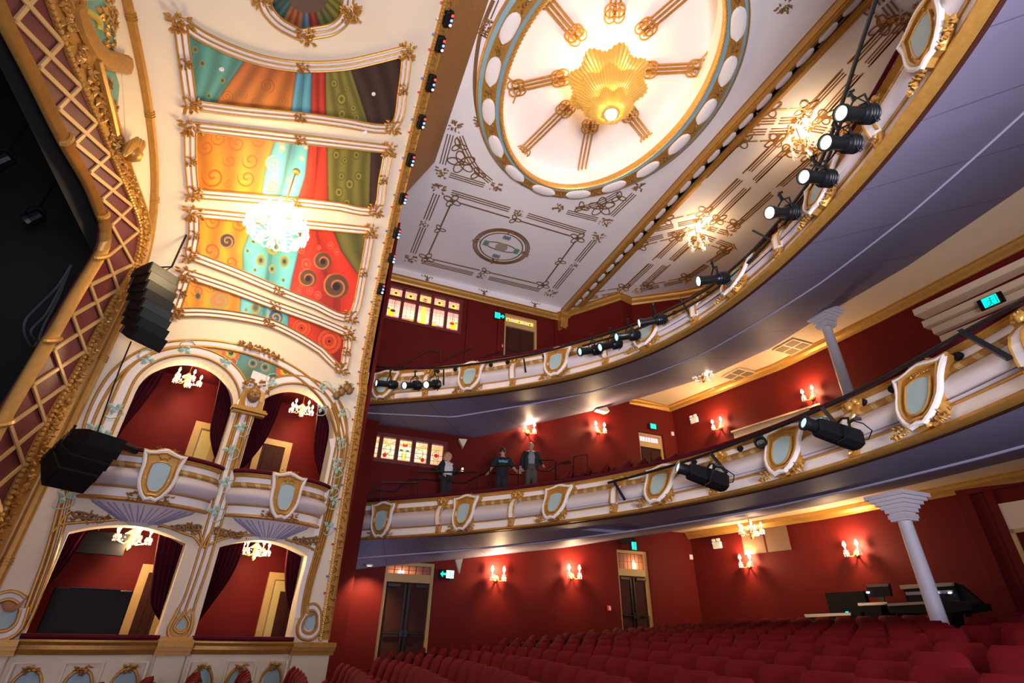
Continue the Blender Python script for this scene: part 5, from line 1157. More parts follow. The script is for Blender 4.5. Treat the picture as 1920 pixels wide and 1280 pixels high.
def low(k):
    def fn(u, w):
        g = np.exp(-((w-.5)**2)*4-((k-2)+(u-.5))**2*.25)[:, None]; C = lin(225, 150, 110)*(1-g)+lin(255, 235, 185)*g*1.2
        grid(C, u, w, 3, 4, .014, (110, 60, 40)); C[(np.abs(w-.8-.06*np.sin(u*7+k)) < .05)] = lin(235, 170, 80)
        if k == 2:
            blob(C, u, w, .5, .8, .2, .09, (205, 30, 15)); blob(C, u, w, .5, .85, .09, .05, (240, 170, 40)); blob(C, u, w, .25, .55, .16, .04, (60, 110, 50)); blob(C, u, w, .75, .55, .16, .04, (60, 110, 50)); blob(C, u, w, .5, .28, .12, .16, (250, 225, 70)); C[(np.abs(np.abs(u-.5)-.14*np.sin(w*5)) < .015)] = lin(90, 60, 30)
        else:
            d = np.hypot((u-.45)*1.0, (w-.5)*1.6); C[np.abs(d-.28) < .018] = lin(80, 40, 25); s = (.3, .72)[k in (3, 4)] if k not in (0, 4) else .5
            cw = .22 if k in (1, 3) else .5; blob(C, u, w, s, cw, .16, .1, (175, 25, 20)); blob(C, u, w, .5, .75 if k in (0, 4) else .3, .1, .05, (110, 165, 70))
        C[w < .1] = lin(225, 130, 100); return C
    return fn
FRW = mat('maroon_window_frame', (.14, .018, .014), .45)
def window(name, lab, X0, X1, rows, cols, fw, lights, y0=16.0):
    t = struct(name, MB().box((X0, 16.28, rows[0][0]), (X1, 16.36, rows[-1][1])), FRW, None, lab)
    zs0, zs1 = rows[0][0]-fw, rows[-1][1]+fw; f = MB()
    for a, b in ((X0-.0, X0+fw), (X1-fw, X1)): f.box((a, 15.97, zs0), (b, 16.2, zs1))
    f.box((X0+fw, 15.97, zs0), (X1-fw, 16.2, zs0+fw)); f.box((X0+fw, 15.97, zs1-fw), (X1-fw, 16.2, zs1)); obj('window_frame', f, FRW, t)
    w = (X1-X0-fw)/cols; mu = MB()
    for k in range(1, cols): mu.box((X0+w*k, 15.98, zs0+fw), (X0+w*k+fw, 16.2, zs1-fw))
    for r0_, r1_ in zip(rows[:-1], rows[1:]): mu.box((X0+fw, 15.985, r0_[1]), (X1-fw, 16.19, r1_[0]))
    obj('mullion', mu, FRW, t)
    for r, (za, zb) in enumerate(rows):
        for k in range(cols): glass('pane', X0+w*k+fw, X0+w*(k+1), za, zb, lights[r](k), t)
    return t
window('window_1', 'tall stained glass window of five glowing pink and yellow lights, upper level', W2[0], W2[1], [(W2[2]+.1, 10.55), (10.66, W2[3]-.1)], 5, .11, (tall, small))
window('window_2', 'row of five glowing stained glass lights with red flowers, circle level', W1[0], W1[1], [(W1[2]+.08, W1[3]-.08)], 5, .12, (low,))
# doors of the side wall
def fan(kind):
    def fn(u, w):
        if kind == 'flower':
            C = lin(250, 205, 150)*np.ones((len(u), 1)); C[(np.sin(u*40)*np.sin(w*14) > .3)] = lin(225, 130, 110)
            for c in (.12, .5, .88): blob(C, u, w, c, .5, .07 if c != .5 else .11, .36, (245, 215, 60)); blob(C, u, w, c, .6, .03, .12, (60, 40, 20))
            return grid(C, u, w, 10, 3, .004)
        if kind == 'pink': return grid(lin(235, 190, 205)*np.ones((len(u), 1)), u, w, 8, 2, .008, (40, 18, 20))
        c = (.32, .75) if kind == 'left' else (.68, .75); g = np.exp(-(((u-c[0])/.32)**2+((w-.25)/.6)**2))[:, None]; h = np.exp(-(((u-c[0])/.045)**2+((w-.25)/.22)**2))[:, None]
        C = lin(70, 28, 16)*(1-g)+lin(250, 140, 80)*g+h*4; return grid(C, u, w, 6 if kind == 'left' else 7, 2, .012, (40, 15, 10))
    return fn
def door(name, lab, D, leaf_h, kind, frame_m, double=True, panels=False, bars=True):
    x0, x1, z0, z1 = D; t = struct(name, MB().box((x0, 16.30, z0), (x1, 16.36, z1)), WOOD, None, lab)
    fw = .09; zl = z0+leaf_h; f = MB(); f.box((x0, 16.1, z0), (x0+fw, 16.34, z1)); f.box((x1-fw, 16.1, z0), (x1, 16.34, z1)); f.box((x0+fw, 16.1, z1-fw), (x1-fw, 16.34, z1)); f.box((x0+fw, 16.12, zl), (x1-fw, 16.34, zl+.22)); obj('door_frame', f, frame_m, t)
    glass('transom_pane', x0+fw, x1-fw, zl+.22, z1-fw, fan(kind), t, 16.25, 90)
    n = 2 if double else 1; w = (x1-x0-2*fw)/n
    for k in range(n):
        a = x0+fw+w*k; l = obj('door_leaf', MB().box((a+.006, 16.2, z0), (a+w-.006, 16.27, zl)), WOOD, t)
        if bars:
            b = MB(); s = a+w-.06 if k == 0 else a+.06; zb = z0+1.05; b.tube([(a+.05, 16.12, zb), (a+w-.05, 16.12, zb)], .028, 6); b.box((s-.05, 16.09, zb-.08), (s+.05, 16.2, zb+.08)); b.box((s-.022, 16.16, z0+.05), (s+.022, 16.2, zl-.05)); obj('panic_bar', b, BLACKM, l)
            c = MB(); c.box((a+(.05 if k == 0 else w-.4), 16.1, zl-.12), (a+(.4 if k == 0 else w-.05), 16.2, zl-.05)); obj('door_closer', c, BLACKM, l)
        if panels:
            p = MB()
            for u0, u1 in ((.1, .47), (.53, .9)):
                for v0, v1 in ((.08, .45), (.52, .92)): p.box((a+w*u0, 16.17, z0+leaf_h*v0), (a+w*u1, 16.2, z0+leaf_h*v1))
            obj('panel', p, WOOD, l)
    return t
door('door_1', 'dark double door with black panic bars and glowing transom beside the boxes', D1, 2.32, 'left', BUFFWOOD)
door('door_2', 'dark double door with black panic bars near the rear corner of the stalls', D2, 2.24, 'right', BUFFWOOD)
door('door_3', 'circle door with a pale pink barred transom near the rear corner', D3, 2.05, 'pink', BUFFWOOD, False, True, False)
door('door_4', 'maroon panelled gallery door under a flowered glass transom', D4, 2.2, 'flower', BUFFWOOD, False, True, False)
# pilasters on the top side wall
pl_ = MB()
for x0, x1 in ((4.3, 4.75), (5.55, 5.75), (8.0, 8.25)): pl_.box((x0, 15.93, 7.0), (x1, 16.02, 11.4))
struct('trim_11', pl_, RED)
# rear corner of the stalls and circle: door bay at the right edge, pilasters, panel
RW = Plane((14.35, 11.3, 0), V((.17, -3.6, 0)).normalized(), (0, 0, 1), V((-3.6, -.17, 0)).normalized())
RW1 = Plane((13.35, 16.2, 0), V((1, -4.9, 0)).normalized(), (0, 0, 1), V((-4.9, -1, 0)).normalized())
def rpl(x): return RW1 if x < 1476 else RW
def rpx(x, y): return RW.px(x, y)[0]
MRW = frame(RW.P0, RW.eu, (0, 0, 1))
def rbox(mb, px0, py0, px1, py1, o0, o1):
    u0, v0 = RW.to(rpx(px0, py0)); u1, v1 = RW.to(rpx(px1, py1)); return mb.box((min(u0, u1), min(v0, v1), o0), (max(u0, u1), max(v0, v1), o1), MRW)
ua = RW.to(rpx(1790, 905))[0]; ub = RW.to(rpx(1812, 905))[0]; uc = RW.to(rpx(1860, 940))[0]
b = MB(); b.box((ua, -.6, 0), (ub, 3.3, .12), MRW); b.box((uc-.05, -.6, 0), (uc+.12, 3.1, .1), MRW); b.box((ua, 3.05, 0), (uc+3, 3.3, .14), MRW); struct('trim_12', b, RED)
s_ = MB(); s_.box((-3, -.2, 0), (ua, .05, .05), MRW); struct('baseboard_rear', s_, BUFFWOOD)
t = struct('door_5', MB().box((uc+.12, -.6, .02), (uc+2.2, 2.9, .04), MRW), WOOD, None, 'dark doorway with a buff head panel at the right edge of the photo')
f = MB(); f.box((uc+.12, 2.2, .04), (uc+2.2, 2.75, .08), MRW); obj('head_panel', f, BUFF, t); f = MB(); f.box((uc+.12, -.6, .04), (uc+.2, 2.2, .1), MRW); f.box((uc+.12, 2.12, .04), (uc+2.2, 2.2, .1), MRW); obj('door_frame', f, BUFFWOOD, t)
t = thing('framed_picture', 'dim brown two-panel board on the red rear wall behind the stalls chandelier', 'panel'); MR1 = frame(RW1.P0, RW1.eu, (0, 0, 1)); u0, v0 = RW1.to(RW1.px(1398, 1040)[0]); u1, v1 = RW1.to(RW1.px(1474, 985)[0])
b = MB(); b.box((u0, v0, 0), (u1, v1, .04), MR1)
obj('board', b, mat('brown_board', (.22, .12, .06), .6), t); b = MB(); um = (u0+u1)/2; b.box((um-.02, v0, .04), (um+.02, v1, .05), MR1); obj('divider', b, DARKRED, t)
# stepped cream canopy at the circle rear, right edge
t = thing('stepped_canopy', 'stepped cream canopy on the circle rear wall under the green exit sign', 'canopy'); M_ = None
for j, (a, c) in enumerate((((1733, 592), .5), ((1745, 612), .38), ((1758, 622), .26), ((1768, 635), .14))):
    b = MB(); u0, v0 = RW.to(rpx(*a)); b.box((u0, v0-.14, 0), (u0+6, v0+.04, c), MRW); obj('step', b, BUFF, t)
t = thing('cream_dado', 'cream panelled low wall behind the last circle seats', 'dado'); MR_ = MR1; b = MB(); u0, v0 = RW1.to(RW1.px(1378, 812)[0]); b.box((u0, 5.2, 0), (u0+3.4, v0, .1), MR_); obj('panel_body', b, CREAM, t)
b = MB(); b.box((u0-.05, v0, 0), (u0+3.4, v0+.06, .16), MR_); obj('capping', b, BUFF, t)
g = MB()
for k in range(5): g.box((u0+.15+.65*k, v0-.32, .1), (u0+.65+.65*k, v0-.12, .12), MR_)
obj('panel_moulding', g, BUFF, t)
# columns
def column(lab, zc, zb, x, y, k=1.):
    t = thing('column', lab, 'column', (x, y, zb)); h = zc-zb
    obj('shaft', MB().lathe([(.2*k, 0), (.2*k, .12), (.15*k, .16), (.145*k, h*.5), (.13*k, h-.55*k)], None, 20), mat('lilac_white_paint', (.72, .68, .68), .5) if 'lilac_white_paint' not in bpy.data.materials else bpy.data.materials['lilac_white_paint'], t, True)
    mb = MB()
    for z, r in ((-.55, .18), (-.5, .2), (-.46, .17), (-.38, .22), (-.3, .26), (-.22, .32), (-.15, .38), (-.08, .44)): mb.box((-r*k, -r*k, h+z*k), (r*k, r*k, h+z*k+.085*k))
    obj('capital', mb, bpy.data.materials['lilac_white_paint'], t)
column('slim lilac-white column standing in the stalls, in front of the mixing desks', 2.42, FZ(10.4), 10.4, 6.46, .86)
column('slim lilac-white column rising from the circle to the ceiling under the gallery', 8.2, 4.3, 12.72, 8.2, .95)
# ceiling vents under the gallery
for k, (x, y) in enumerate(((1340, 737), (1385, 702), (1485, 650))):
    p = at(x, y, 2, 8.28); t = thing('ceiling_vent', ('closed square hatch in the buff ceiling beside the small chandelier', 'four-part square vent in the buff ceiling, nearer the corner', 'four-part square vent in the buff ceiling, nearer the white column')[k], 'vent', p)
    s = .42; fr_ = MB(); fr_.box((-s, -s, -.03), (s, s, 0)); obj('frame', fr_, BUFF, t)
    if k:
        for i in (-1, 1):
            for j in (-1, 1): m = MB(); m.box((i*.2-.16, j*.2-.16, -.04), (i*.2+.16, j*.2+.16, -.028)); obj('grille', m, mat('grille_brown', (.25, .17, .09), .6) if 'grille_brown' not in bpy.data.materials else bpy.data.materials['grille_brown'], t)
    else: m = MB(); m.box((-.34, -.34, -.04), (.34, .34, -.028)); obj('hatch', m, BUFF, t)
# ------------------------------------------------------------------ lamps
LAMPS = []
def chandelier_proto(scale=.27, n=5):
    t = thing('chandelier', 'x', 'chandelier', (0, 0, 0), 'small crystal chandeliers')
    obj('stem', MB().lathe([(.012, 1.3), (.012, .22), (.04, .2), (.03, .1), (.06, .02), (.03, -.08), (.045, -.12), (.01, -.17)], None, 8), GOLDB, t, True)
    obj('crown', MB().lathe([(.015, .2), (.12, .1), (.125, .085), (.02, .16)], None, 10), GLASS, t, True)
    for k in range(n):
        a = 2*PI*k/n+.3; d = V((math.cos(a), math.sin(a), 0)); R = scale
        ar = obj('arm', MB().tube([d*.03, d*(R*.4)-V((0, 0, .07)), d*(R*.8)-V((0, 0, .05)), d*R+V((0, 0, .02))], .012, 5), GOLDB, t, True)
        obj('cup', MB().lathe([(.012, .02), (.05, .05), (.055, .06), (.016, .06), (.014, .13)], Tm(*(d*R)), 10), GLASS, ar, True)
        obj('candle_bulb', MB().lathe([(.012, .13), (.028, .165), (.02, .21), (.004, .24)], Tm(*(d*R)), 8), BULB, ar, True)
        dr = MB()
        for j in range(6): b = 2*PI*j/6; q = d*R+V((.05*math.cos(b), .05*math.sin(b), .02)); dr.ball(q, .017, 6, sc=(1, 1, 1.7)); dr.ball(q-V((0, 0, .055)), .012, 6, sc=(1, 1, 1.8))
        tag(obj('crystal_drops', dr, GLASS, ar), kind='stuff')
        sw = MB()
        for j in range(7): f = j/6; sw.ball(d*(.1+(R-.1)*f)+V((0, 0, .1-.05*f-.12*math.sin(PI*f))), .013, 5)
        tag(obj('crystal_swag', sw, GLASS, ar), kind='stuff')
    return t
CH = chandelier_proto(); first = [True]
def chand(lab, p, sc, pw=14, col=None):
    M = Matrix.Translation(p) @ Matrix.Scale(sc, 4)
    if first[0]: CH.matrix_world = M; CH['label'] = lab; first[0] = False
    else: dup(CH, M, lab)
    LAMPS.append((V(p)+V((.1, -.12, .16 if 50 < pw < 80 or pw == 91 else -.08))*sc, pw))
chand('small lit crystal chandelier in the upper box nearest the stage', WALL.px(350, 714, -1.1)[0], 1., 85)
chand('small lit crystal chandelier in the upper box beside the red wall', WALL.px(565, 770, -1.1)[0], 1., 85)
chand('small lit crystal chandelier in the lower box nearest the stage', WALL.px(245, 1012, -1.0)[0], 1.15, 95)
chand('small lit crystal chandelier in the lower box beside the red wall', WALL.px(478, 1035, -1.0)[0], 1.05, 85)
chand('small lit crystal chandelier under the gallery ceiling, nearer the side wall', at(1310, 460, 2, 10.7), 1.0, 60)
chand('small lit crystal chandelier under the gallery ceiling, behind the upper spotlights', at(1508, 280, 2, 10.7), 1.05, 60)
chand('small lit crystal chandelier hanging below the buff ceiling beside the square vents', at(1318, 708, 2, 7.85), 1.15, 91)
chand('small lit crystal chandelier in the stalls before the brown board', at(1408, 998, 1, 11.6), 1.1, 45)
# the large chandelier of the vault
p = VAULT.px(555, 322)[0]; hub = V((p.x, p.y, at(520, 420, 1, p.y).z)); sc = 1.0
t = thing('chandelier', 'large blazing crystal chandelier hanging in front of the painted vault', 'chandelier', hub)
obj('ceiling_cup', MB().lathe([(.02, -.06), (.09, -.04), (.1, .02), (.02, .03)], Tm(0, 0, p.z-hub.z), 12), GOLDB, t, True)
obj('chain', MB().tube([(0, 0, .5), (0, 0, p.z-hub.z)], .018, 6), GOLDB, t)
obj('stem', MB().lathe([(.03, .6), (.06, .5), (.04, .3), (.1, .1), (.05, -.1), (.12, -.25), (.02, -.4)], None, 12), GLASS, t, True)
HOT = mat('hot_crystal', (1, .9, .7), .2, emit=3.0, ecol=(1, .82, .5))
for k in range(24):
    lv_, a = (0, 2*PI*k/14) if k < 14 else (1, 2*PI*(k-14)/10+.2); R = (.60, .40)[lv_]; z = (-.12, .22)[lv_]; d = V((math.cos(a), math.sin(a), 0))
    ar = obj('arm', MB().tube([V((0, 0, z-.1)), d*R*.35+V((0, 0, z-.22)), d*R*.75+V((0, 0, z-.18)), d*R+V((0, 0, z))], .018, 6), GLASS, t, True)
    obj('candle_bulb', MB().lathe([(.015, z+.06), (.04, z+.12), (.025, z+.2), (.005, z+.24)], Tm(*(d*R)), 8), BULB, ar, True)
    dr = MB(); dr.lathe([(.02, z), (.07, z+.03), (.075, z+.045), (.02, z+.05)], Tm(*(d*R)), 10)
    for j in range(8): b = 2*PI*j/8; q = d*R+V((.07*math.cos(b), .07*math.sin(b), z)); dr.ball(q-V((0, 0, .02)), .024, 6, sc=(1, 1, 1.6)); dr.ball(q-V((0, 0, .09)), .018, 6, sc=(1, 1, 1.8))
    tag(obj('crystal_drops', dr, HOT if k % 2 else GLASS, ar), kind='stuff')
sw = MB()
for k in range(28):
    a = 2*PI*k/14; f0 = V((.60*math.cos(a), .60*math.sin(a), -.1)); f1 = V((.60*math.cos(a+PI/7), .60*math.sin(a+PI/7), -.1)) if k < 14 else V((.12*math.cos(a), .12*math.sin(a), .55))
    for j in range(11): f = j/10; sw.ball(f0.lerp(f1, f)-V((0, 0, (.2 if k < 14 else .12)*math.sin(PI*f))), .02, 6)
tag(obj('crystal_swag', sw, HOT, t), kind='stuff')
BIG = hub
# wall sconces
def sconce_proto():
    t = thing('wall_sconce', 'x', 'sconce', None, 'twin candle wall sconces')
    obj('back_plate', MB().lathe([(.07, 0), (.065, .025), (.03, .04), (.01, .05)], Matrix.Identity(4), 14), GOLDB, t, True)
    for s in (-1, 1):
        a = obj('arm', MB().tube([(0, 0, .03), (s*.06, -.07, .1), (s*.13, -.05, .14), (s*.15, .02, .15)], .012, 6), GOLDB, t, True)
        M = Tm(s*.15, .02, .15) @ Rm(-PI/2, 'X')
        obj('cup', MB().lathe([(.012, 0), (.05, .03), (.055, .045), (.014, .045), (.014, .12)], M, 10), GLASS, a, True)
        obj('candle_bulb', MB().lathe([(.014, .12), (.038, .16), (.026, .215), (.005, .25)], M, 10), BULB, a, True)
        dr = MB()
        for j in range(6): b = 2*PI*j/6; q = M @ V((.05*math.cos(b), .05*math.sin(b), 0)); dr.ball(q-V((0, .02, 0)), .014, 6, sc=(1, 1.8, 1)); dr.ball(q-V((0, .07, 0)), .011, 6, sc=(1, 1.8, 1))
        tag(obj('crystal_drops', dr, GLASS, a), kind='stuff')
    return t
SCN = sconce_proto(); fs = [True]
def sconce(lab, x, y, side=True, sc=1.25, pw=110):
    if side: p = at(x, y+4, 1, 15.99); M = frame(p, (1, 0, 0), (0, 0, 1)); n = V((0, -1, 0))
    else: q_ = rpl(x); p = q_.px(x, y+4, .01)[0]; M = frame(p, q_.eu, (0, 0, 1)); n = q_.n
    M = M @ Matrix.Scale(sc, 4)
    if fs[0]: SCN.matrix_world = M; SCN['label'] = lab; fs[0] = False
    else: dup(SCN, M, lab)
    LAMPS.append((p+n*.25*sc+V((0, 0, .24)), pw))
sconce('twin candle sconce on the stalls side wall, nearer the double door with the glowing transom', 930, 1080)
sconce('twin candle sconce on the stalls side wall, nearer the rear corner', 1072, 1076)
sconce('twin candle sconce on the stalls rear wall under the brown board', 1405, 1055, False, 1.2)
sconce('twin candle sconce on the stalls rear wall, left of the white column', 1607, 1033, False, 1.2)
sconce('twin candle sconce above the two standing people on the circle wall', 989, 806)
sconce('twin candle sconce on the circle side wall, nearer the pink transom', 1121, 805)
sconce('twin candle sconce on the circle rear wall beside the white emergency light', 1351, 797, False, 1.2)
sconce('twin candle sconce on the circle rear wall, left of the upper column', 1524, 741, False, 1.2)
for k, p in enumerate((V((1.95, 15.35, 1.50)),)):
    t = thing('downlight', 'small recessed downlight in the boards over the red wall beside the boxes', 'downlight', p); obj('rim', MB().lathe([(.1, .02), (.1, -.02), (.07, -.02), (.06, .02)], None, 16), WHITE, t, True); obj('lamp', MB().lathe([(.06, .0), (.01, .01)], None, 16), BULB, t, True); DOWN = p
# ------------------------------------------------------------------ signs and small wall fittings
GREEN = mat('exit_green', (.0, .75, .5), .4, emit=1.6, ecol=(.0, .85, .55)); EXW = mat('exit_white', (.8, 1, .95), .4, emit=1.3, ecol=(.75, 1, .93)); DGREEN = mat('exit_dark', (.0, .10, .08), .4, emit=.12, ecol=(0, .5, .35))
def man(M, m, par, s=1.):
    r = MB()
    for pts, w in (([(.0, .02), (.02, -.06), (-.01, -.12)], .03), ([(-.01, -.12), (.05, -.17), (.03, -.24)], .026), ([(-.01, -.12), (-.05, -.18), (-.12, -.2)], .026), ([(.02, -.0), (.08, -.04), (.12, -.0)], .02), ([(.0, -.01), (-.07, -.01), (-.09, -.07)], .02)): r.sweep([M @ V((x*s, y*s, 0)) for x, y in pts], M.to_3x3() @ V((0, 0, 1)), [(-w*s/2, 0), (-w*s/2, .006), (w*s/2, .006), (w*s/2, 0)])
    r.lathe([(.032*s, 0), (.032*s, .006), (.001, .006)], M @ Tm(.02*s, .07*s, 0), 10); return obj('running_figure', r, m, par)
def exit_sign(lab, M, w, h, arrow, figure_side):
    t = thing('exit_sign', lab, 'exit sign', M)
    obj('housing', MB().bbox((-w/2, -h/2, -.06), (w/2, h/2, .0), .01), BLACK, t)
    f = w*.5 if arrow else w*.6; x0 = {'r': w/2-.02-f, 'l': -w/2+.02, 'c': -f/2}[figure_side]
    obj('lit_field', MB().box((x0, -h/2+.02, 0), (x0+f, h/2-.02, .006)), EXW if arrow == 'l' else GREEN, t)
    man(Tm(x0+f/2, .02, .007), DGREEN if arrow != 'l' else GREEN, t, h/.42)
    dm = MB(); dm.sweep([V((x0+f*.78, h*.36, .007)), V((x0+f*.9, h*.36, .007)), V((x0+f*.9, -h*.36, .007)), V((x0+f*.78, -h*.36, .007))], V((0, 0, 1)), [(-.008, 0), (-.008, .004), (.008, .004), (.008, 0)]); obj('doorway_mark', dm, DGREEN, t)
    if arrow:
        c = -w/2+.02+w*.21 if arrow == 'l' else w/2-.02-w*.2; s = -1 if arrow == 'l' else 1; a = MB(); A_ = [(-.5, .14), (.05, .14), (.05, .42), (.55, 0), (.05, -.42), (.05, -.14), (-.5, -.14)]; A_ = [(s*x*w*.34+c, y*h*.8) for x, y in A_]
        a.prism([A_ if s < 0 else A_[::-1]], Tm(0, 0, 0), 0, .007); obj('arrow', a, GREEN, t)
    return t
MSd = lambda x, y, o=.08: frame(at(x, y, 1, 16-o), (1, 0, 0), (0, 0, 1))
exit_sign('green exit sign with a left arrow beside the stalls double door by the boxes', MSd(838, 1076), .46, .25, 'l', 'r')
exit_sign('green exit sign above the stalls door near the rear corner', MSd(1189, 1023, .35), .3, .28, None, 'c')
exit_sign('green exit sign above the circle door with the pink transom', MSd(1225, 799), .42, .24, None, 'c')
exit_sign('green exit sign with right arrow beside the flowered gallery transom', MSd(937, 592), .44, .3, 'r', 'l')
p = RW.px(1857, 564, .55)[0]; exit_sign('green exit sign over the stepped cream canopy at the right edge', frame(p, RW.eu, (0, 0, 1)), .5, .28, None, 'c')
t = thing('projector_box', 'black projector box over the stalls exit sign near the rear corner', 'box', MSd(1180, 1016, .25)); obj('body', MB().bbox((-.3, -.05, -.2), (.2, .14, .1), .02), BLACK, t); obj('arm', MB().tube([(0, .1, -.1), (0, .35, -.1)], .02, 6), BLACKM, t)
for (x, y), lab in (((1344, 1021), 'white twin-headed emergency light on the stalls rear wall left of the brown board'), ((1301, 787), 'white twin-headed emergency light on the circle rear wall near the corner')):
    p = RW1.px(x, y, .06)[0]; t = thing('emergency_light', lab, 'emergency light', frame(p, RW1.eu, (0, 0, 1)))
    obj('case', MB().bbox((-.16, -.12, -.06), (.18, .1, .04), .02), WHITE, t); obj('green_indicator', MB().ball((-.13, .06, .05), .02, 8), GREEN, t)
    for s in (-1, 1): obj('lamp_head', MB().bbox((s*.09-.07, .11, -.03), (s*.09+.07, .2, .06), .02), WHITE, t)
for (x, y), lab, m in (((1142, 1140), 'small red call point on the stalls wall left of the rear door', 'red'), ((940, 648), 'small red call point on the gallery wall left of the maroon door', 'red'), ((1296, 1044), 'small white wall sensor at the rear corner of the stalls', 'w'), ((1261, 813), 'small white wall sensor at the rear corner of the circle', 'w')):
    t = thing('alarm_switch' if m == 'red' else 'wall_sensor', lab, 'alarm' if m == 'red' else 'sensor', MSd(x, y, .03)); obj('case', MB().bbox((-.06, -.08, -.03), (.06, .08, .03), .01), mat('call_red', (.7, .02, .02), .4) if m == 'red' and 'call_red' not in bpy.data.materials else (bpy.data.materials['call_red'] if m == 'red' else WHITE), t)
    obj('face', MB().box((-.02, -.05, .03), (.05, .05, .034)), WHITE if m == 'red' else CREAM, t)
# handrails of the circle and the gallery
def rail(lab, paths, r=.022):
    t = thing('handrail', lab, 'handrail')
    for j, q in enumerate(paths): obj('rail' if j == 0 else 'post', MB().tube(q, r, 6), BLACKM, t, True)
def yp(x, y, Y): return at(x, y, 1, Y)
rail('dark handrail in front of the person in the white top', [[yp(x, y, 14.6) for x, y in ((784, 938), (784, 884), (894, 885), (894, 928))]], .025)
rail('low dark stair handrail left of the person in the white top', [[yp(x, y, 14.9) for x, y in ((713, 940), (716, 904), (784, 905), (783, 935))]])
rail('dark handrail sloping along the wall behind the person in the white top', [[yp(x, y, 15.7) for x, y in ((672, 938), (705, 918), (742, 921), (770, 898), (800, 898), (850, 904), (872, 905), (912, 885), (980, 890))]])
rail('dark handrail in front of the person in the lettered shirt', [[yp(x, y, 13.9) for x, y in ((917, 924), (918, 874), (972, 872), (972, 918))]], .025)
rail('dark handrail beside the person in khaki trousers', [[yp(x, y, 14.6) for x, y in ((1010, 862), (1038, 862), (1042, 866), (1042, 905))], [yp(x, y, 14.8) for x, y in ((1012, 882), (1028, 883), (1050, 868), (1068, 864), (1070, 868), (1056, 869))]])
rail('short dark hoop handrail between the person in khaki trousers and the circle seats', [[yp(x, y, 14.2) for x, y in ((1074, 890), (1076, 856), (1101, 852), (1102, 885))]])
rail('dark stair handrail on the gallery below the tall window, left one', [[yp(x, y, 15.2) for x, y in ((752, 688), (775, 672), (803, 657), (825, 659), (824, 684))]])
rail('dark stair handrail on the gallery below the tall window, right one', [[yp(x, y, 15.2) for x, y in ((838, 684), (840, 672), (884, 653), (886, 680))]])
rail('dark handrail on the gallery in front of the maroon door', [[yp(x, y, 15.4) for x, y in ((880, 680), (940, 658), (942, 665))]])

# small fixtures: detectors on the vault, cream fins below the boards
for (x, y), lab in (((684, 246), 'small white detector dome on the vault between the two top painted panels'), ((415, 128), 'tiny white lamp in the teal part of the topmost painted panel'), ((700, 175), 'tiny white lamp in the dark brown part of the topmost painted panel')):
    p, n = VAULT.px(x, y, .02); q2, _ = VAULT.px(x+5, y, .02); M = frame(p, q2-p, None, n); t = thing('detector', lab, 'detector', M); r = .09 if x == 684 else .045
    obj('base', MB().lathe([(r, 0), (r, r*.3), (.005, r*.32)], None, 14), WHITE, t, True); obj('dome', MB().lathe([(r*.7, r*.3), (r*.55, r*.7), (.01, r*.9)], None, 14), WHITE, t, True)
for pts, Y, lab in ((((854, 1049), (868, 1047), (862, 1074)), 15.4, 'white triangular fin hanging below the boards beside the stalls exit sign'), (((860, 822), (876, 823), (868, 838)), 15.5, 'pale triangular fin below the boards right of the circle windows'), (((1118, 767), (1138, 762), (1143, 770), (1136, 772)), 15.6, 'small cream wedge under the boards beside the circle wall sconce')):
    mb = MB(); a = [at(x, y, 1, Y) for x, y in pts]; mb.rings([a, [p+V((.05, .25, 0)) for p in a]]); tag(obj('ceiling_fin', mb, CREAM), lab, 'bracket')
# ------------------------------------------------------------------ theatre seats
def seat_proto():
    t = thing('theatre_seat', 'x', 'seat', None, 'red seats of the stalls')
    # local: faces -x, origin on the floor under the middle of the seat
    def pad(x0, z0, x1, z1, w, th, nm, m, top=.06):
        R = []; n = 10
        for k in range(n+1):
            f = k/n; ww = w*(1-.22*max(0, (f-.8)/.2)**2)*(1-.06*max(0, (.1-f)/.1)); x = x0+(x1-x0)*f; z = z0+(z1-z0)*f; tt = th*math.sqrt(max(.08, 1-max(0, (f-.88)/.12)**2*.9))
            R.append([V((x+tt*.5*c, yy, z)) for yy, c in ((-ww/2, -.4), (-ww/2+.04, -.9), (-ww*.2, -1.05), (ww*.2, -1.05), (ww/2-.04, -.9), (ww/2, -.4), (ww/2, .5), (ww/2-.03, .7), (-ww/2+.03, .7), (-ww/2, .5))])
        return obj(nm, MB().rings(R), m, t, True)
    pad(.16, .36, .32, .89, .455, .12, 'backrest', SEATRED)
    b = MB(); b.bbox((.0, -.22, .0), (.035, .22, .46), .01, Tm(.235, 0, .36) @ Rm(.245, 'Y')); obj('back_shell', b, BLACK, t)
    pad(-.02, .40, .11, .66, .42, .10, 'seat', SEATRED)
    for s in (-1, 1):
        a = obj('armrest', MB().bbox((-.16, s*.238-.025, .56), (.22, s*.238+.025, .60), .015), SEATRED, t)
        l = MB(); l.bbox((-.04, s*.24-.018, .03), (.22, s*.24+.018, .56), .01); l.bbox((-.1, s*.238-.025, 0), (.26, s*.238+.025, .03), .01); obj('leg', l, BLACKM, t)
    return t
ST = seat_proto(); fst = [True]; nseat = 0
def put_seat(x, y, z, rz, lab, group='red seats of the stalls'):
    M = Matrix.Translation((x, y, z)) @ Rm(rz)
    if fst[0]: ST.matrix_world = M; ST['label'] = lab; fst[0] = False
    else: dup(ST, M, lab, group)
ENDS = {-7: 11.2, -6: 11.4, -5: 11.6, -4: 11.8, -3: 11.7, -2: 10.9, -1: 10.4, 0: 10.0, 1: 10.45, 2: 11.95, 3: 12.1, 4: 12.3, 5: 12.45}
rows = []
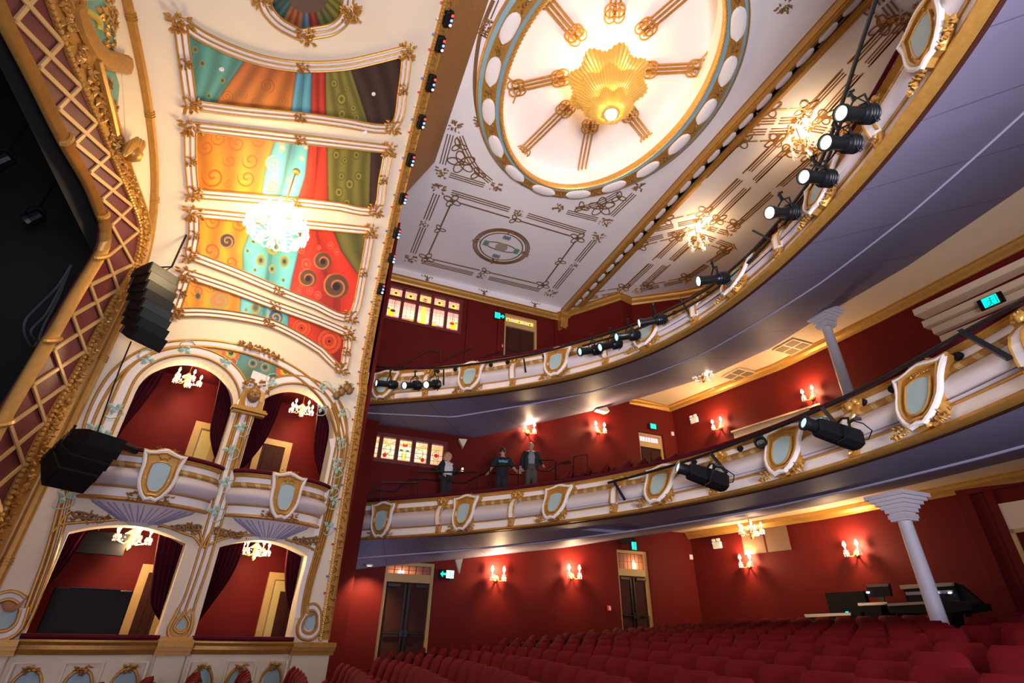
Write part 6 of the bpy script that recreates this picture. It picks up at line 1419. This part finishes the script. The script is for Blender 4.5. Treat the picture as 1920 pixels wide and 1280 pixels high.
for k in range(-7, 18):
    y = ENDS.get(k, 12.5 if k < 8 else 12.2); row = []
    while y > 1.2:
        x = .73+.68*k-(y-8.5)**2/44+.08; z = FZ(x)
        u, v = proj((x, y, z+.85))
        w = (np.array((x, y, z)) @ CF) > .8
        if w and -40 < u < 1960 and v < 1296 and not (1832 < u < 1862) and x < 12.4 and not (1748 < u < 1806 and 1150 < v < 1207) and math.hypot(x+.1-10.4, y-6.46) > .5: row.append((x, y, z))
        y -= .54
    if row: rows.append(row)
for r, row in enumerate(rows):
    for i, (x, y, z) in enumerate(row):
        put_seat(x, y, z, -(y-8.5)/22*.9, 'red stalls seat, %s from the left end of the %s row back from the stage' % (ORD[i], ORD[r])); nseat += 1
CS = [(1054, 891), (1085, 887), (1119, 884), (1143, 880), (1170, 868), (1198, 864), (1226, 860), (1256, 856), (1284, 852), (1311, 847), (1063, 884), (1096, 880), (1129, 874)]
for i, (x, y) in enumerate(sorted(CS)):
    p = at(x, y, 2, 4.0 if y < 884 else 3.85); put_seat(p.x-.25, p.y, p.z-.87, -.15, 'red circle seat showing above the lower balcony rail, %s from the standing people' % ORD[i], 'red seats of the circle')
# ------------------------------------------------------------------ people on the circle
SKIN = mat('skin', (.50, .27, .18), .5); CLOTH_B = mat('black_cloth', (.010, .011, .014), .85); CLOTH_W = mat('white_cloth', (.62, .62, .66), .8); CLOTH_G = mat('khaki_cloth', (.10, .085, .065), .85); HAIRB = mat('blonde_hair', (.50, .28, .12), .5); HAIRD = mat('dark_hair', (.03, .02, .015), .5)
def solid(name, mb, m, parent, vox):
    o = obj(name, mb, m, parent, True); md = o.modifiers.new('r', 'REMESH'); md.mode = 'VOXEL'; md.voxel_size = vox; md.use_smooth_shade = True
    sm = o.modifiers.new('s', 'SMOOTH'); sm.factor = .5; sm.iterations = 3
    dg = bpy.context.evaluated_depsgraph_get(); me = bpy.data.meshes.new_from_object(o.evaluated_get(dg)); o.modifiers.clear(); old = o.data; o.data = me; bpy.data.meshes.remove(old); me.name = name
    if not me.materials: me.materials.append(m)
    return o
def limb(mb, P, r, n=10):
    mb.tube(P, r, n)
    for p, q in zip(P, r if isinstance(r, list) else [r]*len(P)): mb.ball(p, q*.98, 10)
def hand(mb, w, d, side, grip=.4):
    d = V(d).normalized(); up = V((0, 0, 1)) if abs(d.z) < .8 else V((0, 1, 0)); s = d.cross(up).normalized(); nrm = s.cross(d).normalized(); w = V(w)
    mb.tube([w, w+d*.045, w+d*.09], [.028, .036, .034], 10); mb.ball(w+d*.06, .037, 8, None, (1, 1, 1))
    for k, L in enumerate((.065, .075, .07, .055)):
        b = w+d*.085+s*(.027-.018*k); mb.tube([b, b+d*L*.5-nrm*.012*grip, b+d*L*.85-nrm*.04*grip], [.0105, .0095, .008], 6)
    b = w+d*.03+s*.03*side; mb.tube([b, b+s*.03*side+d*.025, b+s*.04*side+d*.055], [.012, .011, .009], 6)
def head_at(mb, c, f, r=1.):
    f = V(f).normalized(); s = f.cross(V((0, 0, 1))).normalized(); c = V(c); M = frame((0, 0, 0), s, f).to_3x3().to_4x4()
    mb.ball(c+V((0, 0, .025)), .088*r, 14, M, (.86, 1.06, 1.12)); mb.ball(c+f*.022*r-V((0, 0, .055)), .062*r, 12, M, (.9, .95, 1.0))
    mb.tube([c+f*.092*r+V((0, 0, .02)), c+f*.104*r-V((0, 0, .012)), c+f*.095*r-V((0, 0, .022))], [.008, .015, .010], 8)
    for q in (-1, 1): mb.ball(c+s*q*.082*r-V((0, 0, .005)), .022, 8, M, (.5, .9, 1.3)); mb.ball(c+f*.082*r+s*q*.03+V((0, 0, .032)), .016, 8)
    mb.tube([c+f*.072*r+s*-.02-V((0, 0, .052)), c+f*.079*r-V((0, 0, .05)), c+f*.072*r+s*.02-V((0, 0, .052))], .009, 6)
def person(lab, px, py_, Y, H, face, look, arms, legs_m, kind, foot=(.09, .12), g=1.):
    # stands with the head top behind the pixel at depth Y; arms = ((elbow, wrist, hand dir), ...) in the body's own frame (x right, y forward)
    top = at(px, py_, 1, Y); k = H/1.74; base = V((top.x, top.y, top.z-H)); f = V((*face, 0)).normalized(); s = V((f.y, -f.x, 0))
    t = thing('person', lab, 'person', base); L = lambda x, y, z: (s*x+f*y)*k+V((0, 0, z*k))
    b = MB(); hc = L(0, .02, 1.60); lk = (s*look[0]+f*look[1])
    head_at(b, hc, lk, k*1.08); limb(b, [L(0, -.01, 1.40), L(0, 0, 1.50), L(0, .01, 1.56)], [.06, .055, .052])
    b.tube([L(0, 0, .90), L(0, 0, 1.05), L(0, .01, 1.25), L(0, 0, 1.40)], [.13*k, .115*k, .135*k, .10*k], 14)
    for q, (el, wr, hd) in zip((-1, 1), arms):
        sh = L(q*.185, 0, 1.40); limb(b, [L(q*.08, 0, 1.41), sh, L(*el), L(*wr)], [.06, .055, .043, .030]); hand(b, L(*wr), s*hd[0]+f*hd[1]+V((0, 0, hd[2])), -q)
    for q in (-1, 1): limb(b, [L(q*.085, 0, .92), L(q*foot[0], .01, .50), L(q*foot[1], -.01, .09)], [.085, .06, .042]); b.tube([L(q*foot[1], -.04, .05), L(q*foot[1], .08, .04), L(q*foot[1], .17, .03)], [.045, .045, .03], 8)
    body = solid('body', b, SKIN, t, .0095)
    tr = MB(); tr.tube([L(0, 0, 1.02), L(0, 0, .90), L(0, 0, .84)], [.135*k*g, .15*k*g, .12*k*g], 14)
    for q in (-1, 1): limb(tr, [L(q*.085, 0, .90), L(q*foot[0], .01, .50), L(q*foot[1], -.01, .07)], [.10*g, .078*g, .066*g])
    solid('trousers', tr, legs_m, t, .014)
    sh_ = MB()
    for q in (-1, 1): sh_.tube([L(q*foot[1], -.07, .045), L(q*foot[1], .08, .045), L(q*foot[1], .19, .035)], [.05, .052, .036], 10)
    obj('shoes', sh_, BLACK, t, True)
    def torso(r, z0=.88, z1=1.44, op=False):
        m = MB(); m.tube([L(0, -.005, z0), L(0, 0, 1.0), L(0, .012, 1.25), L(0, 0, 1.38), L(0, 0, z1)], [r*1.03*k*g, r*.97*k*g, r*1.08*k*g, r*.92*k, r*.5*k], 16); m.tube([L(-.17, 0, 1.385), L(.17, 0, 1.385)], .075*k, 10); m.ball(L(0, 0, 1.12), r*k*g, 14, frame((0, 0, 0), s, f).to_3x3().to_4x4(), (1.22, .85, 1.9)); return m
    def sleeves(m, end, r=.057):
        for q, (el, wr, hd) in zip((-1, 1), arms):
            e, w = L(*el), L(*wr); P = [L(q*.12, 0, 1.40), L(q*.185, 0, 1.395), L(q*.185, 0, 1.395).lerp(e, min(1, end))]; R = [.07, r+.008, r]
            if end > 1: P += [e.lerp(w, end-1)]; R[-1] = r-.004; R += [r-.012]
            limb(m, P, R)
        return m
    if kind == 'woman':
        solid('white_top', torso(.135, .93), CLOTH_W, t, .014)
        j = sleeves(MB(), 1.92)
        for q in (-1, 1): j.tube([L(q*.15, .0, 1.40), L(q*.18, .0, 1.15), L(q*.20, -.01, .86)], [.07, .08, .08], 10); j.tube([L(q*.05, -.09, 1.40), L(q*.07, -.10, 1.1), L(q*.08, -.10, .84)], [.09, .085, .09], 10)
        solid('jacket', j, CLOTH_B, t, .014)
        h = MB(); h.ball(hc-lk*.035+V((0, 0, .05)), .100*k, 14, None, (1, 1, 1.04)); h.tube([hc-lk*.06+V((0, 0, .05)), hc-lk*.085-V((0, 0, .06)), hc-lk*.065-V((0, 0, .19))], [.085, .082, .05], 10); cut = [p for p in h.v]
        solid('hair', h, HAIRB, t, .012)
        ln = MB(); ln.tube([L(-.05, .10, 1.42), L(0, .155, 1.15), L(.05, .10, 1.42)], .007, 5); obj('lanyard', ln, CLOTH_B, t)
        w = L(*arms[0][1])+(s*arms[0][2][0]+f*arms[0][2][1])*.10+V((0, 0, .04))
        ph = thing('phone', 'phone with a bright white torch held by the person in the white top', 'phone', base+w); obj('case', MB().bbox((-.04, -.012, -.075), (.04, .012, .075), .006), BLACK, ph)
        obj('torch', MB().ball((.01, -.02, .05), .022, 8), mat('torch_white', (1, 1, 1), .3, emit=60, ecol=(.85, .95, 1)), ph, True)
    elif kind == 'shirt':
        m = sleeves(torso(.145, .88), .72, .078); solid('shirt', m, CLOTH_B, t, .014)
        h = MB(); h.ball(hc-lk*.012+V((0, 0, .045)), .098*k, 14, None, (1, 1.02, 1.02)); solid('hair', h, HAIRD, t, .012)
        c = bpy.data.curves.new('t', 'FONT'); c.body = 'toitoi'; c.size = .125; c.align_x = 'CENTER'; c.extrude = .004; c.offset = .003
        to = bpy.data.objects.new('t', c); COL.objects.link(to); dg = bpy.context.evaluated_depsgraph_get(); me = bpy.data.meshes.new_from_object(to.evaluated_get(dg)); bpy.data.objects.remove(to)
        me.materials.clear(); me.materials.append(mat('cyan_print', (.12, .45, .62), .5)); lo = bpy.data.objects.new('printed_lettering', me); COL.objects.link(lo); lo.parent = t
        lo.matrix_local = frame(L(0, -.166, 1.245), s, (0, 0, 1))
    else:
        solid('shirt', torso(.13, .92), mat('pale_shirt', (.30, .30, .30), .8), t, .014)
        j = sleeves(MB(), 1.9, .068)
        for q in (-1, 1): j.tube([L(q*.12, .03, 1.40), L(q*.145, .04, 1.15), L(q*.16, .02, .84)], [.085, .095, .095], 10); j.tube([L(q*.05, -.08, 1.40), L(q*.07, -.09, 1.1), L(q*.08, -.09, .82)], [.10, .10, .10], 10)
        solid('jacket', j, mat('dark_jacket', (.018, .018, .02), .85), t, .014)
        w = L(*arms[1][1])+V((0, 0, -.15)); pg = MB(); pg.bbox((-.13, -.008, -.09), (.13, .008, .09), .004, frame(base+w, s*.4+f, V((-.35, 0, 1)))); tag(obj('folded_paper', pg, CREAM), 'pale folded paper held low by the person in khaki trousers', 'paper')
    return t
person('person in a dark jacket and white top at the rail, holding a lit phone', 841, 848, 14.95, 1.72, (.42, -.9), (-.8, .6), (((-.27, .06, 1.13), (-.27, .29, 1.14), (-.2, .7, .3)), ((.37, -.05, 1.14), (.27, .16, .99), (-.2, .6, -.5))), CLOTH_B, 'woman', (.09, .08), 1.2)
person('person seen from behind in a black lettered t-shirt, resting both hands on rails', 943, 839, 14.15, 1.76, (.22, .97), (.25, .9), (((-.30, .02, 1.14), (-.38, .20, 1.00), (-.4, .7, -.2)), ((.34, .05, 1.16), (.50, .20, 1.06), (.7, .5, .1))), CLOTH_B, 'shirt', (.10, .09), 1.12)
person('person in an open dark jacket and khaki trousers, standing below a wall sconce', 996, 829, 14.9, 1.80, (-.30, -.95), (.35, .9), (((-.31, -.02, 1.14), (-.34, .16, .98), (-.3, .5, -.6)), ((.30, -.03, 1.13), (.33, .12, .93), (.2, .3, -.9))), CLOTH_G, 'jacket', (.10, .12), 1.12)
# ------------------------------------------------------------------ stage lights on the balcony fronts
def front_hit(F, x, y):
    d = ray(x, y)/FPX
    for t in np.linspace(3, 20, 1400):
        P = d*t; v = (P[2]-F.z0)/(F.z1-F.z0)
        if v > -.4:
            xx = np.polyval(F.B, P[1])*(1-min(v, 1.3))+np.polyval(F.T, P[1])*min(v, 1.3)
            if P[0] > xx-.15 and P[1] > -.5: return V(P)
    return V(d*14)
def near(F, x, y, off=.32): p = front_hit(F, x, y); return p*(1-off/max(.5, (p.length*.75)))
LENS = {n: mat('lens_'+n, c, .25, emit=e, ecol=ec) for n, c, e, ec in (('dim', (.25, .35, .34), .9, (.55, .85, .8)), ('lit', (.8, .9, .8), 2.5, (.8, 1, .85)), ('bright', (1, 1, 1), 30, (.9, 1, .9)))}
def aimed(b, l): # the beam direction, towards the stage, that carries the lens to its pixel
    d0 = (V((-5.5, 5., -.5))-b).normalized(); best = None
    for i in range(-8, 9):
        for j in range(-8, 9):
            d = (d0+V((0, i*.1, j*.1))).normalized(); u, v = proj(b+d*(.62 if b.length > 8 else .5)); e = math.hypot(u-l[0], v-l[1])+4*math.hypot(i, j)*.3
            if best is None or e < best[0]: best = (e, d)
    return best[1]
def profile_spot(lab, F, l, tl, lens, group='profile spotlights on the upper balcony front'):
    b = near(F, *tl, .42); d = aimed(b, l); ln = .62 if b.length > 8 else .5; a = b+d*ln
    R_ = .085*ln/.6; M = frame(b, d.cross(V((0, 0, 1))), None, d) if False else frame(b, V((0, 0, 1)).cross(d), None, d)
    t = thing('stage_spotlight', lab, 'spotlight', M, group)
    obj('lens_tube', MB().lathe([(R_*.95, ln*.42), (R_*1.0, ln*.9), (R_*1.25, ln*.92), (R_*1.25, ln), (R_*1.0, ln), (R_*.95, ln*.95), (.01, ln*.94)], None, 16), BLACKM, t, True)
    h = MB(); h.lathe([(.02, 0), (R_*1.1, .01), (R_*1.35, .05), (R_*1.35, ln*.36), (R_*1.0, ln*.44), (.02, ln*.45)], None, 14)
    for k in range(4): h.lathe([(R_*1.36, .06+.05*k), (R_*1.5, .07+.05*k), (R_*1.36, .08+.05*k)], None, 14, False)
    obj('lamp_house', h, BLACKM, t, True)
    obj('lens', MB().lathe([(.005, ln*.985), (R_*.6, ln*.975), (R_*1.02, ln*.955)], None, 18), LENS[lens], t, True)
    up = M.to_3x3().inverted() @ V((0, 0, 1)); sd = V((1, 0, 0)); c = V((0, 0, ln*.42)); y = MB()
    y.tube([c+sd*R_*1.5, c+sd*R_*1.55+up*.2, c+up*.27, c-sd*R_*1.55+up*.2, c-sd*R_*1.5], .014, 6); obj('yoke', y, BLACKM, t)
    k_ = MB(); k_.tube([c+up*.26, c+up*.40], .022, 6); k_.tube([c+up*.40-sd*.05, c+up*.44+sd*0, c+up*.40+sd*.05], .02, 6); obj('hook_clamp', k_, BLACKM, t)
    cb = MB(); cb.tube([V((0, 0, .02)), V((.0, 0, -.05))-up*.1, V((0.04, 0, .1))-up*.2, c+up*.05+V((.12, 0, 0)), c+up*.38], .008, 5); obj('cable', cb, BLACK, t, True)
    if lens != 'dim':
        q = bpy.data.lights.new('spot_beam', 'SPOT'); q.energy = {'lit': 60, 'bright': 140}[lens]; q.spot_size = .5; q.spot_blend = .6; q.shadow_soft_size = R_; q.color = (.85, .93, 1); o = bpy.data.objects.new('spot_beam', q); COL.objects.link(o); o.matrix_world = M @ Tm(0, 0, ln+.02) @ Rm(PI, 'X')
    return t
SP = [((706, 719), (745, 722), 'lit', 'leftmost spotlight on the upper balcony front, next to the gilt arch moulding'), ((757, 720), (788, 722), 'lit', 'second spotlight from the left on the upper balcony front'), ((798, 719), (823, 720), 'lit', 'third spotlight from the left on the upper balcony front'),
      ((1086, 661), (1127, 655), 'dim', 'unlit spotlight, lowest of the close row of four on the upper front'), ((1124, 650), (1164, 642), 'dim', 'unlit spotlight, second of the close row of four on the upper front'), ((1155, 634), (1198, 627), 'dim', 'unlit spotlight, third of the close row of four on the upper front'), ((1197, 607), (1250, 597), 'bright', 'lit spotlight at the upper end of the close row of four'),
      ((1308, 528), (1366, 520), 'bright', 'lit spotlight hung alone before a shield, above the close row of four'), ((1438, 397), (1495, 398), 'bright', 'brightest spotlight on the upper front, glaring greenish white'), ((1508, 328), (1562, 335), 'lit', 'spotlight just above the brightest one on the upper front'), ((1550, 266), (1608, 270), 'lit', 'second highest spotlight on the upper front'), ((1580, 211), (1640, 214), 'lit', 'highest spotlight on the upper front, where the pipe bends away')]
for l, tl, lens, lab in SP: profile_spot(lab, GALL, l, tl, lens)
def pipe(lab, F, pts, r, off, nm='lighting_pipe'):
    t = thing(nm, lab, 'pipe'); P = [near(F, x, y, off) for x, y in pts]; obj('tube', MB().tube([V(p) for p in cr(P, 5)], r, 8), BLACKM, t, True); return t, P
pt, PP = pipe('long dark lighting pipe curving along the upper balcony front, carrying the spotlights', GALL, [(705, 687), (745, 690), (825, 689), (905, 680), (1000, 664), (1090, 640), (1180, 612), (1250, 583), (1320, 545), (1400, 480), (1455, 420), (1500, 365), (1540, 300), (1580, 190), (1612, 90), (1642, 0), (1660, -60)], .03, .42)
obj('second_tube', MB().tube([V(p)+V((.02, 0, -.13)) for p in cr(PP[5:14], 5)], .026, 8), BLACKM, pt, True)
for k, (a, b) in enumerate((((832, 692), (832, 722)), ((982, 672), (986, 698)), ((1276, 560), (1292, 588)), ((1412, 432), (1450, 452)), ((1520, 310), (1560, 318)))):
    mb = MB(); mb.tube([near(GALL, *a, .44), near(GALL, *b, .08)], .022, 6); obj('bracket_arm', mb, BLACKM, pt)
pt, PP = pipe('dark lighting pipe running along under the velvet rail of the lower balcony front', DRESS, [(1140, 905), (1220, 884), (1300, 860), (1395, 825), (1480, 792), (1570, 752), (1660, 706), (1750, 655), (1840, 605), (1930, 558)], .028, .22)
for a, b in (((1152, 904), (1171, 936)), ((1333, 850), (1362, 886)), ((1542, 765), (1572, 800)), ((1800, 620), (1893, 672))): mb = MB(); p, q = near(DRESS, *a, .24), near(DRESS, *b, .2); mb.sweep([p, q], V((-.7, -.3, .5)).normalized(), [(-.03, -.02), (-.03, .02), (.03, .02), (.03, -.02)]); obj('bracket_arm', mb, BLACKM, pt)
def flood(lab, F, c, ang, sc):
    p = near(F, *c, .55); x = V((.93, -.25, -.28)).normalized(); M = frame(p, x, None, V((-.3, -.9, .2)))
    t = thing('moving_light', lab, 'stage light', M @ Matrix.Scale(sc, 4), 'black moving lights on the lower balcony front')
    obj('body', MB().rings([[V((x_, y_*h, z_*h)) for y_, z_ in ((-.14, -.12), (.14, -.12), (.16, 0), (.13, .13), (-.13, .13), (-.16, 0))] for x_, h in ((-.34, .78), (-.3, .9), (.1, 1), (.36, 1.02), (.42, .85))]), BLACK, t, False)
    obj('front_barrel', MB().lathe([(.09, 0), (.11, .03), (.11, .16), (.13, .17), (.13, .22), (.09, .22), (.08, .2), (.01, .2)], Tm(-.33, 0, 0) @ Rm(-PI/2, 'Y'), 16), BLACKM, t, True)
    obj('lens', MB().lathe([(.01, .21), (.085, .205)], Tm(-.33, 0, 0) @ Rm(-PI/2, 'Y'), 16), LENS['dim'], t, True)
    obj('yoke', MB().tube([(.02, -.17, 0), (.02, -.2, .18), (.0, -.1, .34), (.0, .1, .34), (.02, .2, .18), (.02, .17, 0)], .022, 6), BLACKM, t); obj('clamp', MB().tube([(0, 0, .33), (.0, 0, .46), (.08, 0, .52)], .025, 6), BLACKM, t)
    obj('cable', MB().tube([(.4, 0, 0), (.5, .02, .1), (.42, .04, .3), (.2, .03, .4), (.02, 0, .42)], .01, 5), BLACK, t, True)
flood('black moving light hung on the lower balcony front, the farther one', DRESS, (1322, 893), 0, .92)
flood('large black moving light hung on the lower balcony front, the nearer one', DRESS, (1566, 812), 0, .82)
# ------------------------------------------------------------------ hung speakers beside the proscenium
def array(lab, pts, nmod, w, h, d, fdir, tilt0, tilt1, off, grp=None):
    P = [WALL.px(x, y, off)[0] for x, y in pts]; t = thing('line_array_speaker', lab, 'loudspeaker', P[0]); iv = Matrix.Translation(-P[0]); f = V(fdir).normalized()
    for k in range(nmod):
        q = k/(nmod-1); p = P[0].lerp(P[-1], q); a = tilt0+(tilt1-tilt0)*q; X = f*math.cos(a)-V((0, 0, math.sin(a))); Yv = V((0, 0, 1)).cross(f); M = iv @ frame(p, X, Yv)
        m = obj('speaker_module', MB().rings([[M @ V((x, y, z)) for y, z in ((-w/2, -hh), (w/2, -hh), (w/2, hh), (-w/2, hh))] for x, hh in ((-d/2, h*.30), (d*.3, h*.47), (d/2, h*.47))]), BLACK, t)
        obj('grille', MB().box((d/2, -w*.47, -h*.42), (d/2+.012, w*.47, h*.42), M), BLACKM, m)
        b = MB()
        for s in (-1, 1): b.box((-d*.42, s*w/2-.012, -h*.34), (-d*.34, s*w/2+.012, h*.5), M)
        obj('rigging_plate', b, STEEL if k % 3 == 1 else BLACKM, m)
    return t, P
t, P = array('tall black line array of eight speaker modules hung high beside the vault', [(290, 522), (268, 632)], 8, .62, .30, .55, (.72, -.69, 0), -.05, .42, .9)
iv = Matrix.Translation(-P[0]); fr_ = MB(); a_, b_, c_ = [WALL.px(x, y, .9)[0] for x, y in ((262, 503), (322, 500), (276, 528))]
fr_.tube([iv @ p for p in (a_, b_, c_, a_)], .03, 6); obj('flying_frame', fr_, BLACKM, t)
q0, q1 = VAULT.px(349, 441, .02)[0], b_; ch = MB()
for k in range(22): c = (iv @ q0).lerp(iv @ q1, (k+.5)/22); ch.ball(c, .04, 6, sc=(.6, .6, 1.3))
tag(obj('chain', ch, BLACKM, t), kind='stuff')
obj('cable', MB().tube([iv @ WALL.px(x, y, .7)[0] for x, y in ((246, 640), (225, 690), (205, 745), (182, 812))], .014, 5), BLACKM, t)
t, P = array('black speaker cluster of four modules hung low beside the upper box', [(178, 830), (128, 880)], 4, .62, .38, .62, (.70, -.70, 0), .25, .75, 1.15)
iv = Matrix.Translation(-P[0]); obj('mounting_arm', MB().tube([iv @ WALL.px(x, y, o)[0] for x, y, o in ((178, 815, 1.15), (215, 828, .95), (262, 848, .3))], .07, 8), BLACK, t)
# ------------------------------------------------------------------ mixing position at the rear of the stalls
XR = Plane((13.45, 0, 0), (0, -1, 0), (0, 0, 1), (-1, 0, 0)); MXR = frame(XR.P0, XR.eu, (0, 0, 1))
def slab(px, o0, o1): q = [XR.to(XR.px(x, y)[0]) for x, y in px]; A_ = sum(q[i-1][0]*q[i][1]-q[i][0]*q[i-1][1] for i in range(len(q))); return MB().prism([q if A_ > 0 else q[::-1]], MXR, o0, o1)
t = thing('mixing_desk', 'black mixing desk with a raised lid, left of the monitor at the stalls rear', 'mixing desk')
obj('raised_lid', slab([(1540, 1111), (1612, 1107), (1624, 1150), (1551, 1152)], -.25, -.12), BLACK, t); obj('desk_body', slab([(1527, 1154), (1532, 1150), (1632, 1148), (1636, 1158), (1632, 1163), (1545, 1165)], -.3, .35), BLACK, t)
obj('front_edge', slab([(1527, 1152), (1615, 1149), (1615, 1154), (1530, 1158)], .35, .38), STEEL, t); obj('green_lamp', slab([(1606, 1147), (1610, 1147), (1610, 1149), (1606, 1149)], .36, .39), GREEN, t)
for x in (1553, 1640): obj('leg', slab([(x, 1164), (x+7, 1164), (x+14, 1200), (x+8, 1200)], -.2, .2), BLACK, t)
t = thing('monitor', 'small black monitor between the two mixing desks', 'monitor'); obj('screen', slab([(1625, 1096), (1667, 1094), (1672, 1117), (1632, 1120)], -.05, .03), BLACK, t); obj('top_edge', slab([(1626, 1096), (1667, 1094), (1668, 1099), (1629, 1101)], .03, .05), mat('grey_green_plastic', (.10, .11, .09), .4), t); obj('blue_lamp', slab([(1627, 1109), (1632, 1109), (1632, 1112), (1628, 1112)], .03, .06), mat('blue_led', (.3, .5, 1), .4, emit=6, ecol=(.5, .7, 1)), t); obj('stand', slab([(1648, 1117), (1656, 1117), (1660, 1133), (1648, 1134)], -.04, .0), BLACKM, t)
obj('shelf', slab([(1624, 1131), (1680, 1129), (1680, 1134), (1625, 1136)], -.2, .3), STEEL, t); obj('cabinet', slab([(1632, 1136), (1666, 1135), (1676, 1200), (1648, 1200)], -.2, .28), BLACK, t)
t = thing('mixing_desk', 'larger mixing desk with a pale-edged open lid, behind the white column', 'mixing desk')
obj('raised_lid', slab([(1680, 1097), (1777, 1091), (1790, 1130), (1692, 1132)], -.3, -.2), BLACK, t); obj('lid_edge', slab([(1679, 1096), (1777, 1091), (1778, 1097), (1682, 1104)], -.2, -.12), mat('tan_edge', (.42, .30, .15), .5), t); obj('screen_strip', slab([(1688, 1109), (1776, 1105), (1777, 1111), (1690, 1115)], -.2, -.16), mat('grey_strip', (.30, .25, .25), .4), t)
obj('desk_body', slab([(1676, 1131), (1790, 1125), (1838, 1131), (1840, 1143), (1800, 1150), (1685, 1150)], -.35, .3), BLACK, t); obj('fader_strip', slab([(1681, 1132), (1778, 1127), (1779, 1132), (1683, 1137)], .3, .33), mat('tan_strip', (.36, .28, .18), .5), t); obj('side_cheek', slab([(1777, 1092), (1786, 1095), (1824, 1126), (1828, 1132), (1790, 1132)], -.35, -.25), BLACK, t)
for x in (1692, 1772): obj('leg', slab([(x, 1150), (x+22, 1150), (x+32, 1205), (x+10, 1205)], -.2, .2), BLACK, t)
for a, b in (((1747, 1110), 'a'), ((1771, 1110), 'b')): obj('blue_lamp', slab([(a[0], a[1]-1), (a[0]+4, a[1]-1), (a[0]+4, a[1]+2), (a[0], a[1]+2)], -.16, -.12), bpy.data.materials['blue_led'], t)
t = thing('stand_pole', 'thin dark leaning pole at the right aisle beside the mixing desk', 'pole'); obj('pole', MB().tube([XR.px(1815, 1150)[0], XR.px(1832, 1195)[0], XR.px(1850, 1240)[0]], .05, 8), BLACK, t)
# smoke detectors, red lamps on ceilings
for k, ((x, y), z, lab) in enumerate((((1327, 219), 11.84, 'tiny red indicator lamp on the ceiling right of the dome ring'), ((856, 787), 5.9, 'tiny red indicator lamp on the boards under the upper balcony, left'), ((1485, 573), 7.6, 'tiny red indicator lamp on the boards beside the upper column'))):
    tag(obj('indicator_lamp', MB().ball(at(x, y, 2, z), .022, 8), mat('red_led', (1, .05, .05), .4, emit=6, ecol=(1, .05, .08)) if 'red_led' not in bpy.data.materials else bpy.data.materials['red_led'], None, True), lab, 'indicator lamp')

t = thing('projector', 'small grey box with a green lamp clipped above the nearer moving light', 'box', frame(near(DRESS, 1531, 792, .3), (.9, -.4, 0), (0, 0, 1))); obj('case', MB().bbox((-.14, -.06, -.1), (.14, .06, .1), .02), mat('grey_case', (.12, .12, .12), .5), t); obj('green_lamp', MB().ball((.02, .02, .11), .016, 8), GREEN, t, True)
t = thing('ring_lamp', 'black ring-shaped lamp on the lower balcony front left of a shield', 'lamp', frame(near(DRESS, 1426, 829, .2), (.6, -.8, 0), (0, 0, 1))); obj('ring', MB().sweep([V((.085*math.cos(a), .085*math.sin(a), 0)) for a in np.linspace(0, 2*PI, 21)[:-1]], (0, 0, 1), [(-.02, -.05), (-.02, .04), (.02, .04), (.02, -.05)], True), BLACK, t); obj('lens', MB().lathe([(.05, -.02), (.04, .02), (.01, .02)], None, 14), STEEL, t, True)
# ------------------------------------------------------------------ lights
def light(kind, name, loc, power, col, **k):
    l = bpy.data.lights.new(name, kind); l.energy = power; l.color = col
    for a, v in k.items(): setattr(l, a, v)
    o = bpy.data.objects.new(name, l); COL.objects.link(o); o.location = loc; return o
def aim(o, tgt): o.rotation_euler = (V(tgt)-o.location).to_track_quat('-Z', 'Y').to_euler(); return o
WARM = (1, .70, .38)
w = bpy.data.worlds.new('hall'); SC.world = w; w.use_nodes = True
w.node_tree.nodes['Background'].inputs[0].default_value = (.74, .68, .76, 1); w.node_tree.nodes['Background'].inputs[1].default_value = .34
light('POINT', 'dome_lamp', (4.8, 6.37, 12.0), 140, WARM, shadow_soft_size=.2)
light('POINT', 'pendant_lamp', (4.8, 6.37, 10.45), 120, WARM, shadow_soft_size=.12)
for z, e in ((11.12, 16), (10.74, 9)):
    for a in (.4, 2.5, 4.6): light('POINT', 'tier_lamp', (4.8+.19*math.cos(a), 6.37+.19*math.sin(a), z), e, WARM, shadow_soft_size=.04)
light('POINT', 'vault_chandelier_lamp', BIG+V((0, 0, -.45)), 200, (1, .70, .36), shadow_soft_size=.4)
light('POINT', 'vault_chandelier_lamp', BIG+V((0, 0, .65)), 90, (1, .70, .36), shadow_soft_size=.35)
for p, e in LAMPS: light('POINT', 'candle_lamp', p, e if e != 91 else 150, (1, .66, .36), shadow_soft_size=.06)
aim(light('AREA', 'stage_wash', (-3.6, .2, .8), 190, (.84, .82, 1), shape='RECTANGLE', size=2.5, size_y=2.), (7, 8, 6))
aim(light('AREA', 'ceiling_fill', (1.5, -3.6, -.3), 500, (.95, .90, 1), shape='RECTANGLE', size=3, size_y=2., spread=1.75), (5, 8.5, 12))  # fill light added out of view to lift the main ceiling
aim(light('AREA', 'soffit_fill', (3.0, -4.5, -.2), 300, (.62, .60, 1), shape='RECTANGLE', size=5, size_y=2.), (9, 7, 6))  # unseen bluish fill, added to brighten the undersides of the balconies
aim(light('SPOT', 'downlight_beam', DOWN+V((0, 0, -.05)), 150, WARM, spot_size=1.9, spot_blend=.8, shadow_soft_size=.05), DOWN+V((.05, .6, -1.6)))
SC.view_settings.view_transform = 'Standard'; SC.view_settings.look = 'None'; SC.view_settings.exposure = .3; SC.view_settings.gamma = 1; SC.view_settings.use_curve_mapping = False
SC.cycles.use_denoising = True; SC.cycles.max_bounces = 6; SC.cycles.diffuse_bounces = 4; SC.cycles.sample_clamp_indirect = 6
bpy.context.view_layer.update()
for o in list(COL.objects):
    if o.parent is None: o.matrix_world = Matrix.Translation((0, 0, ZC)) @ o.matrix_world
